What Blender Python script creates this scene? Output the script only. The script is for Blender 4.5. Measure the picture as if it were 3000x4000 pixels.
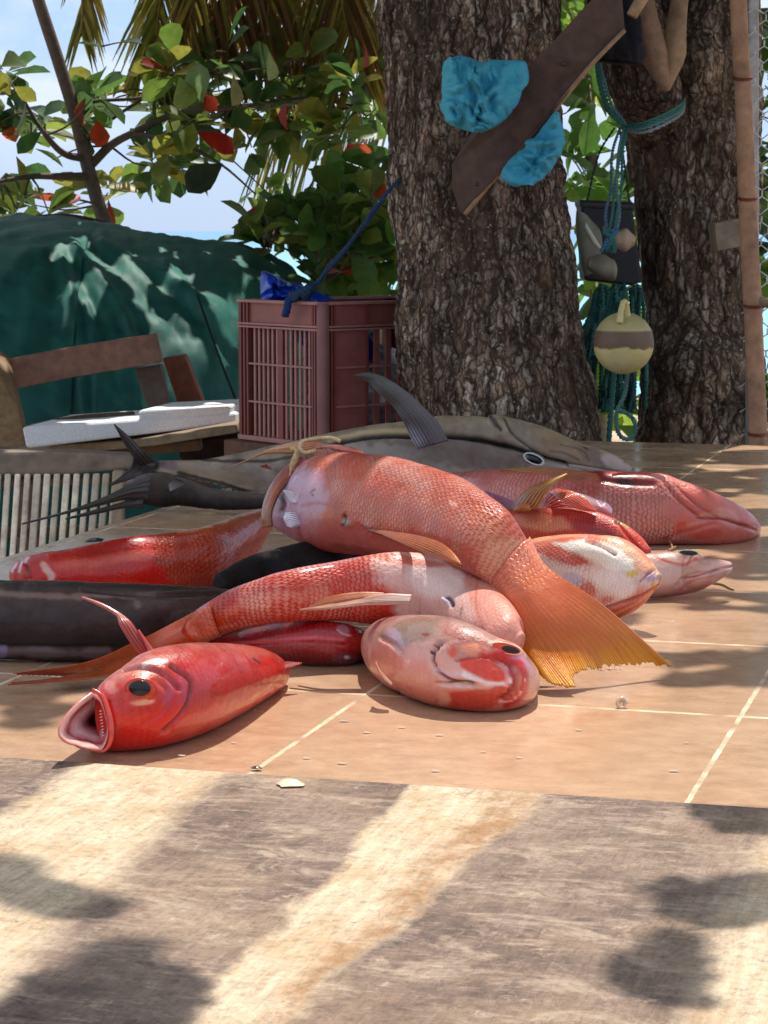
import bpy, math, random
import numpy as np
from mathutils import Vector
random.seed(7); RNG = np.random.RandomState(11)
for o in list(bpy.data.objects): bpy.data.objects.remove(o)
SC = bpy.context.scene; COL = SC.collection
R = math.radians

# ------------------------------------------------------------------ camera, sky, sun, exposure
H = 0.41                       # camera height above the tiled table (table top is z = 0)
F = 8861.0                     # focal length in photograph pixels (3000 x 4000)
PITCH = math.atan(1100.0 / F)
cam_d = bpy.data.cameras.new('camera'); cam = bpy.data.objects.new('camera', cam_d); COL.objects.link(cam)
cam.location = (0, 0, H); cam.rotation_euler = (math.pi/2 - PITCH, 0, 0)
cam_d.sensor_fit = 'VERTICAL'; cam_d.sensor_height = 36; cam_d.sensor_width = 27; cam_d.lens = F/4000*36
cam_d.clip_start = 0.05; cam_d.clip_end = 9000
cam_d.dof.use_dof = True; cam_d.dof.focus_distance = 2.15; cam_d.dof.aperture_fstop = 60
SC.camera = cam

SUN_EL, SUN_AZ = R(65), R(16)      # azimuth measured from straight ahead towards the right
SUN = np.array([math.sin(SUN_AZ)*math.cos(SUN_EL), math.cos(SUN_AZ)*math.cos(SUN_EL), math.sin(SUN_EL)])
sun_d = bpy.data.lights.new('sun', 'SUN'); sun_d.energy = 4.2; sun_d.angle = R(0.5); sun_d.color = (1.0, .95, .87)
sun = bpy.data.objects.new('sun', sun_d); COL.objects.link(sun)
sun.rotation_euler = Vector(SUN).to_track_quat('Z', 'Y').to_euler()

world = bpy.data.worlds.new('World'); SC.world = world; world.use_nodes = True
wt = world.node_tree; wt.nodes.clear()
def wn(t, **k):
    n = wt.nodes.new(t)
    for a, b in k.items(): setattr(n, a, b)
    return n
sky = wn('ShaderNodeTexSky'); sky.sky_type = 'NISHITA'; sky.sun_disc = False
sky.sun_elevation = SUN_EL; sky.sun_rotation = SUN_AZ; sky.altitude = 5; sky.air_density = 1.1; sky.dust_density = .35; sky.ozone_density = 2.2
tc = wn('ShaderNodeTexCoord'); mp = wn('ShaderNodeMapping'); mp.inputs['Scale'].default_value = (7, 7, 17); mp.inputs['Location'].default_value = (.3, .1, .25)
nz = wn('ShaderNodeTexNoise'); nz.inputs['Scale'].default_value = 1.3; nz.inputs['Detail'].default_value = 7; nz.inputs['Roughness'].default_value = .55
rmp = wn('ShaderNodeValToRGB'); rmp.color_ramp.elements[0].position = .44; rmp.color_ramp.elements[1].position = .60
sep = wn('ShaderNodeSeparateXYZ'); mr = wn('ShaderNodeMapRange'); mr.inputs[1].default_value = .012; mr.inputs[2].default_value = .045
mul = wn('ShaderNodeMath', operation='MULTIPLY'); mix = wn('ShaderNodeMixRGB'); mix.inputs[2].default_value = (5.2, 5.7, 6.8, 1)
mul2 = wn('ShaderNodeMath', operation='MULTIPLY'); mul2.inputs[1].default_value = .8
bg = wn('ShaderNodeBackground'); bg.inputs[1].default_value = .12; wo = wn('ShaderNodeOutputWorld')
L = wt.links.new
L(tc.outputs['Generated'], mp.inputs[0]); L(mp.outputs[0], nz.inputs[0]); L(nz.outputs[0], rmp.inputs[0])
L(tc.outputs['Generated'], sep.inputs[0]); L(sep.outputs[2], mr.inputs[0]); L(rmp.outputs[0], mul.inputs[0]); L(mr.outputs[0], mul.inputs[1])
L(mul.outputs[0], mul2.inputs[0]); tint = wn('ShaderNodeMixRGB'); tint.inputs[0].default_value = .8
# pale blue near the sea horizon, broken cloud, and a whiter, brighter upper sky added as fill
hi = wn('ShaderNodeMapRange'); hi.inputs[1].default_value = .10; hi.inputs[2].default_value = .40; L(sep.outputs[2], hi.inputs[0])
tc2 = wn('ShaderNodeMixRGB'); tc2.inputs[1].default_value = (2.6, 3.75, 5.9, 1); tc2.inputs[2].default_value = (5.9, 6.3, 7.0, 1); L(hi.outputs[0], tc2.inputs[0]); L(tc2.outputs[0], tint.inputs[2]); L(sky.outputs[0], tint.inputs[1]); L(mul2.outputs[0], mix.inputs[0]); L(tint.outputs[0], mix.inputs[1]); L(mix.outputs[0], bg.inputs[0]); L(bg.outputs[0], wo.inputs[0])
SC.view_settings.view_transform = 'Standard'; SC.view_settings.look = 'None'
SC.view_settings.exposure = 0.50; SC.view_settings.gamma = 1
SC.render.resolution_x = 768; SC.render.resolution_y = 1024

# ------------------------------------------------------------------ geometry helpers
CP, SP = math.cos(PITCH), math.sin(PITCH)
def PZ(x, y, Z):
    """world point seen at photo pixel x,y at distance Z along the lens axis"""
    a = (x-1500)/F*Z; b = -(y-2000)/F*Z
    return np.array([a, Z*CP + b*SP, H - Z*SP + b*CP])
def PT(x, y, z):
    """world point seen at photo pixel x,y lying at height z"""
    v = (y-2000)/F
    return PZ(x, y, (H-z)/(SP + v*CP))
def W(x, y, d): return PT(x, y, d) if d < 1.0 else PZ(x, y, d)
def proj(P):
    P = np.asarray(P); q = P - np.array([0, 0, H])
    Z = q[..., 1]*CP - q[..., 2]*SP; up = q[..., 1]*SP + q[..., 2]*CP
    return 1500 + F*q[..., 0]/Z, 2000 - F*up/Z
def lin(c):
    c = np.asarray(c, float)/255.0
    return np.where(c <= .04045, c/12.92, ((c+.055)/1.055)**2.4)
def unit(v): return v/(np.linalg.norm(v, axis=-1, keepdims=True)+1e-12)
def sm(x): x = np.clip(x, 0, 1); return x*x*(3-2*x)
def vnoise(p, seed=0):
    p = np.asarray(p, float); i = np.floor(p).astype(np.int64); f = p-i; f = f*f*(3-2*f)
    def h(a, b, c):
        n = (a*374761393 + b*668265263 + c*2147483647 + seed*144665) & 0xffffffff
        n = ((n ^ (n >> 13))*1274126177) & 0xffffffff
        return ((n ^ (n >> 16)) & 0xffff)/65535.0
    x, y, z = i[..., 0], i[..., 1], i[..., 2]; fx, fy, fz = f[..., 0], f[..., 1], f[..., 2]
    r = 0
    for dx in (0, 1):
        for dy in (0, 1):
            for dz in (0, 1):
                r = r + h(x+dx, y+dy, z+dz)*(fx if dx else 1-fx)*(fy if dy else 1-fy)*(fz if dz else 1-fz)
    return r
def fbm(p, seed=0, oc=4):
    p = np.asarray(p, float); s = 0; a = .5; t = 0
    for k in range(oc): s = s + a*vnoise(p*2**k, seed+k*7); t += a; a *= .5
    return s/t
def catmull(pts, n):
    pts = np.asarray(pts, float); d = np.r_[0, np.cumsum(np.linalg.norm(np.diff(pts[:, :3], axis=0), axis=1)+1e-9)]
    t = np.linspace(0, d[-1], n); m = np.zeros_like(pts)
    m[1:-1] = (pts[2:]-pts[:-2])/(d[2:]-d[:-2])[:, None]; m[0] = (pts[1]-pts[0])/(d[1]-d[0]); m[-1] = (pts[-1]-pts[-2])/(d[-1]-d[-2])
    k = np.clip(np.searchsorted(d, t, side='right')-1, 0, len(d)-2); h = (d[k+1]-d[k]); s = (t-d[k])/h
    s = s[:, None]; h = h[:, None]
    return (2*s**3-3*s**2+1)*pts[k] + (s**3-2*s**2+s)*h*m[k] + (-2*s**3+3*s**2)*pts[k+1] + (s**3-s**2)*h*m[k+1]
def mesh_obj(name, V, Fc, mat=None, parent=None, col=None, uv=None, smooth=True):
    me = bpy.data.meshes.new(name); me.from_pydata([tuple(v) for v in np.asarray(V, float).tolist()], [], Fc if isinstance(Fc, list) else Fc.tolist())
    if smooth: me.polygons.foreach_set('use_smooth', [True]*len(me.polygons))
    if col is not None:
        a = me.color_attributes.new('Col', 'FLOAT_COLOR', 'POINT'); c = np.ones((len(V), 4)); c[:, :col.shape[1]] = col; a.data.foreach_set('color', c.ravel())
    if uv is not None:
        ul = me.uv_layers.new(name='UVMap'); idx = np.empty(len(me.loops), dtype=np.int32); me.loops.foreach_get('vertex_index', idx)
        ul.data.foreach_set('uv', np.asarray(uv, float)[idx].ravel())
    if mat: me.materials.append(mat)
    me.update(); o = bpy.data.objects.new(name, me); COL.objects.link(o)
    if parent: o.parent = parent
    return o
def tag(o, label=None, cat=None, group=None, kind=None):
    if label: o['label'] = label
    if cat: o['category'] = cat
    if group: o['group'] = group
    if kind: o['kind'] = kind
    return o
def thing(name, label, cat, group=None):
    o = bpy.data.objects.new(name, None); o.empty_display_size = .05; COL.objects.link(o); return tag(o, label, cat, group)
class MB:
    def __init__(s): s.V = []; s.F = []; s.n = 0; s.C = []
    def add(s, V, Fc, c=None):
        V = np.asarray(V, float); s.V.append(V); s.F += [[i+s.n for i in f] for f in Fc]; s.n += len(V)
        s.C.append(np.tile(lin(c) if c is not None else np.array([.5, .5, .5]), (len(V), 1)) if c is None or np.ndim(c) == 1 else c)
    def box(s, o, ax, ay, az, c=None, bev=0):
        o, ax, ay, az = [np.asarray(q, float) for q in (o, ax, ay, az)]
        s.add([o, o+ax, o+ax+ay, o+ay, o+az, o+ax+az, o+ax+ay+az, o+ay+az], [[0, 3, 2, 1], [4, 5, 6, 7], [0, 1, 5, 4], [1, 2, 6, 5], [2, 3, 7, 6], [3, 0, 4, 7]], c)
    def prism(s, poly, ext, c=None):
        P = np.asarray(poly, float); n = len(P); e = np.asarray(ext, float)
        s.add(np.r_[P, P+e], [list(range(n))[::-1], list(range(n, 2*n))]+[[i, (i+1) % n, (i+1) % n+n, i+n] for i in range(n)], c)
    def tube(s, pts, r, n=8, c=None, m=None, twist=0):
        pts = np.asarray(pts, float); m = m or max(4, len(pts)*5); P = catmull(pts, m); r = np.interp(np.linspace(0, 1, m), np.linspace(0, 1, len(np.atleast_1d(r))), np.atleast_1d(r))
        T = unit(np.gradient(P, axis=0)); up = np.array([0, 0, 1.]) if abs(T[0, 2]) < .9 else np.array([1., 0, 0])
        N = unit(np.cross(T, up)); Bn = np.cross(T, N); a = np.linspace(0, 2*math.pi, n, endpoint=False)
        ring = P[:, None] + r[:, None, None]*(np.cos(a+0)[None, :, None]*N[:, None]+np.sin(a)[None, :, None]*Bn[:, None])
        V = ring.reshape(-1, 3); Fc = [[i*n+j, i*n+(j+1) % n, (i+1)*n+(j+1) % n, (i+1)*n+j] for i in range(m-1) for j in range(n)]
        Fc += [list(range(n))[::-1], [(m-1)*n+j for j in range(n)]]; s.add(V, Fc, c)
    def build(s, name, mat, parent=None, smooth=False, bevel=0):
        o = mesh_obj(name, np.concatenate(s.V), s.F, mat, parent, np.concatenate(s.C), None, smooth)
        if bevel:
            b = o.modifiers.new('bevel', 'BEVEL'); b.width = bevel; b.segments = 2; b.limit_method = 'ANGLE'
        return o

# ------------------------------------------------------------------ material helper
class M:
    def __init__(s, name):
        s.m = bpy.data.materials.new(name); s.m.use_nodes = True; s.t = s.m.node_tree; s.p = s.t.nodes['Principled BSDF']; s.out = s.t.nodes['Material Output']
    def n(s, t, ins=None, **k):
        n = s.t.nodes.new(t)
        for a, b in k.items(): setattr(n, a, b)
        for a, b in (ins or {}).items():
            if isinstance(b, bpy.types.NodeSocket): s.t.links.new(b, n.inputs[a])
            else: n.inputs[a].default_value = b
        return n
    def co(s, kind='Object'): return s.n('ShaderNodeTexCoord').outputs[kind]
    def map(s, v, sc=(1, 1, 1), rot=(0, 0, 0), loc=(0, 0, 0)): return s.n('ShaderNodeMapping', {0: v, 'Scale': sc, 'Rotation': rot, 'Location': loc}).outputs[0]
    def noise(s, v, sc, det=5, ro=.55, dis=0): return s.n('ShaderNodeTexNoise', {'Vector': v, 'Scale': sc, 'Detail': det, 'Roughness': ro, 'Distortion': dis}).outputs[0]
    def ramp(s, f, stops):
        r = s.n('ShaderNodeValToRGB', {0: f}); e = r.color_ramp.elements
        while len(e) < len(stops): e.new(.5)
        for k, (p, c) in enumerate(stops):
            e[k].position = p; c = (c, c, c) if np.isscalar(c) else tuple(lin(c)); e[k].color = (*c, 1)
        return r.outputs[0]
    def mix(s, f, a, b, mode='MIX'):
        def cv(c): return c if isinstance(c, bpy.types.NodeSocket) else (*tuple(lin(c)), 1)
        return s.n('ShaderNodeMixRGB', {0: f, 1: cv(a), 2: cv(b)}, blend_type=mode).outputs[0]
    def math(s, op, a, b=0, c=0): return s.n('ShaderNodeMath', {0: a, 1: b, 2: c}, operation=op).outputs[0]
    def attr(s, which='Color'): return s.n('ShaderNodeAttribute', attribute_name='Col').outputs[which]
    def set(s, **k):
        for a, b in k.items():
            key = {'color': 'Base Color', 'rough': 'Roughness', 'metal': 'Metallic', 'coat': 'Coat Weight', 'coatr': 'Coat Roughness', 'sss': 'Subsurface Weight', 'spec': 'Specular IOR Level', 'sheen': 'Sheen Weight', 'alpha': 'Alpha', 'ior': 'IOR', 'trans': 'Transmission Weight'}[a]
            if isinstance(b, bpy.types.NodeSocket): s.t.links.new(b, s.p.inputs[key])
            elif a == 'color': s.p.inputs[key].default_value = (*tuple(lin(b)), 1)
            else: s.p.inputs[key].default_value = b
        return s
    def bump(s, h, st=.3, d=.002, prev=None):
        b = s.n('ShaderNodeBump', {'Height': h, 'Strength': st, 'Distance': d})
        if prev: s.t.links.new(prev, b.inputs['Normal'])
        s.t.links.new(b.outputs[0], s.p.inputs['Normal']); return b.outputs[0]
    def leafy(s, colsock, f=.45):
        tr = s.n('ShaderNodeBsdfTranslucent', {'Color': colsock}); mx = s.n('ShaderNodeMixShader', {0: f, 1: s.p.outputs[0], 2: tr.outputs[0]})
        s.t.links.new(mx.outputs[0], s.out.inputs[0])

# ---- fish skin: colours come from the painted attribute, scales from a diamond lattice in the skin's own UV
def fish_mat(name, line=(150, 45, 30), net=.7, rough=.34, coat=.4, size=1.0, spark=0.15, cell=(255, 225, 205)):
    m = M(name); c = m.attr(); a = m.attr('Alpha'); uv = m.co('UV')
    wob = m.n('ShaderNodeVectorMath', {0: m.n('ShaderNodeTexNoise', {'Vector': uv, 'Scale': .33, 'Detail': 3}).outputs[1], 1: (.9, .9, 0)}, operation='MULTIPLY').outputs[0]
    v = m.n('ShaderNodeVectorMath', {0: m.map(uv, sc=(size*.50, size*.80, 1)), 1: wob}, operation='ADD').outputs[0]; xy = m.n('ShaderNodeSeparateXYZ', {0: v}); X_, Y_ = xy.outputs[0], xy.outputs[1]
    def edge_(dx, dy):      # distance past the last free scale edge in one set of shingled rows
        fy = m.math('SUBTRACT', m.math('FRACT', m.math('ADD', Y_, dy)), .5); q = m.math('SQRT', m.math('SUBTRACT', .49, m.math('MULTIPLY', fy, fy)))
        return m.math('FRACT', m.math('SUBTRACT', m.math('SUBTRACT', X_, dx), q))
    g = m.math('MINIMUM', edge_(0.0, .5), edge_(.5, 0.0))
    ln = m.ramp(g, [(0.0, 1.0), (.06, .9), (.14, 0.0)])
    idn = m.n('ShaderNodeTexWhiteNoise', {'Vector': m.n('ShaderNodeVectorMath', {0: v}, operation='FLOOR').outputs[0]}).outputs[0]
    var = m.ramp(m.noise(m.co(), 45, 4), [(.35, 0.35), (.65, 1.0)])
    s1 = m.math('MULTIPLY', m.math('MULTIPLY', ln, a), m.math('MULTIPLY', var, net))
    lite = m.math('MULTIPLY', m.math('MULTIPLY', m.ramp(g, [(.16, 0.0), (.32, 1.0), (.48, .6)]), a), m.math('MULTIPLY', m.ramp(m.noise(m.co(), 30, 3), [(.4, 0.1), (.7, .8)]), .42))
    blot = m.ramp(m.noise(m.co(), 70, 6, .65), [(.3, .82), (.72, 1.0)])
    cc = m.mix(.8, c, blot, 'MULTIPLY'); cc = m.mix(m.math('MULTIPLY', m.math('MULTIPLY', idn, .22), a), cc, line)
    cc = m.mix(lite, cc, cell); cc = m.mix(s1, cc, line)
    m.set(color=cc, coat=coat*.7, coatr=.10, sss=.03, spec=.35)
    m.p.inputs['Subsurface Radius'].default_value = (.006, .003, .002); m.p.inputs['Subsurface Scale'].default_value = 1.0
    m.set(rough=m.ramp(m.noise(m.co(), 50, 6, .7), [(.34, rough*.6), (.66, min(1, rough*1.9))]))
    hgt = m.math('MULTIPLY', m.math('SUBTRACT', g, m.math('MULTIPLY', ln, .4)), a)
    b1 = m.bump(hgt, .7, .0022)
    b2 = m.bump(m.noise(m.co(), 90, 7, .68), .5, .0022, b1)
    # fine streaks that run across the skin
    st = m.noise(m.map(uv, sc=(2.5, .9, 1)), 2.0, 4)
    m.bump(st, .12, .001, b2)
    return m.m
MAT = {}
MAT['snapper'] = fish_mat('snapper_skin', line=(196, 92, 66), net=.85, size=1.0)
MAT['pinkfish'] = fish_mat('pink_skin', line=(190, 72, 66), net=.9, cell=(255, 225, 215))
MAT['redfish'] = fish_mat('red_skin', line=(176, 30, 14), net=.4, rough=.24, coat=.6, cell=(232, 150, 104))
MAT['whitescale'] = fish_mat('orange_skin_pale_scales', line=(190, 48, 20), net=.55, cell=(255, 226, 205))
_f = M; MAT['tailskin'] = fish_mat('tail_skin', line=(196, 92, 66), net=.85, rough=.3, coat=.5)
MAT['smooth'] = fish_mat('smooth_wet_skin', line=(150, 40, 30), net=.3, rough=.3, coat=.75, size=1.5)
MAT['grey'] = fish_mat('grey_skin', line=(60, 50, 46), net=.2, rough=.42, coat=.3, size=2.2, cell=(190, 176, 160))
MAT['dark'] = fish_mat('dark_matt_skin', line=(20, 16, 14), net=.2, rough=.7, coat=0, size=2.2, cell=(50, 42, 38))
def fin_mat(name, f=.35, rough=.35):
    m = M(name); c = m.attr(); blot = m.ramp(m.noise(m.co(), 80, 5), [(.3, .7), (.7, 1.0)])
    cc = m.mix(.8, c, blot, 'MULTIPLY'); m.set(color=cc, rough=rough, coat=.5, coatr=.15); m.bump(m.noise(m.co(), 150, 4), .2, .001); m.leafy(cc, f); return m.m
MAT['fin'] = fin_mat('fin_membrane'); MAT['darkfin'] = fin_mat('dark_fin', .03, .5)
m = M('eye_glossy'); m.set(color=m.attr(), rough=.12, coat=.35, coatr=.03, spec=.3); MAT['eye'] = m.m
m = M('flesh'); c = m.attr(); m.set(color=m.mix(.7, c, m.ramp(m.noise(m.co(), 120, 5), [(.3, .6), (.7, 1.0)]), 'MULTIPLY'), rough=.22, coat=.8, sss=.1); m.p.inputs['Subsurface Radius'].default_value = (.006, .002, .001)
m.bump(m.noise(m.co(), 140, 4), .35, .0015); MAT['flesh'] = m.m

# ---- generic vertex-coloured rough stuff
def stuff_mat(name, rough=.7, nsc=60, lo=.6, bst=.3, bd=.002, coat=0, stretch=(1, 1, 1), spec=.5, tr=0):
    m = M(name); v = m.map(m.co(), sc=stretch); nz_ = m.noise(v, nsc, 6, .62)
    c = m.mix(1, m.attr(), m.ramp(nz_, [(.28, lo), (.72, 1.1)]), 'MULTIPLY'); m.set(color=c, rough=rough, coat=coat, spec=spec); m.bump(nz_, bst, bd)
    if tr: m.leafy(c, tr)
    return m.m
MAT['plastic'] = stuff_mat('old_plastic', .5, 25, .78, .12, .001)
MAT['rope'] = stuff_mat('rope', .85, 250, .5, .8, .002)
MAT['foam'] = stuff_mat('styrofoam', .8, 180, .85, .25, .001)
MAT['oldwood'] = stuff_mat('old_wood', .75, 30, .45, .5, .003, stretch=(1, 1, 1))
MAT['cloth'] = stuff_mat('cloth', .9, 350, .88, .25, .001, tr=.12)
MAT['tarp'] = stuff_mat('tarp', .6, 7, .6, .25, .01, coat=0, spec=.3, tr=.1)
MAT['bag'] = stuff_mat('plastic_bag', .3, 30, .7, .3, .003, coat=.3, tr=.25)
MAT['wire'] = stuff_mat('galvanised_wire', .5, 60, .7, .1, .001)

# ------------------------------------------------------------------ setting: ground, sea
GZ = -.82
m = M('sand'); n1 = m.noise(m.co(), 1.3, 8, .65); m.set(color=m.ramp(n1, [(.3, (120, 104, 84)), (.7, (190, 172, 140))]), rough=.95); m.bump(m.noise(m.co(), 25, 6), .6, .02)
xs = np.linspace(-1, 1, 60); xs = np.sign(xs)*np.abs(xs)**3*3500; ys = np.r_[np.linspace(-6, 18, 60), np.linspace(19, 40, 20), np.array([60, 120, 400, 1500, 4500, 7500])]
X, Y = np.meshgrid(xs, ys, indexing='ij'); Zg = GZ - .06*fbm(np.stack([X, Y, 0*X], -1)*.7, 3)*np.exp(-np.abs(X)/60) - sm((Y-17)/9)*2.5 - sm((Y-30)/200)*4
nx, ny = X.shape
gf = [[i*ny+j, (i+1)*ny+j, (i+1)*ny+j+1, i*ny+j+1] for i in range(nx-1) for j in range(ny-1)]
tag(mesh_obj('ground', np.stack([X, Y, Zg], -1).reshape(-1, 3), gf, m.m), kind='structure')
m = M('sea_water'); far = m.n('ShaderNodeMapRange', {0: m.n('ShaderNodeSeparateXYZ', {0: m.co()}).outputs[1], 1: 30.0, 2: 500.0}).outputs[0]
m.set(color=m.mix(far, (120, 185, 200), (40, 120, 165)), rough=.22); m.bump(m.noise(m.map(m.co(), sc=(.5, 1, 1)), 1.6, 6), .35, .15)
tag(mesh_obj('sea', [(-4500, 17.5, GZ-1.0), (4500, 17.5, GZ-1.0), (4500, 7000, GZ-1.0), (-4500, 7000, GZ-1.0)], [[0, 1, 2, 3]], m.m), kind='structure')

# ------------------------------------------------------------------ table: tile frame of reference from three grout crossings
G1, G2 = PT(1428, 2713, 0), PT(2893, 2799, 0)
bx = unit((G2-G1)[:2]); ax_ = np.array([-bx[1], bx[0]]); TILE = float(np.linalg.norm((G2-G1)[:2])); YAW = math.atan2(bx[1], bx[0])
def loc(p): d = p[:2]-G1[:2]; return np.array([d@bx, d@ax_])
def glob(u, v, z=0): q = G1[:2]+u*bx+v*ax_; return np.array([q[0], q[1], z])
u_left = loc(PT(0, 2179, 0))[0]; v_back = loc(PT(2500, 1727, 0))[1]; v_front = loc(PT(1500, 3067, 0))[1]
print('TILE', TILE, 'yaw', math.degrees(YAW), 'uleft', u_left, 'vback', v_back, 'vfront', v_front, 'row2', loc(PT(2480, 2500, 0)), 'row3', loc(PT(2885, 2309, 0)))
ROW = float(loc(PT(2480, 2500, 0))[1])
def slab_local(name, u0, v0, u1, v1, z0, z1, mat, parent=None, bevel=.003, nu=1):
    mb = MB(); mb.box((u0, v0, z0), (u1-u0, 0, 0), (0, v1-v0, 0), (0, 0, z1-z0)); o = mb.build(name, mat, parent, bevel=bevel); return o
tb = thing('tiled_table', 'long outdoor table topped with brown ceramic tiles under the fish pile', 'table'); tb.location = (G1[0], G1[1], 0); tb.rotation_euler = (0, 0, YAW)
m = M('brown_tile'); c3 = m.co(); sx = m.n('ShaderNodeSeparateXYZ', {0: c3})
def gridline(s, per, wdt):
    a = m.math('ABSOLUTE', m.math('SUBTRACT', m.math('FRACT', m.math('ADD', m.math('DIVIDE', s, per), .5)), .5)); return m.math('LESS_THAN', a, wdt/per)
wob = m.math('MULTIPLY', m.math('SUBTRACT', m.noise(c3, 60, 3), .5), .0022)
gx = gridline(m.math('ADD', sx.outputs[0], wob), TILE, .0021); gy = gridline(m.math('ADD', sx.outputs[1], wob), ROW, .0030)
gr = m.math('MAXIMUM', gx, gy)
fine = m.noise(m.map(c3, sc=(1, 1.3, 1)), 34, 7, .7); big = m.noise(c3, 5, 4)
tile = m.mix(m.ramp(fine, [(.35, 0.0), (.68, 1.0)]), (164, 130, 102), (196, 162, 130))
tile = m.mix(m.ramp(big, [(.35, 0.0), (.7, .55)]), tile, (182, 146, 118))
tile = m.mix(m.ramp(m.noise(m.map(c3, sc=(1, 2.5, 1)), 130, 4, .7), [(.60, 0.0), (.72, .6)]), tile, (160, 122, 98))
tile = m.mix(m.ramp(m.noise(c3, 190, 3, .6), [(.70, 0.0), (.76, .7)]), tile, (240, 214, 180))
tile = m.mix(m.ramp(m.noise(c3, 7, 6, .7), [(.60, 0.0), (.72, .3)]), tile, (176, 92, 70)); tile = m.mix(m.ramp(m.noise(c3, 3.5, 7, .72), [(.34, .35), (.48, 0.0)]), tile, (132, 98, 74))
grc = m.mix(m.ramp(m.noise(c3, 18, 5), [(.4, 0.0), (.62, 1.0)]), (216, 194, 162), (150, 122, 96))
m.set(color=m.mix(gr, tile, grc)); m.set(rough=m.n('ShaderNodeMixRGB', {0: gr, 1: m.ramp(m.noise(c3, 9, 5), [(.35, .13), (.65, .32)]), 2: (.8, .8, .8, 1)}).outputs[0], spec=.5)
b = m.bump(m.math('SUBTRACT', 1.0, gr), .5, .0012); m.bump(m.noise(c3, 40, 4), .06, .001, b)
slab_local('table_top', u_left, v_front, 2.3, v_back, -.03, 0, m.m, tb, bevel=.004)
m2 = stuff_mat('table_frame', .8, 20, .5, .4, .003)
for (u, v) in ((u_left+.12, v_front+.2), (u_left+.12, v_back-.15), (2.1, v_front+.2), (2.1, v_back-.15)):
    mb = MB(); mb.box((u-.04, v-.04, GZ-.05), (.08, 0, 0), (0, .08, 0), (0, 0, -.03-GZ+.048), (110, 90, 70)); mb.build('leg', m2, tb, bevel=.004)
mb = MB(); mb.box((u_left+.06, v_front+.1, -.12), (2.1-u_left, 0, 0), (0, .04, 0), (0, 0, .088), (120, 98, 76)); mb.build('rail', m2, tb, bevel=.003); mb = MB(); mb.box((u_left+.06, v_back-.12, -.12), (2.1-u_left, 0, 0), (0, .04, 0), (0, 0, .088), (120, 98, 76)); mb.build('rail', m2, tb, bevel=.003)

# wooden board in front: bare cream wood with grey-brown weathered bands that run away from the camera
m = M('weathered_wood'); c3 = m.co(); s3 = m.n('ShaderNodeSeparateXYZ', {0: c3})
tilt = (0, 0, -.08)
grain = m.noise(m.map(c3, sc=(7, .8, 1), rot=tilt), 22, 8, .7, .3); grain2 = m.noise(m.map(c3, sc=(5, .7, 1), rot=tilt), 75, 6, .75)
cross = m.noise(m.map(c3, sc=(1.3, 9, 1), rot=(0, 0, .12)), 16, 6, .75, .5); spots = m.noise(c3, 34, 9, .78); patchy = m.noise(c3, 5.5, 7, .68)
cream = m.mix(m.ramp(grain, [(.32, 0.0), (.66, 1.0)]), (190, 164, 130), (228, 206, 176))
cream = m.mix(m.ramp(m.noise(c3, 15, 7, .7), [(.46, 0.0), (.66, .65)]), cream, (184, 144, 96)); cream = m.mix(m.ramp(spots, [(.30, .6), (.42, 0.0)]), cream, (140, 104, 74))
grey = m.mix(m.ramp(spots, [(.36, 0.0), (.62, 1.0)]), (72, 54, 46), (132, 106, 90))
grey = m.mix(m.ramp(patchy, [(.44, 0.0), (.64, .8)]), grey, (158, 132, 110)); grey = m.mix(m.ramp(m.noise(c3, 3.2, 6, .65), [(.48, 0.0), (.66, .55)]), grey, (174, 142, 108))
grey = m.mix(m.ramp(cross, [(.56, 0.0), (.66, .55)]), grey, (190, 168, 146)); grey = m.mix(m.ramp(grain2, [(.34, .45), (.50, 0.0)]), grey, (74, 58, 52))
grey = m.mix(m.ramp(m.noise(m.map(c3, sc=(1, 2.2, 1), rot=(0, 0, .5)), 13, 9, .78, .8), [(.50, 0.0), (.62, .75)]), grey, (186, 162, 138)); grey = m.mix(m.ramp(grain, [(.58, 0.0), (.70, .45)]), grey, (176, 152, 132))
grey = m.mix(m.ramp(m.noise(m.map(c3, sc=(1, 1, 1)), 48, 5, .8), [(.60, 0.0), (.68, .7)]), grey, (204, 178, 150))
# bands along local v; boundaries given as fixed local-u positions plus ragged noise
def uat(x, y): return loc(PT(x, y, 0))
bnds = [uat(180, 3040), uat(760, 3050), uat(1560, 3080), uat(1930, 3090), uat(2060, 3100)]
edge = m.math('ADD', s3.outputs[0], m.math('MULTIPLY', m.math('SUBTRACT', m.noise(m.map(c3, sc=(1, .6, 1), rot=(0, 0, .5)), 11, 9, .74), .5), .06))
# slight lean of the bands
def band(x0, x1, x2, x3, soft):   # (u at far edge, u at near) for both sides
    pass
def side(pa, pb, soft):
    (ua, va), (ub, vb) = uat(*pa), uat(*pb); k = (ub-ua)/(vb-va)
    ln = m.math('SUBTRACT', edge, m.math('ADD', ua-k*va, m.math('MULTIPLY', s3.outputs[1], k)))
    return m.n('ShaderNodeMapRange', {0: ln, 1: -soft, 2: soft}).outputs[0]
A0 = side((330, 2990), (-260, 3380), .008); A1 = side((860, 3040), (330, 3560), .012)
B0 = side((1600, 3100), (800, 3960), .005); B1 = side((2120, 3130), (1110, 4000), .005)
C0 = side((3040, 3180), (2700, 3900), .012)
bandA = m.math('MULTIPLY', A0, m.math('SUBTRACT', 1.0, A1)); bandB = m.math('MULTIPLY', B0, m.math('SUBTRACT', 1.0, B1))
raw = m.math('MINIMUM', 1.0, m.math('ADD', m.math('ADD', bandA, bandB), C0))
gold = m.math('MULTIPLY', m.math('MULTIPLY', side((1930, 3110), (1060, 3960), .008), m.math('SUBTRACT', 1.0, B1)), m.ramp(m.noise(c3, 30, 6, .7), [(.35, .3), (.6, 1.0)]))
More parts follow.
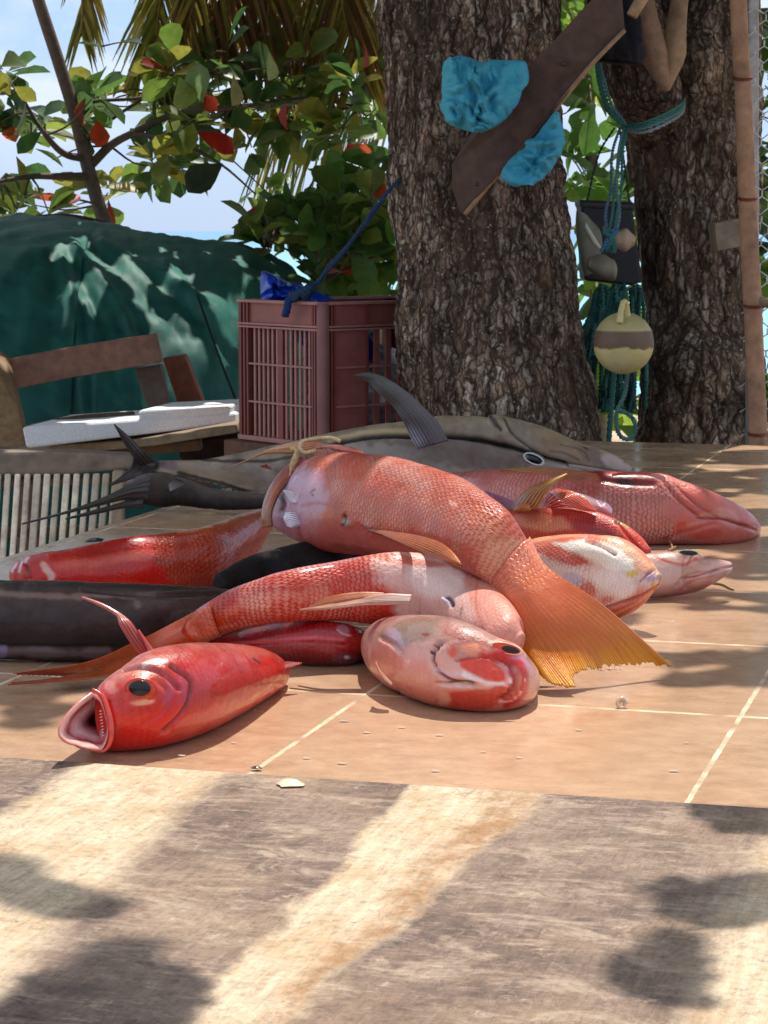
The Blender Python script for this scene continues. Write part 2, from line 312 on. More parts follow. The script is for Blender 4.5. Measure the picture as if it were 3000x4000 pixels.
col = m.mix(raw, grey, m.mix(m.math('MULTIPLY', gold, .75), cream, (150, 100, 44)))
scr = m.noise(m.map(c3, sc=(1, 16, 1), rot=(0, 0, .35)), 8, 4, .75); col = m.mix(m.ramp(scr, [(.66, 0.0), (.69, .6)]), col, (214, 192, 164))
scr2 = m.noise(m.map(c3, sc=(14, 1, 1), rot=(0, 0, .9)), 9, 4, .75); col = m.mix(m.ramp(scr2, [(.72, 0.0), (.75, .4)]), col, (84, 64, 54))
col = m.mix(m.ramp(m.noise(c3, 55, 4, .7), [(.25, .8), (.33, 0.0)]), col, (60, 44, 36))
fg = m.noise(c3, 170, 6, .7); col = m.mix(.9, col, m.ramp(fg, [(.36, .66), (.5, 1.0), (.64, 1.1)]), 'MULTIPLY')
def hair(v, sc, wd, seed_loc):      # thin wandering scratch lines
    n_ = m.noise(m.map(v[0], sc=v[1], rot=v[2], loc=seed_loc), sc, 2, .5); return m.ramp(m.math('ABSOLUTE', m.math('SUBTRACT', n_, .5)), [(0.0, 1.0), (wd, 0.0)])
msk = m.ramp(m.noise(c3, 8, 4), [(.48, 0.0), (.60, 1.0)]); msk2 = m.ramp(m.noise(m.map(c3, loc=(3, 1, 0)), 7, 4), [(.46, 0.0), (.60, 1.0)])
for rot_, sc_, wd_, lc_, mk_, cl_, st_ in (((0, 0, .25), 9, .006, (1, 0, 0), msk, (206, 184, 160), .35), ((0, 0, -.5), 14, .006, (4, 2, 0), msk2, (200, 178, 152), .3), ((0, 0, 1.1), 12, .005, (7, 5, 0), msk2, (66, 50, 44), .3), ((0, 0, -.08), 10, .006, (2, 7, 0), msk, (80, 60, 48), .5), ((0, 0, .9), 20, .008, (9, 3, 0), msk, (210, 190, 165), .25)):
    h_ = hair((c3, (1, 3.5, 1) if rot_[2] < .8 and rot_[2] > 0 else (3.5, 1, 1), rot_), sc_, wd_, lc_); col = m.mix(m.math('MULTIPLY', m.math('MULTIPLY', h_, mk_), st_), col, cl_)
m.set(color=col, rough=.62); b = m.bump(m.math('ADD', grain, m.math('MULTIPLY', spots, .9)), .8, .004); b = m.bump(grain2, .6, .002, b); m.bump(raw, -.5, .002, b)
wb = thing('wooden_board', 'weathered wooden work board with pale scraped stripes in front of the tiles', 'board'); wb.location = (G1[0], G1[1], 0); wb.rotation_euler = (0, 0, YAW)
# front edge of the tiles is not square to the grout: build the plank as a quad
def q2(x, y, z=0): a = loc(PT(x, y, 0)); return [a[0], a[1], z]
e0, e1 = q2(-400, 2940), q2(3400, 3195)
far_l = np.array(e0); far_r = np.array(e1)
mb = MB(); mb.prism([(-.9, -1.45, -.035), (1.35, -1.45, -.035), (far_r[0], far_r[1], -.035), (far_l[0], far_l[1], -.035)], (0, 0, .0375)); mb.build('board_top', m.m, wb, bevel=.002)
for (u, v) in ((-.7, -1.3), (1.15, -1.3)):
    mb = MB(); mb.box((u, v, GZ-.05), (.07, 0, 0), (0, .07, 0), (0, 0, -.036-GZ+.05), (120, 100, 80)); mb.build('leg', m2, wb, bevel=.003)

# ------------------------------------------------------------------ loft: a body swept through silhouettes given in photo pixels
def seg_dist(px, py, pts):
    """distance to a polyline, signed side of the nearest segment"""
    best = np.full(px.shape, 1e9); sgn = np.zeros(px.shape)
    for (x0, y0), (x1, y1) in zip(pts[:-1], pts[1:]):
        dx, dy = x1-x0, y1-y0; l2 = dx*dx+dy*dy+1e-9; t = np.clip(((px-x0)*dx+(py-y0)*dy)/l2, 0, 1)
        d = np.hypot(px-x0-t*dx, py-y0-t*dy); s = np.sign((px-x0)*dy-(py-y0)*dx); k = d < best; best = np.where(k, d, best); sgn = np.where(k, s, sgn)
    return best, sgn
def inpoly(px, py, poly):
    ins = np.zeros(px.shape, bool); n = len(poly)
    for i in range(n):
        x0, y0 = poly[i]; x1, y1 = poly[(i+1) % n]; c = ((y0 > py) != (y1 > py)) & (px < (x1-x0)*(py-y0)/(y1-y0+1e-12)+x0); ins ^= c
    return ins
def smooth2(pts, k=6):
    p = np.array([(a, b, 0) for a, b in pts], float)
    return [tuple(q[:2]) for q in catmull(p, max(len(pts)*k, 4))] if len(pts) > 2 else pts
def loft(name, st, mat, parent=None, n=220, m_=132, cap=(.5, .5), power=2.0, cols=((255, 200, 180), (230, 120, 90), (250, 200, 180)), scale=1.0, feats=(), lump=.0, scsz=.0065, rowsN=None, seed=1, patch=.0, vshift=0, flip=False, fshift=0):
    rows = []
    for s in st:
        xu, yu, xl, yl, d = s[:5]; ratio = s[5] if len(s) > 5 else .8
        auto = d < 0; dd = .04 if auto else d
        for it in range(6 if auto else 1):          # auto: rest on the table top
            cm = W((xu+xl)/2, (yu+yl)/2, dd); Zc = (cm[1]*CP-(cm[2]-H)*SP); U_, L_ = PZ(xu, yu, Zc), PZ(xl, yl, Zc); dd = abs((U_-L_)[2])/2*1.03-.001+(-1-d if d < -1 else 0)*-1*0
        rows.append(np.r_[cm, (U_-L_)/2, ratio])
    rows = catmull(np.array(rows), n); C, A, rt = rows[:, :3], rows[:, 3:6], rows[:, 6]
    T = unit(np.gradient(C, axis=0)); Bv = unit(np.cross(T, A)); Bv *= np.where(Bv[:, 1] > 0, -1, 1)[:, None]; Bv = Bv*(np.linalg.norm(A, axis=1)*rt)[:, None]
    # caps
    def capring(i, sg, amt):
        k = 9; out = []
        r = np.linalg.norm(A[i])*amt
        for q in range(1, k+1):
            th = q/k*math.pi/2; s_ = math.cos(th)+1e-3; out.append((C[i]+sg*T[i]*r*math.sin(th), A[i]*s_, Bv[i]*s_))
        return out
    pre = capring(0, -1, cap[0])[::-1] if cap[0] > 0 else []; post = capring(-1, 1, cap[1])
    C = np.array([p[0] for p in pre]+list(C)+[p[0] for p in post]); A = np.array([p[1] for p in pre]+list(A)+[p[1] for p in post]); Bv = np.array([p[2] for p in pre]+list(Bv)+[p[2] for p in post])
    N = len(C); a = np.linspace(0, 2*math.pi, m_, endpoint=False)
    ca = np.sign(np.cos(a))*np.abs(np.cos(a))**(2/power); sa = np.sign(np.sin(a))*np.abs(np.sin(a))**(2/power)
    off = ca[None, :, None]*A[:, None]+sa[None, :, None]*Bv[:, None]; P = C[:, None]+off
    offm = ca[None, :, None]*A[:, None]+np.abs(sa)[None, :, None]*Bv[:, None]; px, py = proj(C[:, None]+offm)
    nrm = unit(off)
    arc = np.r_[0, np.cumsum(np.linalg.norm(np.diff(C, axis=0), axis=1))]
    # colours: top of silhouette / facing camera / bottom
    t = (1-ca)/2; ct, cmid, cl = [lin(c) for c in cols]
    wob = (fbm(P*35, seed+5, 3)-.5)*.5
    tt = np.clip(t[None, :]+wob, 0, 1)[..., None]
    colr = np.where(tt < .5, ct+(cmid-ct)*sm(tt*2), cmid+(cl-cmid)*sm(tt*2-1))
    if patch: colr = colr*(1-patch*(fbm(P*60, seed+9, 4)[..., None]-.3))
    al = np.full(P.shape[:2], float(scale)); disp = np.zeros(P.shape[:2])
    if lump: disp += lump*(fbm(P*22, seed, 4)-.5)+lump*1.4*(fbm(P*9+4, seed+2, 2)-.5)+lump*.35*(fbm(P*75, seed+6, 3)-.5)
    ragged = (fbm(P*90, seed+3, 4)-.5)
    for f in feats:
        k = f[0]
        if k in ('g', 's', 'p', 'scp'):
            pts = smooth2(f[1]); d, sg = seg_dist(px, py, pts); w = f[2]
            if k == 'g': disp += f[3]*np.exp(-(d/w)**2)
            elif k == 's': disp += f[3]*np.where(sg > 0, np.exp(-(d/w)**2*.3), np.exp(-(d/(w*.12))**2))
            elif k == 'p':
                e = d+ragged*w*(f[5] if len(f) > 5 else .8); q = sm(1.35-e/w)*f[4]; colr = colr*(1-q[..., None])+lin(f[3])*q[..., None]
            elif k == 'scp': q = sm(1.4-d/w); al = al*(1-q)+f[3]*q
        elif k in ('b', 'd', 'sc'):
            (x0, y0), rx, ry, an = f[1:5]; c_, s_ = math.cos(R(an)), math.sin(R(an)); dx, dy = px-x0, py-y0
            d = np.hypot((dx*c_+dy*s_)/rx, (-dx*s_+dy*c_)/ry)
            if k == 'b': q = sm((1.25-d-ragged*(f[7] if len(f) > 7 else .8))*2.0)*f[6]; colr = colr*(1-q[..., None])+lin(f[5])*q[..., None]
            elif k == 'd': disp += f[5]*np.exp(-d**2*1.5)
            else: q = sm((1.3-d-ragged*.9)*1.6); al = al*(1-q)+f[5]*q
        elif k == 'poly':
            pts = f[1]; d, _ = seg_dist(px, py, list(pts)+[pts[0]]); sd = np.where(inpoly(px, py, pts), d, -d); q = sm(.5+(sd+ragged*f[2]*3)/(2*f[2]))*f[4]; colr = colr*(1-q[..., None])+lin(f[3])*q[..., None]
        elif k == 'scpoly':
            pts = f[1]; d, _ = seg_dist(px, py, list(pts)+[pts[0]]); sd = np.where(inpoly(px, py, pts), d, -d); q = sm(.5+(sd+ragged*f[2]*3)/(2*f[2])); al = al*(1-q)+f[3]*q
    if fshift:      # open mouthed head: the near rim lies further back than the far one
        k_ = np.clip(1-(np.arange(N)/45.), 0, 1)**2; P = P+T[np.clip(np.arange(N), 0, len(T)-1)][:, None]*(fshift*k_[:, None]*np.clip(sa, 0, 1)[None])[..., None]
    P = P+nrm*disp[..., None]; colr = np.clip(colr, 0, 1)**1.45
    circ = 2*math.pi*np.linalg.norm(A, axis=1).max()*.9; nr = rowsN or circ/scsz
    # uv seam on the far side: shift so angle -90deg carries the seam
    ar = (a+math.pi/2) % (2*math.pi)
    order = np.argsort(ar); P = P[:, order]; colr = colr[:, order]; al = al[:, order]; ar = ar[order]
    V = np.concatenate([P, P[:, :1]], 1); colr = np.concatenate([colr, colr[:, :1]], 1); al = np.concatenate([al, al[:, :1]], 1); ar = np.r_[ar, 2*math.pi]
    mm = m_+1; uv = np.stack([np.broadcast_to(((-arc if flip else arc)/scsz)[:, None], (N, mm)), np.broadcast_to(ar[None]/(2*math.pi)*nr, (N, mm))], -1)
    idx = np.arange(N*mm).reshape(N, mm); Fc = np.stack([idx[:-1, :-1], idx[1:, :-1], idx[1:, 1:], idx[:-1, 1:]], -1).reshape(-1, 4)
    # orientation check
    o = mesh_obj(name, V.reshape(-1, 3), Fc, mat, parent, np.concatenate([colr, al[..., None]], -1).reshape(-1, 4), uv.reshape(-1, 2))
    o['_'] = 0; del o['_']
    SURF[name if parent is None else parent.name] = P.reshape(-1, 3)
    return o
SURF = {}
def depth_at(parent, x, y, r=14):
    """lens-axis distance of the body's near surface at a photo pixel"""
    P = SURF[parent.name]; px, py = proj(P); Zs = P[:, 1]*CP-(P[:, 2]-H)*SP; d = np.hypot(px-x, py-y)
    k = d < r
    while not k.any(): r *= 1.5; k = d < r
    return float(Zs[k].min())
def fin(name, base, tip, parent, c0, c1, rays=14, rowsN=14, bulge=0, corr=.0006, jag=.0, mat='fin', cmid=None, curl=0, streak=.35, seed=2, th=.0008, tipfade=None):
    """sheet between a base edge and a tip edge, both photo-pixel polylines (x, y, depth)"""
    K = rays*5; Bp = catmull(np.array([W(*p) for p in base]), K); Tp = catmull(np.array([W(*p) for p in tip]), K)
    s = np.linspace(0, 1, rowsN)[:, None, None]; rj = np.random.RandomState(seed); j = 1+jag*(np.repeat(rj.rand(rays), 5)-.5)*2
    ss = s*np.where(True, j, 1)[None, :, None]; P = Bp[None]*(1-ss)+Tp[None]*ss
    view = unit(P-np.array([0, 0, H])); ph = np.linspace(0, rays*2*math.pi, K)
    P = P-view*(bulge*np.sin(s*math.pi)+corr*np.cos(ph)[None, :, None]*sm(s*3))+np.array([0, 0, 1])*curl*s**2
    u = np.broadcast_to(s, P.shape[:2]+(1,)); a0, a1 = lin(c0), lin(c1); am = lin(cmid) if cmid is not None else (a0+a1)/2
    c = np.where(u < .5, a0+(am-a0)*u*2, am+(a1-am)*(u*2-1)); tex = (.5+.5*np.cos(ph))[None, :, None]; c = c*(1-streak*(1-tex)*(.4+.6*fbm(P*70, seed)[..., None]))
    idx = np.arange(rowsN*K).reshape(rowsN, K); Fc = np.stack([idx[:-1, :-1], idx[1:, :-1], idx[1:, 1:], idx[:-1, 1:]], -1).reshape(-1, 4)
    o = mesh_obj(name, P.reshape(-1, 3), Fc, MAT[mat], parent, c.reshape(-1, 3)); md = o.modifiers.new('thickness', 'SOLIDIFY'); md.thickness = th; md.offset = 0
    return o
def fin_rows(name, rows, parent, cols_, mat, K=260, N=90, scaled=.4, corr=.0005, nray=60, bulge=0, th=.0012, scsz=.0056, jag=.0, flip=False):
    """tail fin that grows out of the body: scaled skin at the base fading into rays"""
    Rw = np.stack([catmull(np.array([W(*q) for q in r]), K) for r in rows], 0); flat = Rw.transpose(0, 1, 2).reshape(len(rows), -1)
    d = np.r_[0, np.cumsum(np.linalg.norm(np.diff(Rw, axis=0), axis=2).mean(1))]; t = np.linspace(0, d[-1], N); P = np.zeros((N, K, 3))
    m_ = np.zeros_like(Rw); m_[1:-1] = (Rw[2:]-Rw[:-2])/(d[2:]-d[:-2])[:, None, None]; m_[0] = (Rw[1]-Rw[0])/(d[1]-d[0]); m_[-1] = (Rw[-1]-Rw[-2])/(d[-1]-d[-2])
    k = np.clip(np.searchsorted(d, t, side='right')-1, 0, len(d)-2); h = (d[k+1]-d[k])[:, None, None]; s = ((t-d[k])[:, None, None])/h
    P = (2*s**3-3*s**2+1)*Rw[k]+(s**3-2*s**2+s)*h*m_[k]+(-2*s**3+3*s**2)*Rw[k+1]+(s**3-s**2)*h*m_[k+1]
    T = (t/d[-1])[:, None]; view = unit(P-np.array([0, 0, H])); ph = np.linspace(0, nray*2*math.pi, K)[None]; ray = .5+.5*np.cos(ph)
    rn = fbm(np.stack([np.broadcast_to(np.linspace(0, nray*.5, K)[None], (N, K)), np.broadcast_to(T*2, (N, K)), 0*P[..., 0]], -1), 5, 3); grow = sm((T-scaled*.5)*3)
    P = P-view*(corr*np.cos(ph)*grow+bulge*np.sin(T*math.pi))[..., None]
    if jag: dirn = unit(P[-1]-P[-6]); rj_ = np.repeat(np.random.RandomState(3).rand(K//4+1), 4)[:K]; P = P+dirn[None]*(jag*(rj_-.5)[None, :, None]*sm((T-.8)*5)[..., None])
    c = np.zeros((N, K, 3)); cs = [lin(q) for q in cols_]; x = T*(len(cs)-1)+(rn-.5)*1.1*grow; i0 = np.clip(np.floor(x).astype(int), 0, len(cs)-2); fr = np.clip(x-i0, 0, 1)[..., None]; cs = np.array(cs); c = cs[i0]*(1-fr)+cs[i0+1]*fr
    c = c*(1-(.42*(1-ray)*grow*(.4+rn))[..., None]); c = np.clip(c, 0, 1)**1.12; al = np.broadcast_to(1-sm((T+(rn-.5)*.25)/scaled), (N, K))[..., None]*.9
    wid = np.linalg.norm(np.diff(P, axis=1), axis=2).sum(1).mean(); uv = np.stack([np.broadcast_to((-1 if flip else 1)*t[:, None]/scsz, (N, K)), np.broadcast_to(np.linspace(0, np.linalg.norm(np.diff(P[0], axis=0), axis=1).sum()/scsz*1.2, K)[None], (N, K))], -1)
    idx = np.arange(N*K).reshape(N, K); Fc = np.stack([idx[:-1, :-1], idx[1:, :-1], idx[1:, 1:], idx[:-1, 1:]], -1).reshape(-1, 4)
    o = mesh_obj(name, P.reshape(-1, 3), Fc, mat, parent, np.concatenate([c, al], -1).reshape(-1, 4), uv.reshape(-1, 2)); md = o.modifiers.new('thickness', 'SOLIDIFY'); md.thickness = th; md.offset = -1; return o
def eye(parent, x, y, rx, ry, ang, ring, ring2, pupil=(12, 12, 16), pr=.62, out=.25, dz=.0, iris=None):
    """domed eye ball part: white/orange rings and a dark pupil; own real size, seated on the head surface"""
    Z = depth_at(parent, x, y, 12)+.0015+dz; C = PZ(x, y, Z); ex = PZ(x+rx*math.cos(R(ang)), y+rx*math.sin(R(ang)), Z)-C; ey = PZ(x-ry*math.sin(R(ang)), y+ry*math.cos(R(ang)), Z)-C
    view = unit(np.array([0, 0, H])-C); rr = np.linspace(0, 1, 22); a = np.linspace(0, 2*math.pi, 48, endpoint=False); hh = np.linalg.norm(ex)*out
    def dome(r0, r1, h0, h1, colf):
        V = []; Cc = []
        for q in np.linspace(0, 1, 14):
            r = r0+(r1-r0)*q; h = h0+(h1-h0)*q
            for t in a: V.append(C+ex*r*math.cos(t)+ey*r*math.sin(t)+view*h); Cc.append(colf(r))
        Fc = [[i*48+j, i*48+(j+1) % 48, (i+1)*48+(j+1) % 48, (i+1)*48+j] for i in range(13) for j in range(48)]
        return V, Cc, Fc
    hf = lambda r: hh*math.sqrt(max(0, 1-r*r))
    V = []; Cc = []; Fc = []
    rs = np.linspace(1.0, .02, 26)
    for r in rs:
        for t in a: V.append(C+ex*r*math.cos(t)+ey*r*math.sin(t)+view*(hf(r)-.001)); Cc.append(lin(ring2 if r > .86 else ring))
    Fc = [[i*48+j, i*48+(j+1) % 48, (i+1)*48+(j+1) % 48, (i+1)*48+j] for i in range(25) for j in range(48)]+[[25*48+j for j in range(48)]]
    o = mesh_obj('eye', V, Fc, MAT['eye'], parent, np.array(Cc))
    V = []; rs = np.linspace(pr, .02, 12)
    for r in rs:
        for t in a: V.append(C+ex*r*math.cos(t)+ey*r*math.sin(t)+view*(hf(r)-.0004))
    Fc = [[i*48+j, i*48+(j+1) % 48, (i+1)*48+(j+1) % 48, (i+1)*48+j] for i in range(11) for j in range(48)]+[[11*48+j for j in range(48)]]
    mesh_obj('pupil', V, Fc, MAT['eye'], o, np.tile(lin(pupil), (len(V), 1)))
    return o

# ================================================================== THE FISH
def fish(name, label, group=None): return thing(name, label, 'fish', group)
def zc(st, k=0): return st
# --- 1 big grey mackerel at the back
f = fish('mackerel', 'long silvery grey mackerel at the back with raised dark fin and black eye')
loft('body', [(590, 1797, 590, 1838, 3.62, 1.0), (700, 1797, 700, 1856, 3.62, .9), (800, 1795, 810, 1886, 3.61, .8), (900, 1777, 910, 1915, 3.6, .7), (1020, 1752, 1030, 1948, 3.6, .65), (1200, 1710, 1200, 1962, 3.58, .6),
      (1400, 1670, 1400, 1958, 3.56, .55), (1570, 1648, 1570, 1935, 3.55, .55), (1700, 1630, 1700, 1915, 3.55, .55), (1850, 1630, 1850, 1900, 3.55, .55), (1930, 1634, 1930, 1892, 3.54, .55), (2060, 1655, 2060, 1880, 3.54, .55),
      (2180, 1693, 2180, 1870, 3.53, .55), (2280, 1735, 2280, 1862, 3.52, .55), (2380, 1768, 2380, 1857, 3.52, .6), (2440, 1802, 2440, 1853, 3.51, .7), (2464, 1828, 2464, 1850, 3.51, .8)],
     MAT['grey'], f, n=460, m_=180, cols=((186, 172, 150), (172, 162, 154), (212, 206, 200)), scale=.15, lump=.004, scsz=.004, cap=(.3, .3), flip=True, patch=.7, feats=[
     ('b', (1500, 1775), 420, 50, 4, (120, 106, 94), .6), ('b', (1620, 1800), 300, 55, 8, (196, 188, 182), .7), ('b', (1850, 1770), 240, 60, 6, (150, 134, 126), .7),
     ('p', [(1290, 1725), (1400, 1700), (1560, 1690), (1610, 1690)], 16, (222, 204, 168), .8), ('g', [(1200, 1745), (1290, 1730), (1400, 1708), (1600, 1700), (1760, 1698), (1900, 1722), (2010, 1752), (2120, 1790), (2200, 1812)], 11, -.010),  # pale belly stripe, its highlight painted into the skin colour
     ('p', [(1240, 1740), (1400, 1706), (1600, 1698), (1760, 1697), (1900, 1718), (2010, 1750), (2120, 1788), (2200, 1812)], 9, (12, 9, 8), 1.0, .2),
     ('s', [(1915, 1640), (1930, 1665), (1960, 1710), (2010, 1760), (2110, 1790)], 60, .004), ('p', [(1915, 1640), (1935, 1675), (1955, 1692)], 7, (50, 38, 32), .85), ('p', [(1968, 1650), (2000, 1700), (2060, 1745), (2120, 1785)], 6, (80, 62, 54), .75),
     ('g', [(1968, 1650), (2000, 1700), (2060, 1745), (2120, 1785)], 8, -.003), ('d', (1945, 1665), 35, 40, 60, .006),
     ('p', [(2130, 1792), (2220, 1815), (2330, 1835), (2440, 1852)], 8, (60, 48, 44), .8), ('g', [(2130, 1792), (2220, 1812), (2330, 1832), (2440, 1850)], 7, -.003),
     ('p', [(2225, 1818), (2300, 1830), (2400, 1846)], 5, (215, 205, 200), .7), ('b', (2200, 1750), 130, 45, 22, (182, 156, 128), .6), ('b', (2310, 1775), 60, 28, 25, (150, 130, 124), .7), ('b', (2400, 1808), 60, 25, 32, (214, 200, 196), .8),
     ('p', [(2150, 1765), (2200, 1770), (2260, 1795)], 5, (120, 98, 96), .6), ('p', [(2190, 1740), (2280, 1765), (2300, 1800)], 4, (110, 86, 84), .5), ('b', (2288, 1752), 14, 5, 30, (120, 30, 30), .8),
     ('b', (800, 1840), 250, 22, 14, (178, 160, 140), .6), ('p', [(700, 1848), (850, 1885), (1000, 1935)], 9, (66, 56, 50), .8), ('p', [(790, 1797), (900, 1803), (1050, 1800), (1150, 1780)], 7, (70, 58, 48), .85),  # last stroke paints the shadow line of the belly fold
     ('b', (640, 1810), 50, 22, 10, (150, 130, 140), .7), ('b', (560, 1815), 70, 40, 0, (66, 52, 52), .9), ('p', [(1985, 1700), (2040, 1720), (2080, 1755)], 4, (170, 150, 130), .4)])
eye(f, 2085, 1793, 46, 27, 14, (14, 13, 15), (150, 140, 132), pr=.1, out=.2)
mb = MB()
C0 = depth_at(f, 2085, 1793)-.008
mb.tube([PZ(2085+39*math.cos(t)*math.cos(R(14))-22*math.sin(t)*math.sin(R(-14)), 1793+39*math.cos(t)*math.sin(R(14))+22*math.sin(t)*math.cos(R(14)), C0) for t in np.linspace(0, 6.28, 26)], .0013, 6, (205, 210, 212), 90); mb.build('eye_ring', MAT['eye'], f, True)
fin('pectoral_fin', [(1640, 1752, 3.46), (1700, 1735, 3.47), (1748, 1722, 3.49)], [(1388, 1464, 3.40), (1392, 1462, 3.40), (1400, 1459, 3.40)], f, (84, 62, 66), (74, 72, 66), rays=1, rowsN=4, th=.0005).hide_render = False
bpy.data.objects.remove(f.children[-1])
def blade(name, left, right, parent, c0, c1, bulge=.008, corr=.0012, **k):
    """fin spanned between two long edges (leading and trailing) that meet at a tip"""
    n = 60; A_ = catmull(np.array([W(*p) for p in left]), n); B_ = catmull(np.array([W(*p) for p in right]), n); m_ = 30
    s = np.linspace(0, 1, m_)[None, :, None]; P = A_[:, None]*(1-s)+B_[:, None]*s; view = unit(P-np.array([0, 0, H]))
    wv = np.cos(s*math.pi*k.get('rays', 14)); P = P-view*(bulge*np.sin(s*math.pi)+corr*wv)
    t = np.linspace(0, 1, n)[:, None, None]; col_ = lin(c0)*(1-t)+lin(c1)*t; col_ = col_*(1-.35*(.5-.5*wv)) + (lin(k['hi'])-col_)*k.get('his', .6)*np.exp(-((t-k.get('hit', .15))/.13)**2)*sm((s-.45)*2)*(.5+.5*wv) if 'hi' in k else np.broadcast_to(col_*(1-.35*(.5-.5*wv)), P.shape)
    idx = np.arange(n*m_).reshape(n, m_); Fc = np.stack([idx[:-1, :-1], idx[1:, :-1], idx[1:, 1:], idx[:-1, 1:]], -1).reshape(-1, 4)
    o = mesh_obj(name, P.reshape(-1, 3), Fc, MAT[k.get('mat', 'fin')], parent, np.array(col_).reshape(-1, 3)); md = o.modifiers.new('thickness', 'SOLIDIFY'); md.thickness = k.get('th', .0015); md.offset = 0
    return o
blade('pectoral_fin', [(1752, 1722, 3.45), (1715, 1655, 3.45), (1655, 1590, 3.44), (1590, 1530, 3.43), (1510, 1478, 3.42), (1440, 1456, 3.41), (1386, 1464, 3.4)], [(1632, 1755, 3.44), (1600, 1700, 3.43), (1572, 1640, 3.42), (1530, 1582, 3.42), (1478, 1535, 3.41), (1435, 1490, 3.41), (1386, 1467, 3.4)],
      f, (78, 58, 62), (92, 92, 84), hi=(205, 215, 230), his=.9, hit=.12, rays=22, mat='darkfin', corr=.0008)
blade('tail_fin', [(600, 1800, 3.6), (560, 1760, 3.58), (510, 1710, 3.57), (446, 1656, 3.55)], [(560, 1835, 3.6), (525, 1790, 3.58), (490, 1740, 3.57), (446, 1658, 3.55)], f, (52, 42, 44), (44, 36, 34), bulge=.002, mat='darkfin', corr=.0003, rays=7)
blade('tail_fin', [(520, 1790, 3.6), (512, 1822, 3.58), (485, 1850, 3.57), (425, 1896, 3.55)], [(605, 1832, 3.6), (570, 1858, 3.58), (500, 1875, 3.57), (425, 1900, 3.55)], f, (52, 42, 44), (40, 32, 32), bulge=.002, mat='darkfin', corr=.0003, rays=7)
blade('tail_fin', [(540, 1790, 3.61), (530, 1800, 3.6), (515, 1815, 3.6)], [(610, 1797, 3.61), (605, 1815, 3.6), (600, 1838, 3.6)], f, (58, 46, 48), (56, 44, 46), bulge=.004, mat='darkfin', corr=.0003, rays=7)
mb = MB()
for q in range(11):
    x = 740+q*29; y = 1868+q*8.4; a = PZ(x, y-8, 3.565); mb.prism([PZ(x-8, y-9, 3.57), PZ(x+12, y-8, 3.57), PZ(x-9, y+6, 3.57)], (0, .004, 0), (70, 58, 52))
mb.build('finlet_row', MAT['fin'], f)

# --- 2 dark fish whose long tail hangs over the left table edge
f = fish('dark_fish', 'dark brown fish in shadow whose thin black tail hangs out to the left')
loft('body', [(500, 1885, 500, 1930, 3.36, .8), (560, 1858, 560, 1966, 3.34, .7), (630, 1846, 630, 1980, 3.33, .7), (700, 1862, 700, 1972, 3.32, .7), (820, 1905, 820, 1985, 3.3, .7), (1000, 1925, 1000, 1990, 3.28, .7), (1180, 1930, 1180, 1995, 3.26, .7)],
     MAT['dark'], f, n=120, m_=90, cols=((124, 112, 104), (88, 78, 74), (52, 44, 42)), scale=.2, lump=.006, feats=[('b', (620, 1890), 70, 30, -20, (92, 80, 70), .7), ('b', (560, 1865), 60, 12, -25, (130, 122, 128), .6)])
blade('tail_fin', [(620, 1850, 3.33), (520, 1885, 3.31), (400, 1945, 3.29), (250, 2000, 3.27), (85, 2045, 3.25)], [(620, 1960, 3.33), (500, 1950, 3.31), (400, 1972, 3.29), (250, 2008, 3.27), (85, 2049, 3.25)], f, (60, 50, 48), (34, 30, 30), bulge=.004, mat='darkfin', corr=.0004, rays=7)
blade('tail_fin', [(560, 1940, 3.32), (470, 1965, 3.31), (380, 1990, 3.3), (256, 2025, 3.29)], [(560, 1985, 3.32), (480, 1985, 3.31), (390, 2004, 3.3), (256, 2029, 3.29)], f, (52, 42, 40), (40, 34, 32), bulge=.004, mat='darkfin', corr=.0004, rays=7)
blade('side_fin', [(690, 1870, 3.24), (660, 1890, 3.23), (665, 1918, 3.22)], [(725, 1885, 3.24), (722, 1890, 3.23), (668, 1918, 3.22)], f, (60, 50, 50), (120, 108, 112), bulge=.002, mat='darkfin', corr=.0004, rays=7)

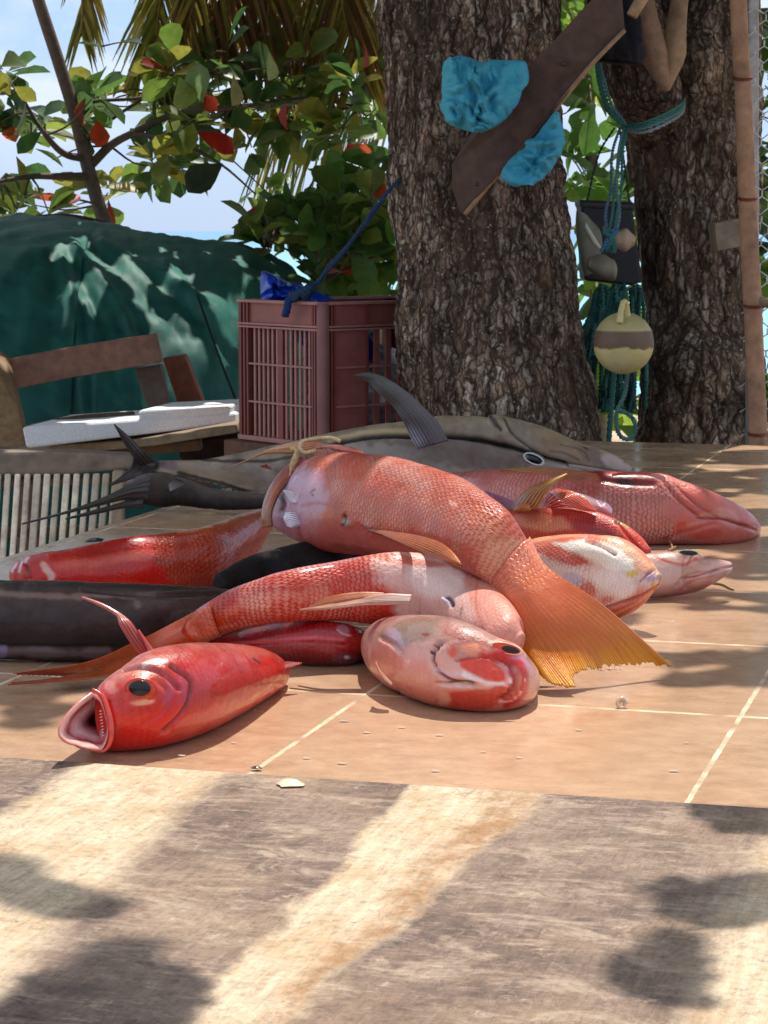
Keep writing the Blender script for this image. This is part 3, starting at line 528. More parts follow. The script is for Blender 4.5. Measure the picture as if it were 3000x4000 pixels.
# --- 3 right-hand pink snapper behind
f = fish('pink_snapper', 'large pale pink snapper at the right with torn blood red gill')
loft('body', [(1700, 1850, 1700, 1990, -1, .75), (1900, 1836, 1900, 2080, -1, .75), (2050, 1832, 2060, 2110, -1, .75), (2260, 1838, 2260, 2125, -1, .75), (2450, 1845, 2450, 2128, -1, .75), (2560, 1854, 2560, 2127, -1, .75), (2700, 1890, 2690, 2127, -1, .75),
      (2810, 1934, 2790, 2126, -1, .8), (2900, 1985, 2880, 2117, -1, .8), (2945, 2028, 2935, 2100, -1, .85), (2960, 2055, 2957, 2082, -1, .9)],
     MAT['pinkfish'], f, n=260, cols=((214, 120, 104), (226, 160, 148), (214, 140, 128)), scale=1.0, scsz=.0056, lump=.002, cap=(.3, .35), flip=True, patch=.35, feats=[
     ('sc', (2790, 2030), 190, 130, 20, .0), ('b', (2800, 2030), 180, 110, 25, (222, 138, 126), .8), ('b', (2840, 2020), 60, 30, 30, (236, 180, 176), .6), ('b', (2700, 1960), 120, 30, 28, (216, 118, 104), .6),
     ('scpoly', [(2240, 1830), (2340, 1872), (2440, 1908), (2540, 1912), (2590, 1880), (2560, 1850), (2440, 1836)], 6, 0.0), ('poly', [(2255, 1836), (2340, 1866), (2440, 1902), (2540, 1906), (2580, 1880), (2560, 1856), (2440, 1840)], 8, (150, 20, 16), .96), ('b', (2440, 1880), 50, 12, 12, (90, 10, 12), .9), ('g', [(2300, 1858), (2420, 1884), (2550, 1890)], 12, -.003),
     ('b', (2420, 1852), 90, 8, 3, (206, 60, 48), .8), ('g', [(2570, 1866), (2660, 1960), (2720, 2010), (2800, 2014)], 6, -.0022), ('p', [(2570, 1866), (2660, 1960), (2720, 2010)], 6, (180, 70, 60), .7),
     ('g', [(2640, 1900), (2740, 1985), (2830, 2030), (2925, 2055)], 5, -.0018), ('p', [(2640, 1900), (2740, 1985), (2830, 2030), (2925, 2055)], 4, (186, 82, 70), .7),
     ('p', [(2740, 2012), (2800, 2008), (2825, 2022)], 7, (240, 196, 180), .7), ('g', [(2720, 2020), (2830, 2028), (2920, 2062), (2950, 2072)], 6, -.0028), ('p', [(2720, 2022), (2830, 2030), (2920, 2062)], 5, (160, 70, 62), .75), ('p', [(2760, 2006), (2840, 2004), (2860, 2020)], 4, (200, 160, 80), .5),
     ('g', [(2590, 2108), (2700, 2070), (2800, 2045)], 6, -.002), ('p', [(2590, 2108), (2650, 2090), (2740, 2060)], 5, (196, 92, 78), .7), ('p', [(2610, 2085), (2700, 2045), (2760, 2040)], 5, (230, 176, 160), .7), ('b', (2650, 2062), 40, 16, -30, (214, 84, 62), .7), ('b', (2760, 2085), 60, 20, -10, (206, 96, 84), .6),
     ('p', [(1990, 1834), (2100, 1836), (2260, 1846), (2330, 1862)], 14, (206, 128, 78), .85), ('d', (2600, 1880), 60, 40, 30, .004)])
blade('dorsal_fin', [(1975, 1833, 2.92), (2080, 1826, 2.92), (2200, 1830, 2.92), (2330, 1852, 2.92)], [(1975, 1836, 2.92), (2110, 1850, 2.89), (2260, 1880, 2.89), (2330, 1858, 2.9)], f, (214, 150, 92), (206, 120, 92), bulge=.003)
blade('gill_flap', [(2390, 1852, 2.9), (2450, 1845, 2.89), (2530, 1844, 2.89), (2600, 1862, 2.9)], [(2390, 1858, 2.88), (2450, 1853, 2.87), (2530, 1856, 2.87), (2600, 1880, 2.88)], f, (196, 70, 58), (214, 110, 92), bulge=.004, mat='flesh')
blade('pectoral_fin', [(2030, 2020, 2.8), (1950, 1990, 2.8), (1890, 1945, 2.8)], [(2040, 1970, 2.8), (1960, 1940, 2.8), (1895, 1918, 2.8)], f, (212, 150, 168), (190, 128, 160), bulge=.004, hi=(240, 210, 225))

# --- 4 left shiny red fish
f = fish('red_snapper', 'glossy plain red fish at the left edge, snout pointing left')
loft('body', [(66, 2222, 66, 2290, .040, .85), (82, 2188, 86, 2318, .040, .8), (140, 2164, 146, 2345, .040, .75), (260, 2146, 270, 2365, .040, .7), (464, 2106, 480, 2372, .042, .7), (650, 2084, 670, 2352, .044, .7), (800, 2056, 820, 2312, .05, .7), (920, 2020, 905, 2242, .056, .7),
      (1000, 1994, 985, 2150, .064, .7), (1056, 1984, 1046, 2072, .07, .7)],
     MAT['redfish'], f, n=240, cols=((196, 34, 12), (220, 50, 18), (190, 32, 12)), scale=.18, lump=.002, scsz=.0046, cap=(.3, .3), feats=[
     ('scpoly', [(600, 2100), (1060, 1990), (1060, 2080), (900, 2230), (760, 2330), (690, 2340), (650, 2230), (600, 2170)], 16, .9), ('poly', [(600, 2090), (1060, 1985), (1060, 2080), (900, 2220), (760, 2310), (700, 2280), (620, 2200)], 25, (190, 84, 42), .75),
     ('poly', [(720, 2070), (1060, 1970), (1060, 2020), (900, 2060), (750, 2100)], 14, (196, 128, 60), .6), ('p', [(230, 2210), (380, 2190), (480, 2170), (590, 2165)], 22, (232, 120, 100), .8, 1.6), ('b', (540, 2170), 90, 22, -6, (236, 140, 124), .6),
     ('p', [(168, 2205), (185, 2225), (200, 2255)], 14, (236, 190, 180), .95, .5), ('p', [(175, 2225), (205, 2245), (198, 2270)], 12, (240, 200, 190), .9, .5), ('g', [(98, 2190), (112, 2230), (118, 2262)], 6, -.004), ('p', [(98, 2190), (112, 2230), (118, 2262)], 5, (120, 26, 20), .8), ('b', (88, 2240), 22, 40, 0, (214, 110, 96), .8), ('d', (90, 2240), 20, 40, 0, .004),
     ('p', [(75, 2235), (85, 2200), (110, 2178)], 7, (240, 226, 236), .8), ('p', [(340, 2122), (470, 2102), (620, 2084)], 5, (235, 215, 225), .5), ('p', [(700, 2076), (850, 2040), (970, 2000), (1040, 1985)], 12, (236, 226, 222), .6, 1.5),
     ('p', [(800, 2190), (950, 2120), (1050, 2068)], 8, (226, 130, 90), .6), ('b', (880, 2120), 12, 6, 50, (60, 30, 20), .9)])
mb = MB(); mb.prism([PZ(330, 2119, 2.40), (PZ(345, 2111, 2.40)), PZ(372, 2110, 2.40), PZ(398, 2116, 2.40)], (0, .02, .0), (24, 26, 30)); mb.build('wet_leaf_scrap', MAT['fin'], f)

# --- 5 dark thick body at the left, running out of the picture
f = fish('grey_fish', 'thick dark grey brown fish body entering from the left edge')
loft('body', [(-420, 2262, -420, 2560, -1, .8), (-150, 2262, -150, 2574, -1, .8), (0, 2266, 0, 2579, -1, .8), (250, 2266, 250, 2584, -1, .8), (500, 2280, 490, 2574, -1, .8), (700, 2290, 690, 2540, -1, .8), (880, 2298, 870, 2500, -1, .8), (1000, 2330, 1000, 2450, -1, .8)],
     MAT['grey'], f, n=200, cols=((112, 86, 76), (92, 64, 58), (92, 70, 68)), scale=.15, lump=.003, scsz=.004, cap=(.3, .3), patch=.9, feats=[
     ('p', [(-200, 2318), (100, 2322), (260, 2330), (400, 2325), (600, 2330)], 14, (166, 142, 134), .8, 1.6), ('p', [(-200, 2280), (200, 2282), (500, 2296), (880, 2310)], 12, (62, 50, 48), .7), ('g', [(330, 2300), (480, 2318), (620, 2325), (860, 2312)], 8, -.003),  # wide pale strokes, here and below, are satin highlights painted on
     ('p', [(330, 2302), (480, 2320), (620, 2328), (860, 2316)], 6, (34, 26, 26), .8), ('p', [(430, 2318), (560, 2340), (760, 2345)], 5, (40, 32, 32), .6), ('p', [(-200, 2490), (100, 2500), (400, 2508), (520, 2490)], 34, (58, 38, 40), .7), ('p', [(-200, 2548), (60, 2552), (300, 2556), (420, 2548)], 18, (156, 136, 140), .8, 1.6),
     ('p', [(-200, 2430), (100, 2436), (300, 2440)], 30, (76, 50, 50), .5, 2.0), ('b', (535, 2362), 16, 14, 60, (158, 140, 146), .8), ('b', (5, 2550), 22, 24, 0, (176, 164, 196), .8), ('p', [(560, 2340), (700, 2370), (800, 2380)], 30, (120, 104, 98), .4, 2.4), ('g', [(-200, 2530), (100, 2534), (450, 2530)], 10, -.003)])

# --- 6 long orange snapper beneath
f = fish('long_snapper', 'long orange snapper with pale dotted scales and white belly beneath the biggest one')
loft('body', [(706, 2462, 738, 2506, .036, .06), (726, 2430, 776, 2510, .036, .2), (752, 2398, 812, 2508, .037, .45), (800, 2362, 858, 2486, .042, .7), (900, 2302, 930, 2462, .054, .7), (1000, 2266, 1018, 2444, .062, .7), (1100, 2235, 1112, 2430, .068, .7), (1334, 2190, 1340, 2428, .070, .7), (1527, 2160, 1525, 2452, .070, .72), (1700, 2168, 1670, 2500, .062, .75),
      (1840, 2222, 1780, 2560, .054, .75), (1940, 2310, 1850, 2600, .050, .75), (2010, 2400, 1930, 2600, .048, .75), (2040, 2470, 2000, 2560, .046, .75)],
     MAT['whitescale'], f, n=300, cols=((200, 58, 22), (216, 82, 44), (200, 52, 22)), scale=1, scsz=.0052, lump=.0015, cap=(.2, .4), flip=True, feats=[
     ('poly', [(1430, 2160), (1620, 2150), (1800, 2190), (1960, 2300), (2060, 2420), (2060, 2650), (1500, 2650), (1530, 2440), (1560, 2330), (1480, 2280)], 24, (238, 206, 196), .92), ('b', (1700, 2260), 120, 80, 20, (250, 234, 226), .8),
     ('scpoly', [(1480, 2200), (1620, 2150), (1800, 2190), (1960, 2300), (2060, 2420), (2060, 2650), (1500, 2650), (1500, 2440)], 20, .3), ('poly', [(1800, 2200), (1960, 2300), (2060, 2420), (2060, 2650), (1840, 2600), (1850, 2400)], 10, (226, 164, 146), .75),
     ('p', [(960, 2350), (1080, 2330), (1200, 2320), (1260, 2318)], 34, (240, 176, 154), .6, 2.2), ('p', [(880, 2400), (960, 2360), (1060, 2340)], 22, (240, 170, 150), .5, 1.5), ('p', [(900, 2306), (1000, 2266), (1100, 2238), (1250, 2208), (1400, 2182)], 8, (214, 176, 180), .6),
     ('poly', [(690, 2400), (820, 2350), (900, 2420), (850, 2500), (760, 2540)], 26, (206, 84, 30), .9), ('sc', (770, 2450), 100, 70, -30, .0), ('b', (795, 2372), 34, 8, -35, (196, 160, 210), .7), ('p', [(780, 2510), (850, 2460), (920, 2440)], 8, (238, 150, 110), .6),
     ('b', (1758, 2347), 24, 18, 20, (226, 216, 222), .9), ('d', (1742, 2345), 26, 20, 0, .004), ('p', [(1752, 2336), (1762, 2346), (1766, 2362)], 7, (52, 12, 28), .95, .2), ('g', [(1752, 2336), (1762, 2346), (1766, 2362)], 7, -.004), ('p', [(1800, 2385), (1806, 2370), (1800, 2395)], 4, (160, 140, 90), .7),
     ('g', [(1560, 2320), (1700, 2440), (1860, 2480)], 30, -.0015), ('p', [(1870, 2230), (1860, 2360), (1900, 2480)], 5, (214, 130, 110), .6), ('b', (1600, 2190), 150, 18, 8, (214, 108, 76), .7)])
blade('anal_fin', [(1610, 2326, .125 if False else 2.06), (1500, 2322, 2.06), (1400, 2342, 2.06), (1290, 2362, 2.06), (1172, 2382, 2.07)], [(1600, 2356, 2.05), (1520, 2360, 2.05), (1420, 2362, 2.05), (1300, 2376, 2.05), (1172, 2384, 2.07)], f, (238, 190, 172), (236, 168, 130), bulge=.002)
blade('anal_fin', [(1500, 2318, 2.07), (1400, 2316, 2.07), (1300, 2330, 2.07), (1205, 2372, 2.08)], [(1500, 2330, 2.06), (1400, 2342, 2.06), (1300, 2360, 2.06), (1205, 2378, 2.08)], f, (222, 130, 76), (214, 120, 80), bulge=.002)
dz_ = lambda x, y, o=.0008: (x, y, depth_at(f, x, y, 10)-o)
fin_rows('tail_fin', [[(812, 2356, 2.158), dz_(822, 2374), dz_(838, 2424), dz_(856, 2468), (868, 2486, 2.157)], [(768, 2384, 2.150), dz_(776, 2408, .007), dz_(796, 2452, .007), dz_(812, 2488, .007), (828, 2500, 2.148)], [(722, 2408, 2.145), (740, 2446, 2.118), (762, 2486, 2.115), (786, 2518, 2.135)], [(560, 2492, 2.13), (575, 2530, 2.12), (590, 2560, 2.115), (600, 2578, 2.115)], [(330, 2590, .020), (345, 2610, .016), (360, 2626, .014), (372, 2644, .012)],
    [(50, 2632, .010), (190, 2636, .010), (250, 2640, .010), (190, 2656, .010), (30, 2672, .010)]], f, [(206, 76, 34), (206, 82, 28), (200, 84, 20), (196, 90, 18), (176, 84, 18), (170, 60, 24)], MAT['tailskin'], K=120, scaled=.3, nray=22, flip=True)

# --- 7 small deep red fish
f = fish('crimson_fish', 'small deep crimson fish lying beneath the long orange snapper')
loft('body', [(820, 2508, 842, 2545, -1, .8), (950, 2456, 958, 2582, -1, .8), (1100, 2428, 1108, 2597, -1, .8), (1240, 2421, 1248, 2604, -1, .8), (1345, 2434, 1352, 2600, -1, .8), (1415, 2466, 1412, 2576, -1, .8), (1448, 2498, 1444, 2534, -1, .85)],
     MAT['smooth'], f, n=180, cols=((176, 30, 40), (190, 34, 44), (140, 18, 26)), scale=.1, lump=.002, flip=True, feats=[
     ('p', [(900, 2512), (1100, 2500), (1240, 2488), (1340, 2498)], 8, (236, 130, 140), .7, 1.6), ('g', [(900, 2520), (1150, 2508), (1350, 2520)], 7, -.0012), ('b', (1340, 2455), 26, 18, 10, (186, 150, 160), .8), ('p', [(1318, 2458), (1340, 2475), (1370, 2482)], 4, (230, 190, 190), .8), ('b', (1425, 2505), 34, 36, 0, (206, 40, 30), .8),  # pale stroke along the flank is a painted highlight
     ('b', (1350, 2578), 50, 26, 0, (150, 110, 120), .7), ('b', (1356, 2570), 12, 8, 0, (235, 225, 230), .9), ('b', (1000, 2480), 90, 18, -15, (160, 26, 66), .5)])
blade('tail_fin', [(1115, 2585, 2.03), (1090, 2600, 2.02), (1070, 2625, 2.01)], [(1180, 2590, 2.03), (1130, 2612, 2.02), (1072, 2628, 2.01)], f, (190, 40, 40), (214, 80, 70), bulge=.001)

# --- added near-black fish body standing in for shade and holding up the pile
f = fish('pile_shade_filler', 'added dark fish shape filling the shaded gap beneath the big central snapper')
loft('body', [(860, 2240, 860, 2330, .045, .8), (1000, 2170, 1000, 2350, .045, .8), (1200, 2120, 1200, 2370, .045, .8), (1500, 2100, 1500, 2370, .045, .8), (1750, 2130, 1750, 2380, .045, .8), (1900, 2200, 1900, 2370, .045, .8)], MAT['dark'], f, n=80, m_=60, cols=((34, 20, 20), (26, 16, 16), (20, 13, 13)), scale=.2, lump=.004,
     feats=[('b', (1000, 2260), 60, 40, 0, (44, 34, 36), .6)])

# --- 8 mid red fish with yellow fin and torn gill
f = fish('orange_fish', 'orange red fish with yellow fin sticking up, between pink snapper and white bellied one')
loft('body', [(1930, 1995, 1950, 2130, 2.60, .7), (1985, 1990, 2000, 2150, 2.60, .7), (2100, 1984, 2115, 2190, 2.59, .7), (2230, 1984, 2245, 2215, 2.58, .7), (2330, 1998, 2345, 2220, 2.57, .7), (2420, 2036, 2425, 2212, 2.56, .7), (2490, 2085, 2490, 2200, 2.55, .7), (2536, 2138, 2532, 2178, 2.54, .8)],
     MAT['whitescale'], f, n=200, cols=((206, 66, 40), (212, 84, 52), (196, 44, 28)), scale=.4, scsz=.0038, cap=(.2, .25), lump=.0015, flip=True, feats=[
     ('b', (2120, 2040), 120, 34, 6, (240, 176, 140), .8), ('b', (2330, 2060), 110, 36, 14, (176, 42, 46), .75), ('b', (2350, 2085), 50, 20, 12, (150, 50, 90), .6), ('poly', [(2400, 2034), (2480, 2080), (2545, 2140), (2545, 2170), (2500, 2160), (2430, 2090), (2380, 2050)], 5, (222, 84, 60), .95),
     ('g', [(2410, 2040), (2450, 2090), (2500, 2150)], 6, -.003), ('p', [(2412, 2036), (2440, 2050), (2455, 2062)], 5, (196, 180, 60), .9), ('p', [(2395, 2032), (2420, 2040)], 5, (60, 50, 30), .8), ('b', (2100, 2100), 120, 26, 12, (226, 120, 92), .5), ('p', [(2060, 1996), (2200, 1990), (2330, 2004)], 14, (220, 110, 92), .6)])
blade('tail_fin', [(2030, 1992, 2.56), (2090, 1985, 2.56), (2135, 1990, 2.56)], [(2030, 1992, 2.56), (2060, 1982, 2.56), (2135, 1990, 2.56)], f, (230, 140, 60), (226, 120, 50), bulge=.006)
blade('dorsal_fin', [(2000, 1992, 2.60), (2022, 1950, 2.59), (2070, 1905, 2.58), (2130, 1880, 2.58), (2214, 1850, 2.58)], [(2062, 1990, 2.56), (2100, 1980, 2.555), (2128, 1930, 2.555), (2165, 1890, 2.56), (2216, 1853, 2.58)], f, (206, 120, 84), (232, 180, 80), bulge=.012, hi=(230, 170, 70))
blade('dorsal_fin', [(2005, 1998, 2.57), (2030, 1968, 2.56), (2062, 1970, 2.55), (2072, 1992, 2.55)], [(2005, 2000, 2.57), (2030, 1995, 2.55), (2055, 1995, 2.55), (2072, 1994, 2.55)], f, (240, 150, 70), (238, 140, 60), bulge=.006)
blade('gill_flap', [(2150, 1925, 2.60), (2175, 1910, 2.59), (2240, 1922, 2.58), (2290, 1950, 2.57), (2330, 1996, 2.56)], [(2150, 1928, 2.60), (2190, 1950, 2.56), (2235, 1975, 2.56), (2260, 1988, 2.56), (2325, 1998, 2.56)], f, (240, 130, 100), (216, 80, 58), bulge=.006, mat='flesh')
blade('gill_flap', [(2110, 1990, 2.62), (2130, 1945, 2.61), (2160, 1912, 2.61), (2185, 1945, 2.62)], [(2110, 1994, 2.60), (2160, 1992, 2.60), (2210, 1994, 2.60), (2250, 1992, 2.61)], f, (214, 110, 92), (190, 92, 74), bulge=.004, mat='flesh')
blade('gill_membrane', [(2210, 1928, 2.63), (2270, 1930, 2.62), (2330, 1950, 2.62), (2370, 1965, 2.61), (2391, 1990, 2.61)], [(2260, 1945, 2.62), (2300, 1975, 2.60), (2340, 1995, 2.60), (2370, 2010, 2.60), (2389, 2018, 2.60)], f, (240, 190, 186), (232, 178, 190), bulge=.010, mat='flesh', hi=(250, 225, 235))

# --- 9 pale small fish with snout to the right
f = fish('pale_fish', 'small pale fish with dark eye on top and snout pointing right')
loft('body', [(2350, 2175, 2350, 2330, .026, .8), (2440, 2166, 2440, 2336, .026, .8), (2520, 2160, 2520, 2339, .026, .8), (2620, 2154, 2622, 2332, .027, .8), (2690, 2160, 2700, 2318, .029, .8), (2750, 2180, 2764, 2292, .033, .8), (2806, 2186, 2818, 2258, .036, .85), (2845, 2194, 2850, 2232, .037, .9)],
     MAT['smooth'], f, n=180, cols=((214, 176, 164), (224, 196, 184), (206, 158, 152)), scale=.15, cap=(.3, .5), lump=.001, flip=True, feats=[
     ('p', [(2560, 2170), (2600, 2190), (2660, 2205), (2720, 2185)], 8, (196, 90, 90), .7), ('g', [(2860, 2212), (2800, 2225), (2720, 2252), (2660, 2262)], 5, -.0025), ('p', [(2860, 2212), (2800, 2225), (2720, 2252), (2660, 2262)], 4, (190, 110, 110), .8), ('b', (2820, 2205), 40, 18, 10, (240, 196, 184), .8),
     ('g', [(2640, 2290), (2680, 2250), (2740, 2235)], 6, -.0018), ('p', [(2640, 2290), (2680, 2250), (2740, 2235), (2780, 2240)], 5, (206, 170, 190), .8), ('p', [(2650, 2310), (2700, 2270), (2790, 2250)], 5, (214, 140, 136), .7), ('p', [(2590, 2328), (2680, 2316), (2760, 2288)], 7, (196, 130, 120), .6), ('d', (2688, 2166), 44, 14, 8, .003), ('b', (2600, 2240), 90, 40, 0, (230, 206, 198), .6)])
eye(f, 2690, 2159, 40, 11, 4, (16, 16, 20), (150, 170, 160), pr=.8, out=.12, dz=-.003)
mb = MB(); mb.tube([PT(2782, 2278, .006), PT(2820, 2285, .006), PT(2850, 2300, .004), PT(2866, 2305, .002)], [.0018, .0012], 6, (150, 130, 60)); mb.build('barbel', MAT['fin'], f, True)

# --- 10 white-bellied fish
f = fish('white_bellied_fish', 'sunlit fish with bright white belly, snout down right beside the orange tail')
loft('body', [(1960, 2120, 1930, 2210, 2.44, .6), (2030, 2125, 1985, 2235, 2.42, .6), (2110, 2100, 2050, 2300, 2.40, .6), (2210, 2087, 2150, 2362, 2.38, .6), (2330, 2087, 2268, 2408, 2.36, .62), (2430, 2100, 2365, 2424, 2.35, .64), (2498, 2145, 2440, 2405, 2.34, .66), (2550, 2202, 2505, 2360, 2.33, .7), (2574, 2238, 2552, 2310, 2.325, .8)],
     MAT['pinkfish'], f, n=240, cols=((232, 186, 150), (244, 226, 218), (222, 160, 150)), scale=.25, scsz=.0038, cap=(.3, .45), lump=.0022, flip=True, feats=[
     ('poly', [(2060, 2150), (2150, 2120), (2290, 2180), (2310, 2205), (2240, 2215), (2180, 2190), (2090, 2160)], 8, (214, 104, 74), .85), ('scpoly', [(2060, 2140), (2150, 2110), (2320, 2190), (2300, 2240), (2180, 2210)], 8, .9), ('b', (2295, 2310), 34, 32, 20, (222, 140, 116), .8), ('sc', (2290, 2310), 50, 44, 20, 1.0), ('b', (2375, 2340), 26, 14, -30, (222, 140, 120), .7), ('sc', (2330, 2350), 80, 40, -30, .7),
     ('b', (2240, 2260), 44, 22, 20, (206, 206, 222), .7), ('p', [(2150, 2088), (2240, 2082), (2340, 2086)], 9, (232, 130, 100), .8), ('p', [(2065, 2130), (2200, 2110), (2330, 2110)], 11, (226, 120, 92), .8), ('p', [(2150, 2088), (2200, 2084)], 6, (40, 30, 24), .6),
     ('poly', [(2160, 2120), (2290, 2108), (2400, 2130), (2470, 2190), (2480, 2230), (2380, 2230), (2280, 2180)], 8, (253, 249, 238), .97), ('d', (2330, 2160), 110, 40, 22, .005), ('g', [(2290, 2118), (2350, 2138), (2402, 2166)], 7, -.005), ('p', [(2310, 2126), (2350, 2140), (2403, 2166)], 6, (176, 96, 84), .95, .2), ('p', [(2300, 2096), (2350, 2104), (2400, 2120)], 6, (222, 110, 84), .8),
     ('b', (2470, 2240), 34, 16, -20, (240, 214, 110), .8), ('b', (2500, 2215), 40, 18, 30, (234, 176, 150), .7), ('p', [(2430, 2100), (2490, 2140), (2540, 2190)], 12, (232, 136, 108), .7), ('b', (2545, 2255), 26, 22, 0, (214, 190, 210), .8), ('p', [(2500, 2270), (2530, 2240), (2560, 2230)], 4, (196, 120, 110), .7), ('g', [(2490, 2280), (2520, 2250), (2560, 2225)], 5, -.002),
     ('p', [(2568, 2290), (2500, 2330), (2420, 2360), (2360, 2380)], 6, (200, 96, 76), .7, .3), ('g', [(2568, 2290), (2500, 2330), (2420, 2360), (2350, 2385)], 7, -.004), ('poly', [(2560, 2300), (2480, 2350), (2370, 2385), (2360, 2440), (2480, 2420), (2580, 2330)], 5, (218, 122, 88), .9), ('p', [(2550, 2310), (2480, 2360), (2400, 2400)], 5, (244, 190, 150), .7), ('b', (2552, 2290), 10, 20, 20, (236, 200, 100), .7),
     ('b', (2400, 2280), 80, 50, 10, (250, 244, 240), .8)])

# --- 11 the big central snapper on top of the pile
f = fish('big_snapper', 'largest scaled snapper on top of the pile with wide orange tail')
loft('body', [(1212, 1808, 1056, 2052, 2.50, .50), (1262, 1784, 1112, 2088, 2.48, .56), (1330, 1772, 1200, 2132, 2.44, .62), (1430, 1775, 1330, 2160, 2.38, .64), (1550, 1788, 1470, 2166, 2.31, .64), (1690, 1826, 1610, 2176, 2.24, .64), (1810, 1870, 1716, 2196, 2.18, .62), (1910, 1935, 1795, 2222, 2.13, .6), (1992, 2004, 1860, 2252, 2.10, .58),
      (2058, 2104, 1912, 2290, 2.09, .52), (2120, 2206, 1942, 2328, 2.085, .42), (2170, 2256, 1972, 2362, 2.08, .28), (2196, 2300, 2030, 2388, 2.078, .14), (2205, 2345, 2095, 2400, 2.078, .06)],
     MAT['snapper'], f, n=340, m_=170, cols=((200, 96, 62), (222, 134, 98), (200, 98, 82)), scale=.95, scsz=.0056, cap=(.12, .1), lump=.0015, patch=.35, feats=[
     ('poly', [(1180, 1800), (1040, 1990), (1030, 2070), (1120, 2100), (1240, 2080), (1290, 1980), (1270, 1860)], 30, (214, 188, 206), .8), ('sc', (1140, 1960), 150, 150, 0, .0), ('scpoly', [(1100, 2050), (1300, 1960), (1420, 2060), (1700, 2110), (1850, 2220), (1500, 2230), (1200, 2160)], 34, .12), ('poly', [(1120, 2060), (1290, 1990), (1420, 2080), (1700, 2130), (1800, 2200), (1500, 2200), (1200, 2150)], 40, (212, 136, 126), .7),
     ('p', [(1450, 1790), (1640, 1830), (1800, 1900), (1900, 1980)], 26, (190, 92, 72), .45, 2), ('b', (1560, 1850), 110, 34, 22, (200, 150, 136), .6, 1.6), ('b', (1420, 1860), 110, 60, 30, (224, 110, 64), .55, 2), ('b', (1980, 2200), 110, 100, 40, (240, 200, 168), .6), ('poly', [(1940, 2240), (2040, 2210), (2200, 2290), (2240, 2360), (2000, 2420), (1930, 2330)], 34, (220, 112, 56), .85), ('sc', (2110, 2350), 110, 60, 20, .35),
     ('b', (1345, 2025), 14, 24, 10, (170, 90, 46), .9), ('b', (1356, 2040), 20, 15, 20, (196, 176, 170), .9), ('d', (1360, 2040), 22, 18, 0, .003), ('p', [(1346, 2022), (1352, 2040), (1340, 2050)], 6, (74, 40, 40), .9, .3), ('g', [(1346, 2022), (1352, 2040)], 8, -.003), ('d', (1440, 2050), 30, 12, 20, .002), ('b', (1436, 2052), 18, 10, 20, (190, 160, 160), .7),
     ('b', (1120, 1900), 70, 18, -60, (226, 214, 234), .7, 2), ('g', [(1100, 1935), (1110, 1970), (1098, 2000)], 8, -.003), ('p', [(1096, 1940), (1105, 1968), (1098, 1996)], 6, (150, 110, 120), .6), ('p', [(1232, 1912), (1215, 1925), (1226, 1935)], 4, (70, 40, 60), .8), ('p', [(1180, 1975), (1250, 1965), (1330, 1985)], 8, (196, 110, 100), .5), ('b', (1105, 2035), 50, 24, 30, (214, 180, 206), .6), ('b', (1770, 1968), 22, 8, 40, (240, 200, 180), .8),
     ('p', [(1310, 2130), (1420, 2150), (1600, 2168)], 14, (150, 70, 66), .4)])
def tufts(parent, x, y, L_, ang, spread, n, c, Z):
    mb = MB(); rj = np.random.RandomState(int(x))
    for q in range(n):
        a = R(ang+(q/(n-1)-.5)*spread); x0, y0 = x, y+(q-n/2)*5; l = L_*(.75+.25*math.sin(q/(n-1)*math.pi))
        mb.tube([PZ(x0, y0, Z), PZ(x0+l*.5*math.cos(a), y0+l*.5*math.sin(a)-5, Z-.005), PZ(x0+l*math.cos(a), y0+l*math.sin(a), Z-.001)], [.0016, .0014, .0004], 6, tuple(np.array(c)-(q % 2)*26), 12)
    return mb.build('pelvic_fin', MAT['fin'], parent, True)
za = depth_at(f, 1140, 1930)
fin('pelvic_fin', [(1105, 1914, za-.001), (1116, 1934, za-.003), (1128, 1958, za-.001)], [(1200, 1936, za-.004), (1236, 1952, za-.004), (1250, 1962, za-.003), (1180, 1966, za-.002)], f, (236, 224, 238), (226, 160, 150), rays=8, corr=.0014, bulge=.008, streak=.28, cmid=(244, 226, 230), mat='flesh')
zb = depth_at(f, 1140, 2040)
fin('pelvic_fin', [(1115, 2000, zb-.001), (1108, 2025, zb-.003), (1120, 2055, zb-.001)], [(1170, 2006, zb-.004), (1192, 2030, zb-.004), (1208, 2052, zb-.004), (1150, 2064, zb-.002)], f, (240, 230, 244), (240, 228, 236), rays=8, corr=.0014, bulge=.008, streak=.28, mat='flesh')
# open gill cover and throat skin curling up at the head end
blade('gill_cover', [(1030, 2062, 2.46), (1026, 2000, 2.46), (1042, 1935, 2.47), (1074, 1872, 2.48), (1124, 1818, 2.49), (1196, 1776, 2.49)], [(1062, 2056, 2.445), (1060, 2005, 2.445), (1078, 1952, 2.45), (1106, 1906, 2.46), (1150, 1862, 2.47), (1214, 1808, 2.48)], f, (168, 104, 72), (160, 62, 46), bulge=.010, mat='flesh', hi=(196, 160, 110), his=.3, th=.003)
blade('throat_lining', [(1050, 2040, 2.50), (1066, 1930, 2.52), (1110, 1858, 2.53), (1190, 1800, 2.53), (1290, 1772, 2.52)], [(1100, 2010, 2.49), (1130, 1930, 2.49), (1170, 1880, 2.49), (1240, 1820, 2.50), (1330, 1786, 2.50)], f, (96, 30, 26), (84, 26, 22), bulge=-.01, mat='flesh')
blade('gill_flap', [(1030, 1764, 2.56), (1100, 1738, 2.55), (1180, 1722, 2.53), (1250, 1728, 2.52), (1310, 1752, 2.50), (1340, 1778, 2.48)], [(1060, 1770, 2.56), (1110, 1760, 2.54), (1180, 1764, 2.52), (1240, 1778, 2.51), (1290, 1800, 2.49), (1330, 1790, 2.48)], f, (206, 140, 88), (216, 112, 84), bulge=.006, mat='flesh')
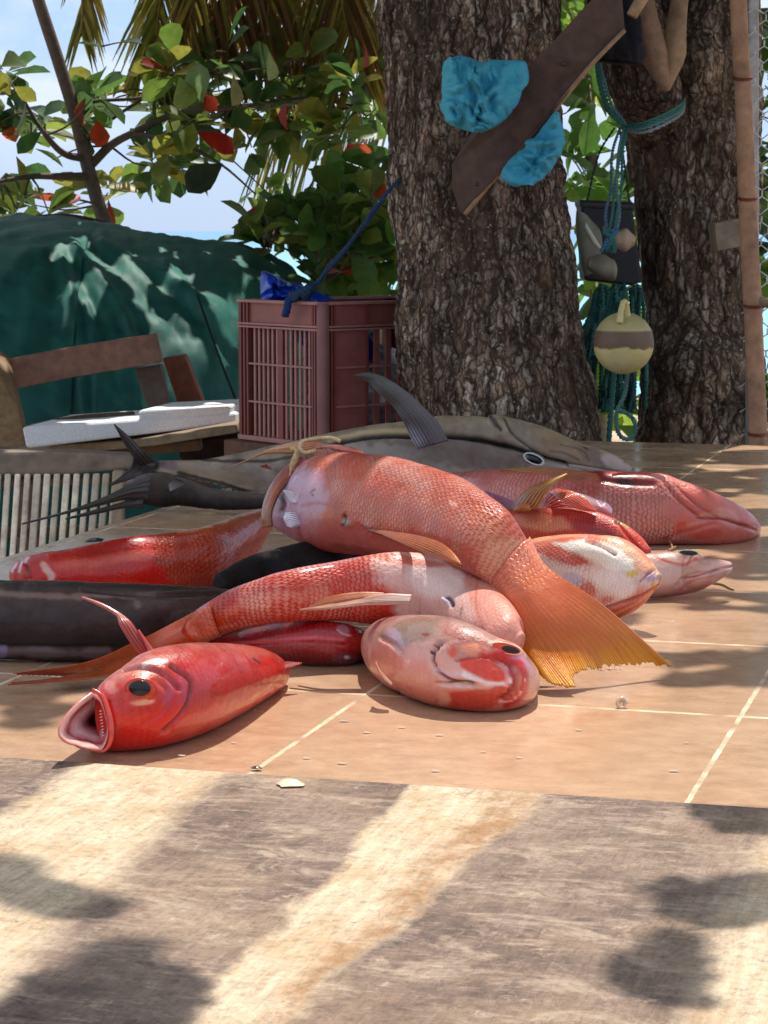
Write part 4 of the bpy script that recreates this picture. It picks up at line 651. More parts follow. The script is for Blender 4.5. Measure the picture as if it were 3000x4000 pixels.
blade('gill_flap', [(1230, 1748, 2.50), (1290, 1738, 2.49), (1350, 1742, 2.47), (1420, 1768, 2.45)], [(1240, 1752, 2.50), (1290, 1750, 2.48), (1345, 1762, 2.46), (1420, 1774, 2.45)], f, (222, 124, 100), (206, 100, 80), bulge=.005, mat='flesh')
blade('throat_lining', [(1250, 1760, 2.52), (1300, 1750, 2.50), (1350, 1762, 2.49), (1400, 1776, 2.48)], [(1250, 1790, 2.50), (1300, 1785, 2.49), (1350, 1782, 2.48), (1400, 1780, 2.48)], f, (120, 26, 24), (140, 36, 30), bulge=.001, mat='flesh')
mb = MB(); mb.tube([PZ(1150, 1763, 2.53), PZ(1040, 1768, 2.54), (PZ(960, 1800, 2.55)), PZ(888, 1828, 2.56)], [.0035, .0022, .001, .0005], 6, (206, 150, 100), 40); mb.build('fin_ray', MAT['fin'], f, True)
mb = MB(); mb.prism([PZ(1012, 1822, 2.58), PZ(1040, 1814, 2.57), PZ(1070, 1828, 2.57), PZ(1062, 1836, 2.57)], (0, .004, 0), (150, 30, 26)); mb.build('gill_shred', MAT['flesh'], f)
zf = depth_at(f, 1600, 2110)
blade('anal_fin', [(1380, 2052, 2.34), (1500, 2072, 2.24), (1600, 2085, 2.17), (1700, 2110, 2.10), (1760, 2150, 2.06), (1802, 2204, 2.04)], [(1380, 2054, 2.34), (1480, 2086, 2.24), (1580, 2126, 2.15), (1680, 2168, 2.09), (1760, 2196, 2.05), (1804, 2208, 2.04)], f, (206, 110, 84), (230, 130, 60), bulge=.004)
zb_ = [(x, y, depth_at(f, x, y, 10)-.0008) for x, y in ((2040, 2120), (1990, 2180), (1945, 2240))]
fin_rows('tail_fin', [[(2066, 2098, 2.094), (2062, 2106, 2.088)]+zb_+[(1914, 2286, 2.088), (1908, 2292, 2.094)],
    [(2124, 2204, 2.080), (2090, 2232, 2.072), (2040, 2268, 2.066), (1990, 2300, 2.068), (1948, 2322, 2.078)],
    [(2210, 2268, 2.076), (2150, 2312, 2.066), (2080, 2342, 2.060), (2010, 2362, 2.064), (1962, 2366, 2.074)],
    [(2340, 2352, 2.078), (2240, 2410, 2.060), (2140, 2440, 2.052), (2050, 2450, 2.056), (1992, 2438, 2.068)],
    [(2490, 2480, 2.084), (2350, 2510, 2.062), (2210, 2545, 2.046), (2100, 2560, 2.040), (2036, 2530, 2.050)],
    [(2624, 2600, 2.09), (2560, 2592, 2.088), (2440, 2596, 2.07), (2330, 2602, 2.05), (2262, 2628, 2.03), (2234, 2654, 2.02), (2246, 2688, 2.01), (2200, 2684, 2.01), (2150, 2664, 2.015), (2110, 2632, 2.03)]],
    f, [(214, 112, 76), (220, 118, 72), (214, 110, 56), (206, 112, 40), (210, 126, 30), (226, 160, 34)], MAT['tailskin'], scaled=.42, bulge=.006, jag=.006)
mb = MB()
for (x, y) in ((2348, 2590), (2362, 2592), (2392, 2592), (2416, 2590), (2436, 2590)):
    mb.tube([PT(x, y-6, .008), PT(x-14, y+12, .003), PT(x-18+4, y+24, .001)], [.0007, .0003], 5, (226, 206, 190), 8)
mb.build('loose_fin_rays', MAT['fin'], f, True)

# --- 12 front middle fish, face on
f = fish('pink_faced_fish', 'blunt pinkish fish at the front centre, mouth closed, lying belly up')
loft('body', [(1450, 2486, 1457, 2518, -1, .8), (1486, 2434, 1478, 2605, -1, .85), (1560, 2406, 1540, 2682, -1, .85), (1680, 2402, 1658, 2738, -1, .85), (1790, 2424, 1768, 2768, -1, .85), (1888, 2462, 1876, 2778, -1, .85), (1966, 2506, 1962, 2776, -1, .85), (2026, 2560, 2022, 2758, -1, .85), (2058, 2606, 2054, 2722, -1, .85), (2072, 2645, 2070, 2690, -1, .9)],
     MAT['smooth'], f, n=300, m_=170, cols=((182, 146, 136), (236, 194, 182), (226, 150, 130)), scale=.12, cap=(.2, .35), lump=.0015, power=2.15, flip=True, feats=[
     ('b', (1600, 2470), 120, 45, -8, (168, 146, 128), .75), ('b', (1545, 2500), 26, 50, -30, (204, 186, 206), .6), ('b', (1505, 2580), 60, 70, 0, (230, 156, 134), .7), ('p', [(1480, 2495), (1520, 2520), (1556, 2550)], 8, (240, 190, 170), .8), ('g', [(1490, 2492), (1530, 2512), (1562, 2545)], 7, -.003), ('g', [(1470, 2592), (1500, 2640), (1560, 2700)], 6, -.002),
     ('b', (1830, 2490), 120, 30, 18, (186, 96, 80), .45), ('b', (1790, 2520), 60, 20, 20, (190, 110, 92), .4), ('b', (1662, 2478), 18, 6, 5, (166, 40, 24), .9), ('b', (1684, 2547), 8, 5, -20, (90, 10, 10), .95), ('b', (1700, 2522), 6, 4, -20, (110, 20, 14), .9), ('b', (1778, 2506), 10, 4, 0, (150, 26, 20), .9), ('p', [(1790, 2500), (1830, 2488), (1870, 2494)], 4, (160, 50, 40), .7),
     ('b', (1870, 2545), 90, 26, 12, (240, 170, 140), .85), ('b', (1768, 2545), 22, 26, 0, (232, 104, 66), .85), ('p', [(1790, 2505), (1760, 2510), (1725, 2530), (1705, 2560), (1712, 2590)], 8, (236, 190, 176), .8), ('p', [(1720, 2512), (1695, 2545), (1690, 2580), (1712, 2625), (1766, 2660), (1850, 2668)], 6, (120, 44, 36), .9, .3), ('g', [(1720, 2512), (1695, 2545), (1690, 2580), (1712, 2625), (1766, 2660), (1850, 2668)], 7, -.004),
     ('p', [(1706, 2610), (1750, 2630), (1815, 2640)], 13, (232, 206, 214), .9), ('p', [(1815, 2634), (1860, 2654), (1900, 2668), (1974, 2672)], 12, (250, 232, 230), .95, .3), ('d', (1850, 2650), 60, 12, 15, .004), ('g', [(1712, 2672), (1770, 2676), (1840, 2674)], 6, -.005), ('p', [(1716, 2676), (1780, 2680), (1840, 2680)], 6, (248, 226, 214), .8), ('p', [(1720, 2668), (1780, 2670), (1845, 2669)], 4, (130, 70, 66), .9, .3),
     ('poly', [(1792, 2572), (1850, 2570), (1920, 2580), (1965, 2610), (1978, 2650), (1960, 2662), (1900, 2655), (1850, 2635), (1800, 2605)], 5, (232, 92, 58), .97), ('p', [(1780, 2580), (1830, 2568), (1900, 2568), (1950, 2590)], 4, (190, 60, 60), .7), ('g', [(1780, 2580), (1830, 2566), (1900, 2564), (1950, 2586), (1985, 2630)], 5, -.0025), ('b', (1930, 2612), 10, 9, 0, (246, 160, 136), .5),
     ('poly', [(1700, 2740), (1765, 2700), (1850, 2694), (1970, 2682), (1990, 2700), (1960, 2740), (1900, 2772), (1790, 2776), (1740, 2764)], 6, (220, 92, 66), .92), ('b', (1735, 2735), 26, 26, 0, (236, 186, 160), .8), ('b', (1770, 2760), 26, 20, 0, (214, 78, 50), .7),
     ('p', [(1935, 2562), (1985, 2590), (2004, 2640), (2000, 2690), (1960, 2738)], 12, (190, 24, 30), .95, .3), ('p', [(1925, 2568), (1972, 2600), (1988, 2645), (1982, 2680)], 7, (246, 170, 176), .9, .3), ('p', [(1890, 2562), (1960, 2556), (2020, 2590), (2046, 2650), (2036, 2710), (1980, 2752)], 22, (214, 30, 24), .95, .5), ('g', [(1930, 2564), (1990, 2596), (2008, 2645), (1996, 2700), (1950, 2742)], 6, -.004), ('d', (2030, 2640), 26, 80, 0, .004),
     ('p', [(1955, 2745), (2000, 2738), (2030, 2710)], 5, (250, 200, 190), .8), ('p', [(1890, 2500), (1880, 2530), (1900, 2550)], 6, (206, 92, 96), .7), ('p', [(1895, 2550), (1950, 2540), (2010, 2560), (2050, 2590)], 8, (240, 160, 150), .7), ('p', [(1915, 2516), (1960, 2504), (2030, 2540), (2052, 2566)], 6, (246, 196, 176), .8), ('p', [(2000, 2570), (2045, 2575), (2066, 2610)], 9, (222, 170, 196), .8),
     ('d', (1985, 2536), 70, 30, 14, .005), ('b', (1998, 2660), 8, 12, 0, (255, 240, 236), .9), ('b', (2045, 2656), 5, 4, 0, (255, 225, 220), .9), ('b', (2032, 2700), 8, 3, -30, (255, 225, 220), .9), ('p', [(1550, 2690), (1660, 2742), (1800, 2772)], 10, (200, 140, 120), .4)])
ze = depth_at(f, 1980, 2535)
eye(f, 1978, 2532, 66, 22, 13, (214, 66, 16), (240, 200, 176), pr=.01, out=.12, dz=-.0025)
eye(f, 1992, 2537, 44, 16, 13, (24, 22, 32), (206, 60, 22), pr=.7, out=.2, dz=-.004)
blade('pelvic_fin', [(1474, 2600, 1.98), (1490, 2625, 1.97), (1530, 2670, 1.96)], [(1468, 2590, 1.96), (1500, 2650, 1.95), (1530, 2676, 1.95)], f, (232, 150, 126), (240, 186, 160), bulge=.003)

# --- 13 front left fish with gaping mouth
f = fish('gaping_fish', 'bright red fish at the front left with wide open pale mouth')
st = [(374, 2696, 394, 2930, -1, .95), (450, 2624, 470, 2935, -1, .95), (560, 2556, 580, 2924, -1, .95), (690, 2516, 710, 2888, -1, .95), (840, 2512, 858, 2822, -1, .9), (970, 2524, 985, 2752, -1, .9), (1052, 2550, 1060, 2706, -1, .9), (1086, 2580, 1092, 2678, -1, .9)]
loft('body', st, MAT['smooth'], f, n=300, m_=170, cols=((196, 84, 66), (214, 44, 24), (226, 62, 24)), scale=.15, cap=(0, .3), fshift=.0105, lump=.0015, feats=[
     ('b', (800, 2545), 260, 45, 4, (196, 118, 106), .75, 1.4), ('b', (500, 2620), 110, 50, -30, (200, 150, 140), .6), ('poly', [(690, 2560), (860, 2560), (1040, 2590), (1070, 2660), (900, 2760), (760, 2760), (700, 2680)], 34, (200, 44, 56), .8), ('b', (930, 2590), 90, 30, 15, (200, 110, 120), .5, 2), ('b', (1050, 2620), 40, 50, 0, (220, 44, 26), .8),
     ('poly', [(430, 2780), (560, 2800), (700, 2770), (730, 2830), (640, 2900), (420, 2925), (400, 2860)], 20, (232, 48, 12), .95), ('b', (820, 2800), 200, 34, -18, (226, 128, 112), .7, 1.5), ('p', [(900, 2770), (1000, 2735), (1080, 2680)], 10, (236, 130, 84), .7, 1.6), ('p', [(960, 2740), (1040, 2690), (1095, 2640)], 5, (240, 190, 120), .6, 2.4),
     ('p', [(480, 2620), (560, 2610), (640, 2640), (700, 2690)], 6, (170, 34, 28), .7), ('g', [(480, 2618), (560, 2606), (640, 2632), (700, 2690)], 8, -.0035), ('p', [(470, 2650), (540, 2632), (600, 2640)], 12, (214, 160, 140), .6), ('p', [(650, 2640), (668, 2690), (640, 2750)], 12, (200, 120, 160), .5, 1.5), ('p', [(700, 2650), (720, 2720), (700, 2750)], 12, (200, 96, 150), .5, 1.2),
     ('g', [(668, 2600), (745, 2660), (738, 2740), (700, 2800), (640, 2860)], 8, -.0036), ('p', [(668, 2600), (745, 2660), (740, 2740), (700, 2800), (640, 2860)], 6, (130, 16, 16), .8), ('g', [(600, 2660), (650, 2700), (640, 2770), (560, 2830)], 9, -.0015), ('b', (540, 2705), 95, 62, 8, (222, 92, 66), .5), ('d', (540, 2690), 100, 60, 5, .005), ('b', (560, 2745), 50, 14, -8, (244, 206, 176), .8, 1.2),  # last cream blob is sun glare painted under the eye
      ('p', [(420, 2720), (440, 2800), (430, 2900)], 10, (226, 96, 84), .7), ('b', (420, 2690), 26, 34, -30, (222, 170, 160), .7), ('p', [(990, 2572), (1015, 2590)], 4, (60, 20, 40), .8), ('b', (590, 2640), 40, 6, 0, (150, 40, 30), .4), ('p', [(560, 2595), (610, 2578), (650, 2585)], 8, (230, 214, 214), .7)])
Ze = depth_at(f, 540, 2690)
eye(f, 550, 2694, 66, 46, 6, (214, 62, 14), (176, 44, 26), pr=.01, out=.16)
eye(f, 546, 2688, 44, 31, 4, (16, 16, 24), (90, 20, 10), pr=.93, out=.22, dz=-.0045)
# the gaping mouth: lip ring, outer jaw skin and a hollow throat
zm = depth_at(f, 420, 2820); Zr = zm+.004
rim = [(356, 2700, -.006), (306, 2738, -.018), (258, 2788, -.028), (226, 2842, -.034), (228, 2878, -.036), (256, 2902, -.034), (304, 2920, -.030), (352, 2932, -.026), (394, 2934, -.018), (416, 2900, -.012), (424, 2852, -.010), (412, 2790, -.008), (392, 2726, -.006)]
def ringat(sc, dx, dy, dz, n=90, c=(330, 2826)):
    P = catmull(np.array([[(x-c[0])*sc+c[0]+dx, (y-c[1])*sc+c[1]+dy, z*sc+dz] for x, y, z in rim+[rim[0]]]), n+1)[:-1]
    return np.array([PZ(p[0], p[1], Zr+p[2]) for p in P])
def ringbody(n=90):
    # where the jaw skin meets the head
    pts = [(372, 2700), (352, 2728), (340, 2780), (335, 2840), (345, 2890), (365, 2915), (385, 2925), (400, 2930), (412, 2922), (436, 2890), (446, 2840), (430, 2770), (405, 2712)]
    P = catmull(np.array([[x, y, 0] for x, y in pts+[pts[0]]]), n+1)[:-1]; return np.array([PZ(p[0], p[1], Zr+.012+.030*float(np.clip((420-p[0])/60, 0, 1))) for p in P])
rings = [ringbody()]; cols_ = [(214, 60, 44)]
A1_ = ringat(1, 0, 0, 0); B1_ = rings[0]
for q in (.25, .5, .75, .92): rings.append(B1_*(1-q)+A1_*q+(unit(np.array([-1., -.9, 0])))*.0035*math.sin(q*math.pi)); cols_.append([(216, 66, 48), (222, 84, 66), (226, 100, 86), (232, 130, 116)][[.25, .5, .75, .92].index(q)])
for (sc, dx, dy, dz, c) in [(1.0, 0, 0, 0, (222, 84, 66)), (.975, 1, 0, -.0035, (230, 120, 104)), (.91, 5, 0, -.0045, (240, 176, 164)), (.84, 10, -1, -.0030, (244, 196, 190)), (.78, 13, -2, .001, (232, 140, 138)), (.74, 14, -3, .006, (208, 92, 94)), (.66, 17, -4, .011, (246, 180, 180)), (.55, 22, -6, .015, (252, 212, 210)), (.42, 29, -8, .019, (246, 190, 190)), (.30, 36, -11, .024, (214, 118, 122)), (.18, 42, -14, .031, (130, 34, 38)), (.05, 47, -16, .040, (60, 10, 14))]:
    rings.append(ringat(sc, dx, dy, dz)); cols_.append(c)
n = 90; V = np.concatenate(rings); Cc = np.concatenate([np.tile(lin(c), (n, 1)) for c in cols_]); k = len(rings)
V = V+(fbm(V*140, 5, 3)[:, None]-.5)*.0022
Fc = [[i*n+j, i*n+(j+1) % n, (i+1)*n+(j+1) % n, (i+1)*n+j] for i in range(k-1) for j in range(n)]+[[(k-1)*n+j for j in range(n)]]
red = sm((proj(V)[1]-2780)/140)[:, None]*.55; Cc[:5*n] = Cc[:5*n]*(1-red[:5*n])+lin((214, 40, 28))*red[:5*n]
mo = mesh_obj('mouth', V, Fc, MAT['flesh'], f, Cc); sb = mo.modifiers.new('sub', 'SUBSURF'); sb.levels = 1; sb.render_levels = 1
mb = MB()
for q in range(9): x = 392+q*1.4; y = 2776+q*12; mb.tube([PZ(x+4, y, Zr-.010), PZ(x-5, y+3, Zr-.011)], [.0005, .0002], 5, (232, 196, 180), 4)
mb.build('teeth', MAT['eye'], mo, True)
mb = MB(); mb.tube([PZ(398, 2890, Zr+.002), PZ(402, 2845, Zr+.004), PZ(392, 2790, Zr+.010)], [.002, .0035, .002], 10, (222, 130, 126), 20); mb.build('gill_arch', MAT['flesh'], mo, True)
mb = MB(); rp_ = [PZ(x, y, Zr+z-.001) for x, y, z in rim];  mb.tube([PZ(362, 2690, Zr-.005), PZ(402, 2722, Zr-.008), PZ(424, 2786, Zr-.011), PZ(434, 2850, Zr-.012), PZ(428, 2902, Zr-.012), PZ(404, 2932, Zr-.014), PZ(356, 2930, Zr-.024)], [.0008, .0020, .0026, .0024, .0016, .0008], 12, (220, 62, 38), 50); mb.build('lips', MAT['flesh'], mo, True)
blade('pectoral_fin', [(598, 2556, 1.93), (560, 2500, 1.93), (520, 2440, 1.93), (460, 2390, 1.94), (390, 2354, 1.945), (320, 2331, 1.95)], [(556, 2566, 1.93), (524, 2530, 1.925), (490, 2480, 1.925), (468, 2440, 1.925), (450, 2400, 1.935), (320, 2334, 1.95)], f, (206, 70, 62), (236, 150, 132), bulge=.005, corr=.0012, rays=10, hi=(226, 160, 150), hit=.5, his=.5)
mb = MB(); mb.tube([PZ(585, 2566, 1.925), PZ(600, 2560, 1.92), PZ(614, 2568, 1.92)], [.003, .002], 6, (240, 220, 214), 10); mb.tube([PZ(596, 2558, 1.925), PZ(575, 2520, 1.925), PZ(540, 2462, 1.925)], [.0038, .002, .0012], 8, (206, 56, 50), 30); mb.build('fin_base', MAT['flesh'], f, True)

# --- small bits on the table
def scrap(name, label, x, y, r, c, z=0):
    C = PT(x, y, z+.002); mb = MB(); rj = np.random.RandomState(int(x+y)); n = 9
    pts = [C+np.array([math.cos(t)*r*(.6+.8*rj.rand()), math.sin(t)*r*(.5+.7*rj.rand()), 0]) for t in np.linspace(0, 2*math.pi, n, endpoint=False)]
    top = [C+(p-C)*.5+np.array([0, 0, r*.35]) for p in pts]; mb.add(pts+top+[C+np.array([0, 0, r*.4])], [[i, (i+1) % n, (i+1) % n+n, i+n] for i in range(n)]+[[i+n, (i+1) % n+n, 2*n] for i in range(n)], c)
    o = mb.build(name, MAT['flesh'], None, True); return tag(o, label, name.replace('_', ' '))
mb = MB(); C = PT(2428, 2754, .003)
mb.tube([C+np.array([math.cos(t)*.0042*(1-t/14), .002*math.sin(t), .001+math.sin(t)*.0045*(1-t/14)]) for t in np.linspace(0, 9, 24)], [.0022, .002, .001], 8, (214, 176, 140), 60)
tag(mb.build('shell_bit', MAT['flesh'], None, True), 'tiny curled shell like scrap on the grout line to the right of the orange tail', 'scrap')
scrap('fish_scrap', 'small white scrap lying on the seam between tiles and wooden board', 1130, 3062, .010, (244, 224, 190), .002)
scrap('dirt_crumb', 'dark crumb sitting in the grout line near the wooden board', 1003, 3000, .004, (70, 54, 40))
mb = MB(); rj = np.random.RandomState(4)
for (x, y) in ((1360, 2815), (1430, 2860), (1900, 2935), (2010, 2958), (1320, 2980), (1180, 2960), (2400, 2610), (2260, 2850), (1700, 2870), (1720, 3010), (1560, 2840), (2700, 2900), (2620, 3010), (900, 2900), (700, 2950)):
    C = PT(x+rj.randint(-20, 20), y, .0012); r = .0022+.002*rj.rand(); mb.add([C+np.array([math.cos(t)*r, math.sin(t)*r*.7, 0.0004*math.cos(3*t)]) for t in np.linspace(0, 6.28, 9)[:-1]], [list(range(8))], (236, 222, 206))
tag(mb.build('loose_fish_scales', MAT['fin'], None), 'loose translucent fish scales scattered over the tiles', 'fish scales', kind='stuff')
# twine looped over the big snapper's gill
mb = MB()
mb.tube([PZ(1330, 1724, 2.47), PZ(1300, 1712, 2.47), PZ(1262, 1710, 2.48), PZ(1215, 1716, 2.49), (PZ(1178, 1726, 2.48)), PZ(1172, 1752, 2.47), PZ(1190, 1768, 2.47), PZ(1230, 1760, 2.46)], .0022, 7, (226, 196, 150), 60)
mb.tube([PZ(1140, 1748, 2.50), PZ(1160, 1762, 2.48), PZ(1150, 1800, 2.47), PZ(1140, 1830, 2.47), PZ(1150, 1862, 2.47)], [.003, .0026, .004, .002], 7, (214, 178, 124), 60)
mb.tube([PZ(1142, 1800, 2.47), PZ(1136, 1840, 2.465), PZ(1128, 1868, 2.465)], [.002, .001], 7, (206, 170, 120), 20)
tag(mb.build('twine', MAT['rope'], None, True), 'cream knotted twine looped around the open gill of the big snapper', 'string')
mb = MB(); mb.tube([PT(2616, 2112, .01), PT(2626, 2140, .004), (PT(2612, 2150, .003)), PT(2640, 2135, .004)], .0013, 6, (170, 120, 80), 40); tag(mb.build('twine_bit', MAT['rope'], None, True), 'short curl of brown twine under the pale pink snapper', 'string')

# ================================================================== TREES, CRATE, BENCH, TARP AND THE REST
def bark_mat(name, dark, mid, light, sc=1.0):
    return bark2(name, dark, mid, light, sc)
def bark1(name, dark, mid, light, sc=1.0):
    m = M(name); c = m.co(); v = m.map(c, sc=(1, 1, .33)); w = m.noise(v, 55*sc, 8, .72, .3); w2 = m.noise(m.map(c, sc=(1, 1, .4)), 150*sc, 6, .7); big = m.noise(m.map(c, sc=(1, 1, .5)), 9, 5, .6)
    vor = m.n('ShaderNodeTexVoronoi', {'Vector': m.map(c, sc=(1, 1, .3)), 'Scale': 95*sc, 'Randomness': 1}, feature='DISTANCE_TO_EDGE').outputs[0]
    a = m.ramp(w, [(.36, 0.0), (.62, 1.0)]); col = m.mix(a, dark, mid); col = m.mix(m.ramp(w2, [(.52, 0.0), (.68, .85)]), col, light)
    col = m.mix(m.ramp(big, [(.40, .75), (.60, 0.0)]), col, dark); col = m.mix(m.ramp(vor, [(0.0, .7), (.12, 0.0)]), col, tuple(q*.5 for q in dark))
    col = m.mix(m.ramp(m.noise(c, 130, 3, .5), [(.68, 0.0), (.74, .7)]), col, (206, 200, 188))
    m.set(color=m.mix(1, col, m.attr(), 'MULTIPLY'), rough=.85, spec=.25); b = m.bump(w, .9, .012); b = m.bump(vor, .4, .004, b); m.bump(w2, .6, .004, b); return m.m
def bark2(name, dark, mid, light, sc):
    m = M(name); c = m.co(); wv = m.n('ShaderNodeVectorMath', {0: m.n('ShaderNodeTexNoise', {'Vector': c, 'Scale': 28.0, 'Detail': 4}).outputs[1], 1: (.035, .035, .05)}, operation='MULTIPLY').outputs[0]
    cw = m.n('ShaderNodeVectorMath', {0: c, 1: wv}, operation='ADD').outputs[0]; v = m.map(cw, sc=(1, 1, .36))
    v1 = m.n('ShaderNodeTexVoronoi', {'Vector': v, 'Scale': 62*sc, 'Randomness': 1}, feature='F1'); e1 = m.n('ShaderNodeTexVoronoi', {'Vector': v, 'Scale': 62*sc, 'Randomness': 1}, feature='DISTANCE_TO_EDGE').outputs[0]
    e2 = m.n('ShaderNodeTexVoronoi', {'Vector': m.map(cw, sc=(1, 1, .22)), 'Scale': 26*sc, 'Randomness': 1}, feature='DISTANCE_TO_EDGE').outputs[0]
    plate = m.ramp(m.n('ShaderNodeSeparateXYZ', {0: v1.outputs[1]}).outputs[0], [(0.0, 0.0), (.45, .25), (.65, .7), (.9, 1.0)]); w2 = m.noise(m.map(c, sc=(1, 1, .4)), 150*sc, 6, .75); big = m.noise(m.map(c, sc=(1, 1, .45)), 6, 5, .6)
    col = m.mix(plate, mid, light); col = m.mix(m.ramp(w2, [(.38, .9), (.58, 0.0)]), col, dark); col = m.mix(m.ramp(e1, [(0.0, 1.0), (.16, 0.0)]), col, dark); col = m.mix(m.ramp(e2, [(0.0, 1.0), (.10, .0)]), col, tuple(q*.7 for q in dark))
    col = m.mix(m.ramp(big, [(.38, .7), (.60, 0.0)]), col, dark); col = m.mix(m.ramp(m.noise(c, 120, 3, .5), [(.64, 0.0), (.72, .8)]), col, (210, 200, 186)); col = m.mix(m.ramp(m.noise(c, 14, 4, .6), [(.55, 0.0), (.75, .35)]), col, (150, 112, 84))
    m.set(color=m.mix(1, col, m.attr(), 'MULTIPLY'), rough=.85, spec=.25); h = m.math('ADD', m.math('MULTIPLY', m.ramp(e1, [(0.0, 0.0), (.25, 1.0)]), plate), m.math('MULTIPLY', m.ramp(e2, [(0.0, 0.0), (.2, 1.0)]), .8))
    b = m.bump(h, .9, .012); m.bump(w2, .7, .004, b); return m.m
MAT['bark'] = bark_mat('rough_bark', (76, 59, 49), (174, 148, 126), (244, 228, 208))
MAT['bark_pale'] = bark_mat('grey_bark', (84, 66, 54), (170, 146, 124), (238, 220, 198), .85)
MAT['twig'] = stuff_mat('twig_bark', .85, 40, .5, .5, .004)
def trunk_mesh(name, st, mat, parent, Zd, n=520, m_=420, amp=.014, flare=1.0, seed=3, ratio=1.0, bumps=()):
    rows = np.array([np.r_[(PZ(xl, y, z)+PZ(xr, y, z))/2, np.linalg.norm(PZ(xr, y, z)-PZ(xl, y, z))/2] for (y, xl, xr, z) in st])
    rows = catmull(rows, 6000); yy = proj(rows[:, :3])[1]; wgt = np.where((yy > -120) & (yy < 1850), 1.0, .06); cw = np.cumsum(wgt); rows = rows[np.unique(np.searchsorted(cw, np.linspace(cw[0], cw[-1], n)).clip(0, 5999))]; n = len(rows)
    C, r = rows[:, :3], rows[:, 3]; a = np.linspace(0, 2*math.pi, m_, endpoint=False); a = a+.55*np.cos(a)     # more columns on the table side
    dirs = np.stack([np.cos(a), np.sin(a)*ratio, 0*a], -1); P = C[:, None]+r[:, None, None]*dirs[None]
    q = np.stack([P[..., 0], P[..., 1], P[..., 2]*.28], -1); rid = fbm(q*34, seed, 4); rid2 = fbm(q*90, seed+4, 3); lob = fbm(np.stack([P[..., 0]*5, P[..., 1]*5, P[..., 2]*1.2], -1), seed+9, 3)
    d = amp*(np.abs(rid-.5)*3.2-.5)+amp*.55*(rid2-.5)*2+.05*(lob-.5)*r[:, None]/.2
    px, py = proj(P)
    for (bx_, by_, rx, ry, h) in bumps: d = d+np.where(P[..., 1] < C[:, None, 1], h*np.exp(-((px-bx_)/rx)**2-((py-by_)/ry)**2), 0)
    P = P+dirs[None]*d[..., None]
    shade = .62+.5*sm((rid-.32)*2.4); colr = np.repeat(shade[..., None], 3, -1)*np.array([1, .98, .96])
    idx = np.arange(n*m_).reshape(n, m_); nx_ = np.roll(idx, -1, 1); Fc = np.stack([idx[:-1], nx_[:-1], nx_[1:], idx[1:]], -1).reshape(-1, 4)
    return mesh_obj(name, P.reshape(-1, 3), Fc, mat, parent, colr.reshape(-1, 3))
def leaf_mesh(name, pos, dirs, lens, cols_, mat, parent, width=.55, fold=.18, sag=.12, seed=0):
    """one mesh of leaf blades: obovate outline, folded on the midrib, bent"""
    k = len(pos); rj = np.random.RandomState(seed); pos, dirs, lens = np.asarray(pos), unit(np.asarray(dirs)), np.asarray(lens)
    rnd = unit(rj.normal(size=(k, 3))*[1, 1, .6]); side = unit(np.cross(dirs, np.array([0, 0, 1.])+rnd*.9)); nrm = unit(np.cross(side, dirs))
    t = np.array([0, .18, .4, .62, .84, 1.0]); w = np.array([.02, .16, .34, .46, .36, .03])*width
    cen = pos[:, None]+dirs[:, None]*(t[None, :, None]*lens[:, None, None])-nrm[:, None]*(sag*lens[:, None, None]*(t**2)[None, :, None])
    hw = (w[None]*lens[:, None])[..., None]; up = nrm[:, None]*hw*fold*2
    V = np.stack([cen-side[:, None]*hw+up, cen, cen+side[:, None]*hw+up], 2).reshape(k, 18, 3)
    f = []
    for i in range(5):
        for j in range(2): f.append([i*3+j, i*3+j+1, (i+1)*3+j+1, (i+1)*3+j])
    Fc = (np.array(f)[None]+(np.arange(k)*18)[:, None, None]).reshape(-1, 4)
    cc = np.repeat(np.asarray(cols_)[:, None], 18, 1)*(.85+.3*rj.rand(k, 18, 1)*np.ones(3))
    return mesh_obj(name, V.reshape(-1, 3), Fc, mat, parent, cc.reshape(-1, 3))
def leaf_material(name, f=.5, rough=.4):
    m = M(name); c = m.attr(); cc = m.mix(.8, c, m.ramp(m.noise(m.co(), 40, 5, .7), [(.3, .55), (.7, 1.0)]), 'MULTIPLY'); m.set(color=cc, rough=rough, spec=.4); tc_ = m.mix(1, cc, (235, 255, 190), 'MULTIPLY'); m.leafy(cc, f); return m.m
MAT['leaf'] = leaf_material('broad_leaf', .6); MAT['palm'] = leaf_material('palm_leaflet', .4, .5)
GREENS = 1.08*np.array([lin(c) for c in [(86, 116, 50), (70, 102, 50), (100, 124, 52), (78, 108, 60), (118, 134, 56), (60, 90, 46), (140, 138, 60), (96, 122, 70)]])
BRIGHT = np.array([lin(c) for c in [(110, 150, 56), (128, 160, 60), (92, 134, 54), (140, 168, 70), (84, 120, 50), (150, 160, 62)]])
REDS = np.array([lin(c) for c in [(176, 56, 34), (160, 44, 36), (190, 84, 44), (140, 60, 34)]])
def clusters(polys, n, Z0, Z1, rj):
    out = []
    while len(out) < n:
        poly, wt_ = polys[rj.choice(len(polys), p=np.array([p[1] for p in polys])/sum(p[1] for p in polys))]
        xs_ = [p[0] for p in poly]; ys_ = [p[1] for p in poly]; x = rj.uniform(min(xs_), max(xs_)); y = rj.uniform(min(ys_), max(ys_))
        if inpoly(np.array([x]), np.array([y]), poly)[0]: out.append((x, y, rj.uniform(Z0, Z1)))
    return out
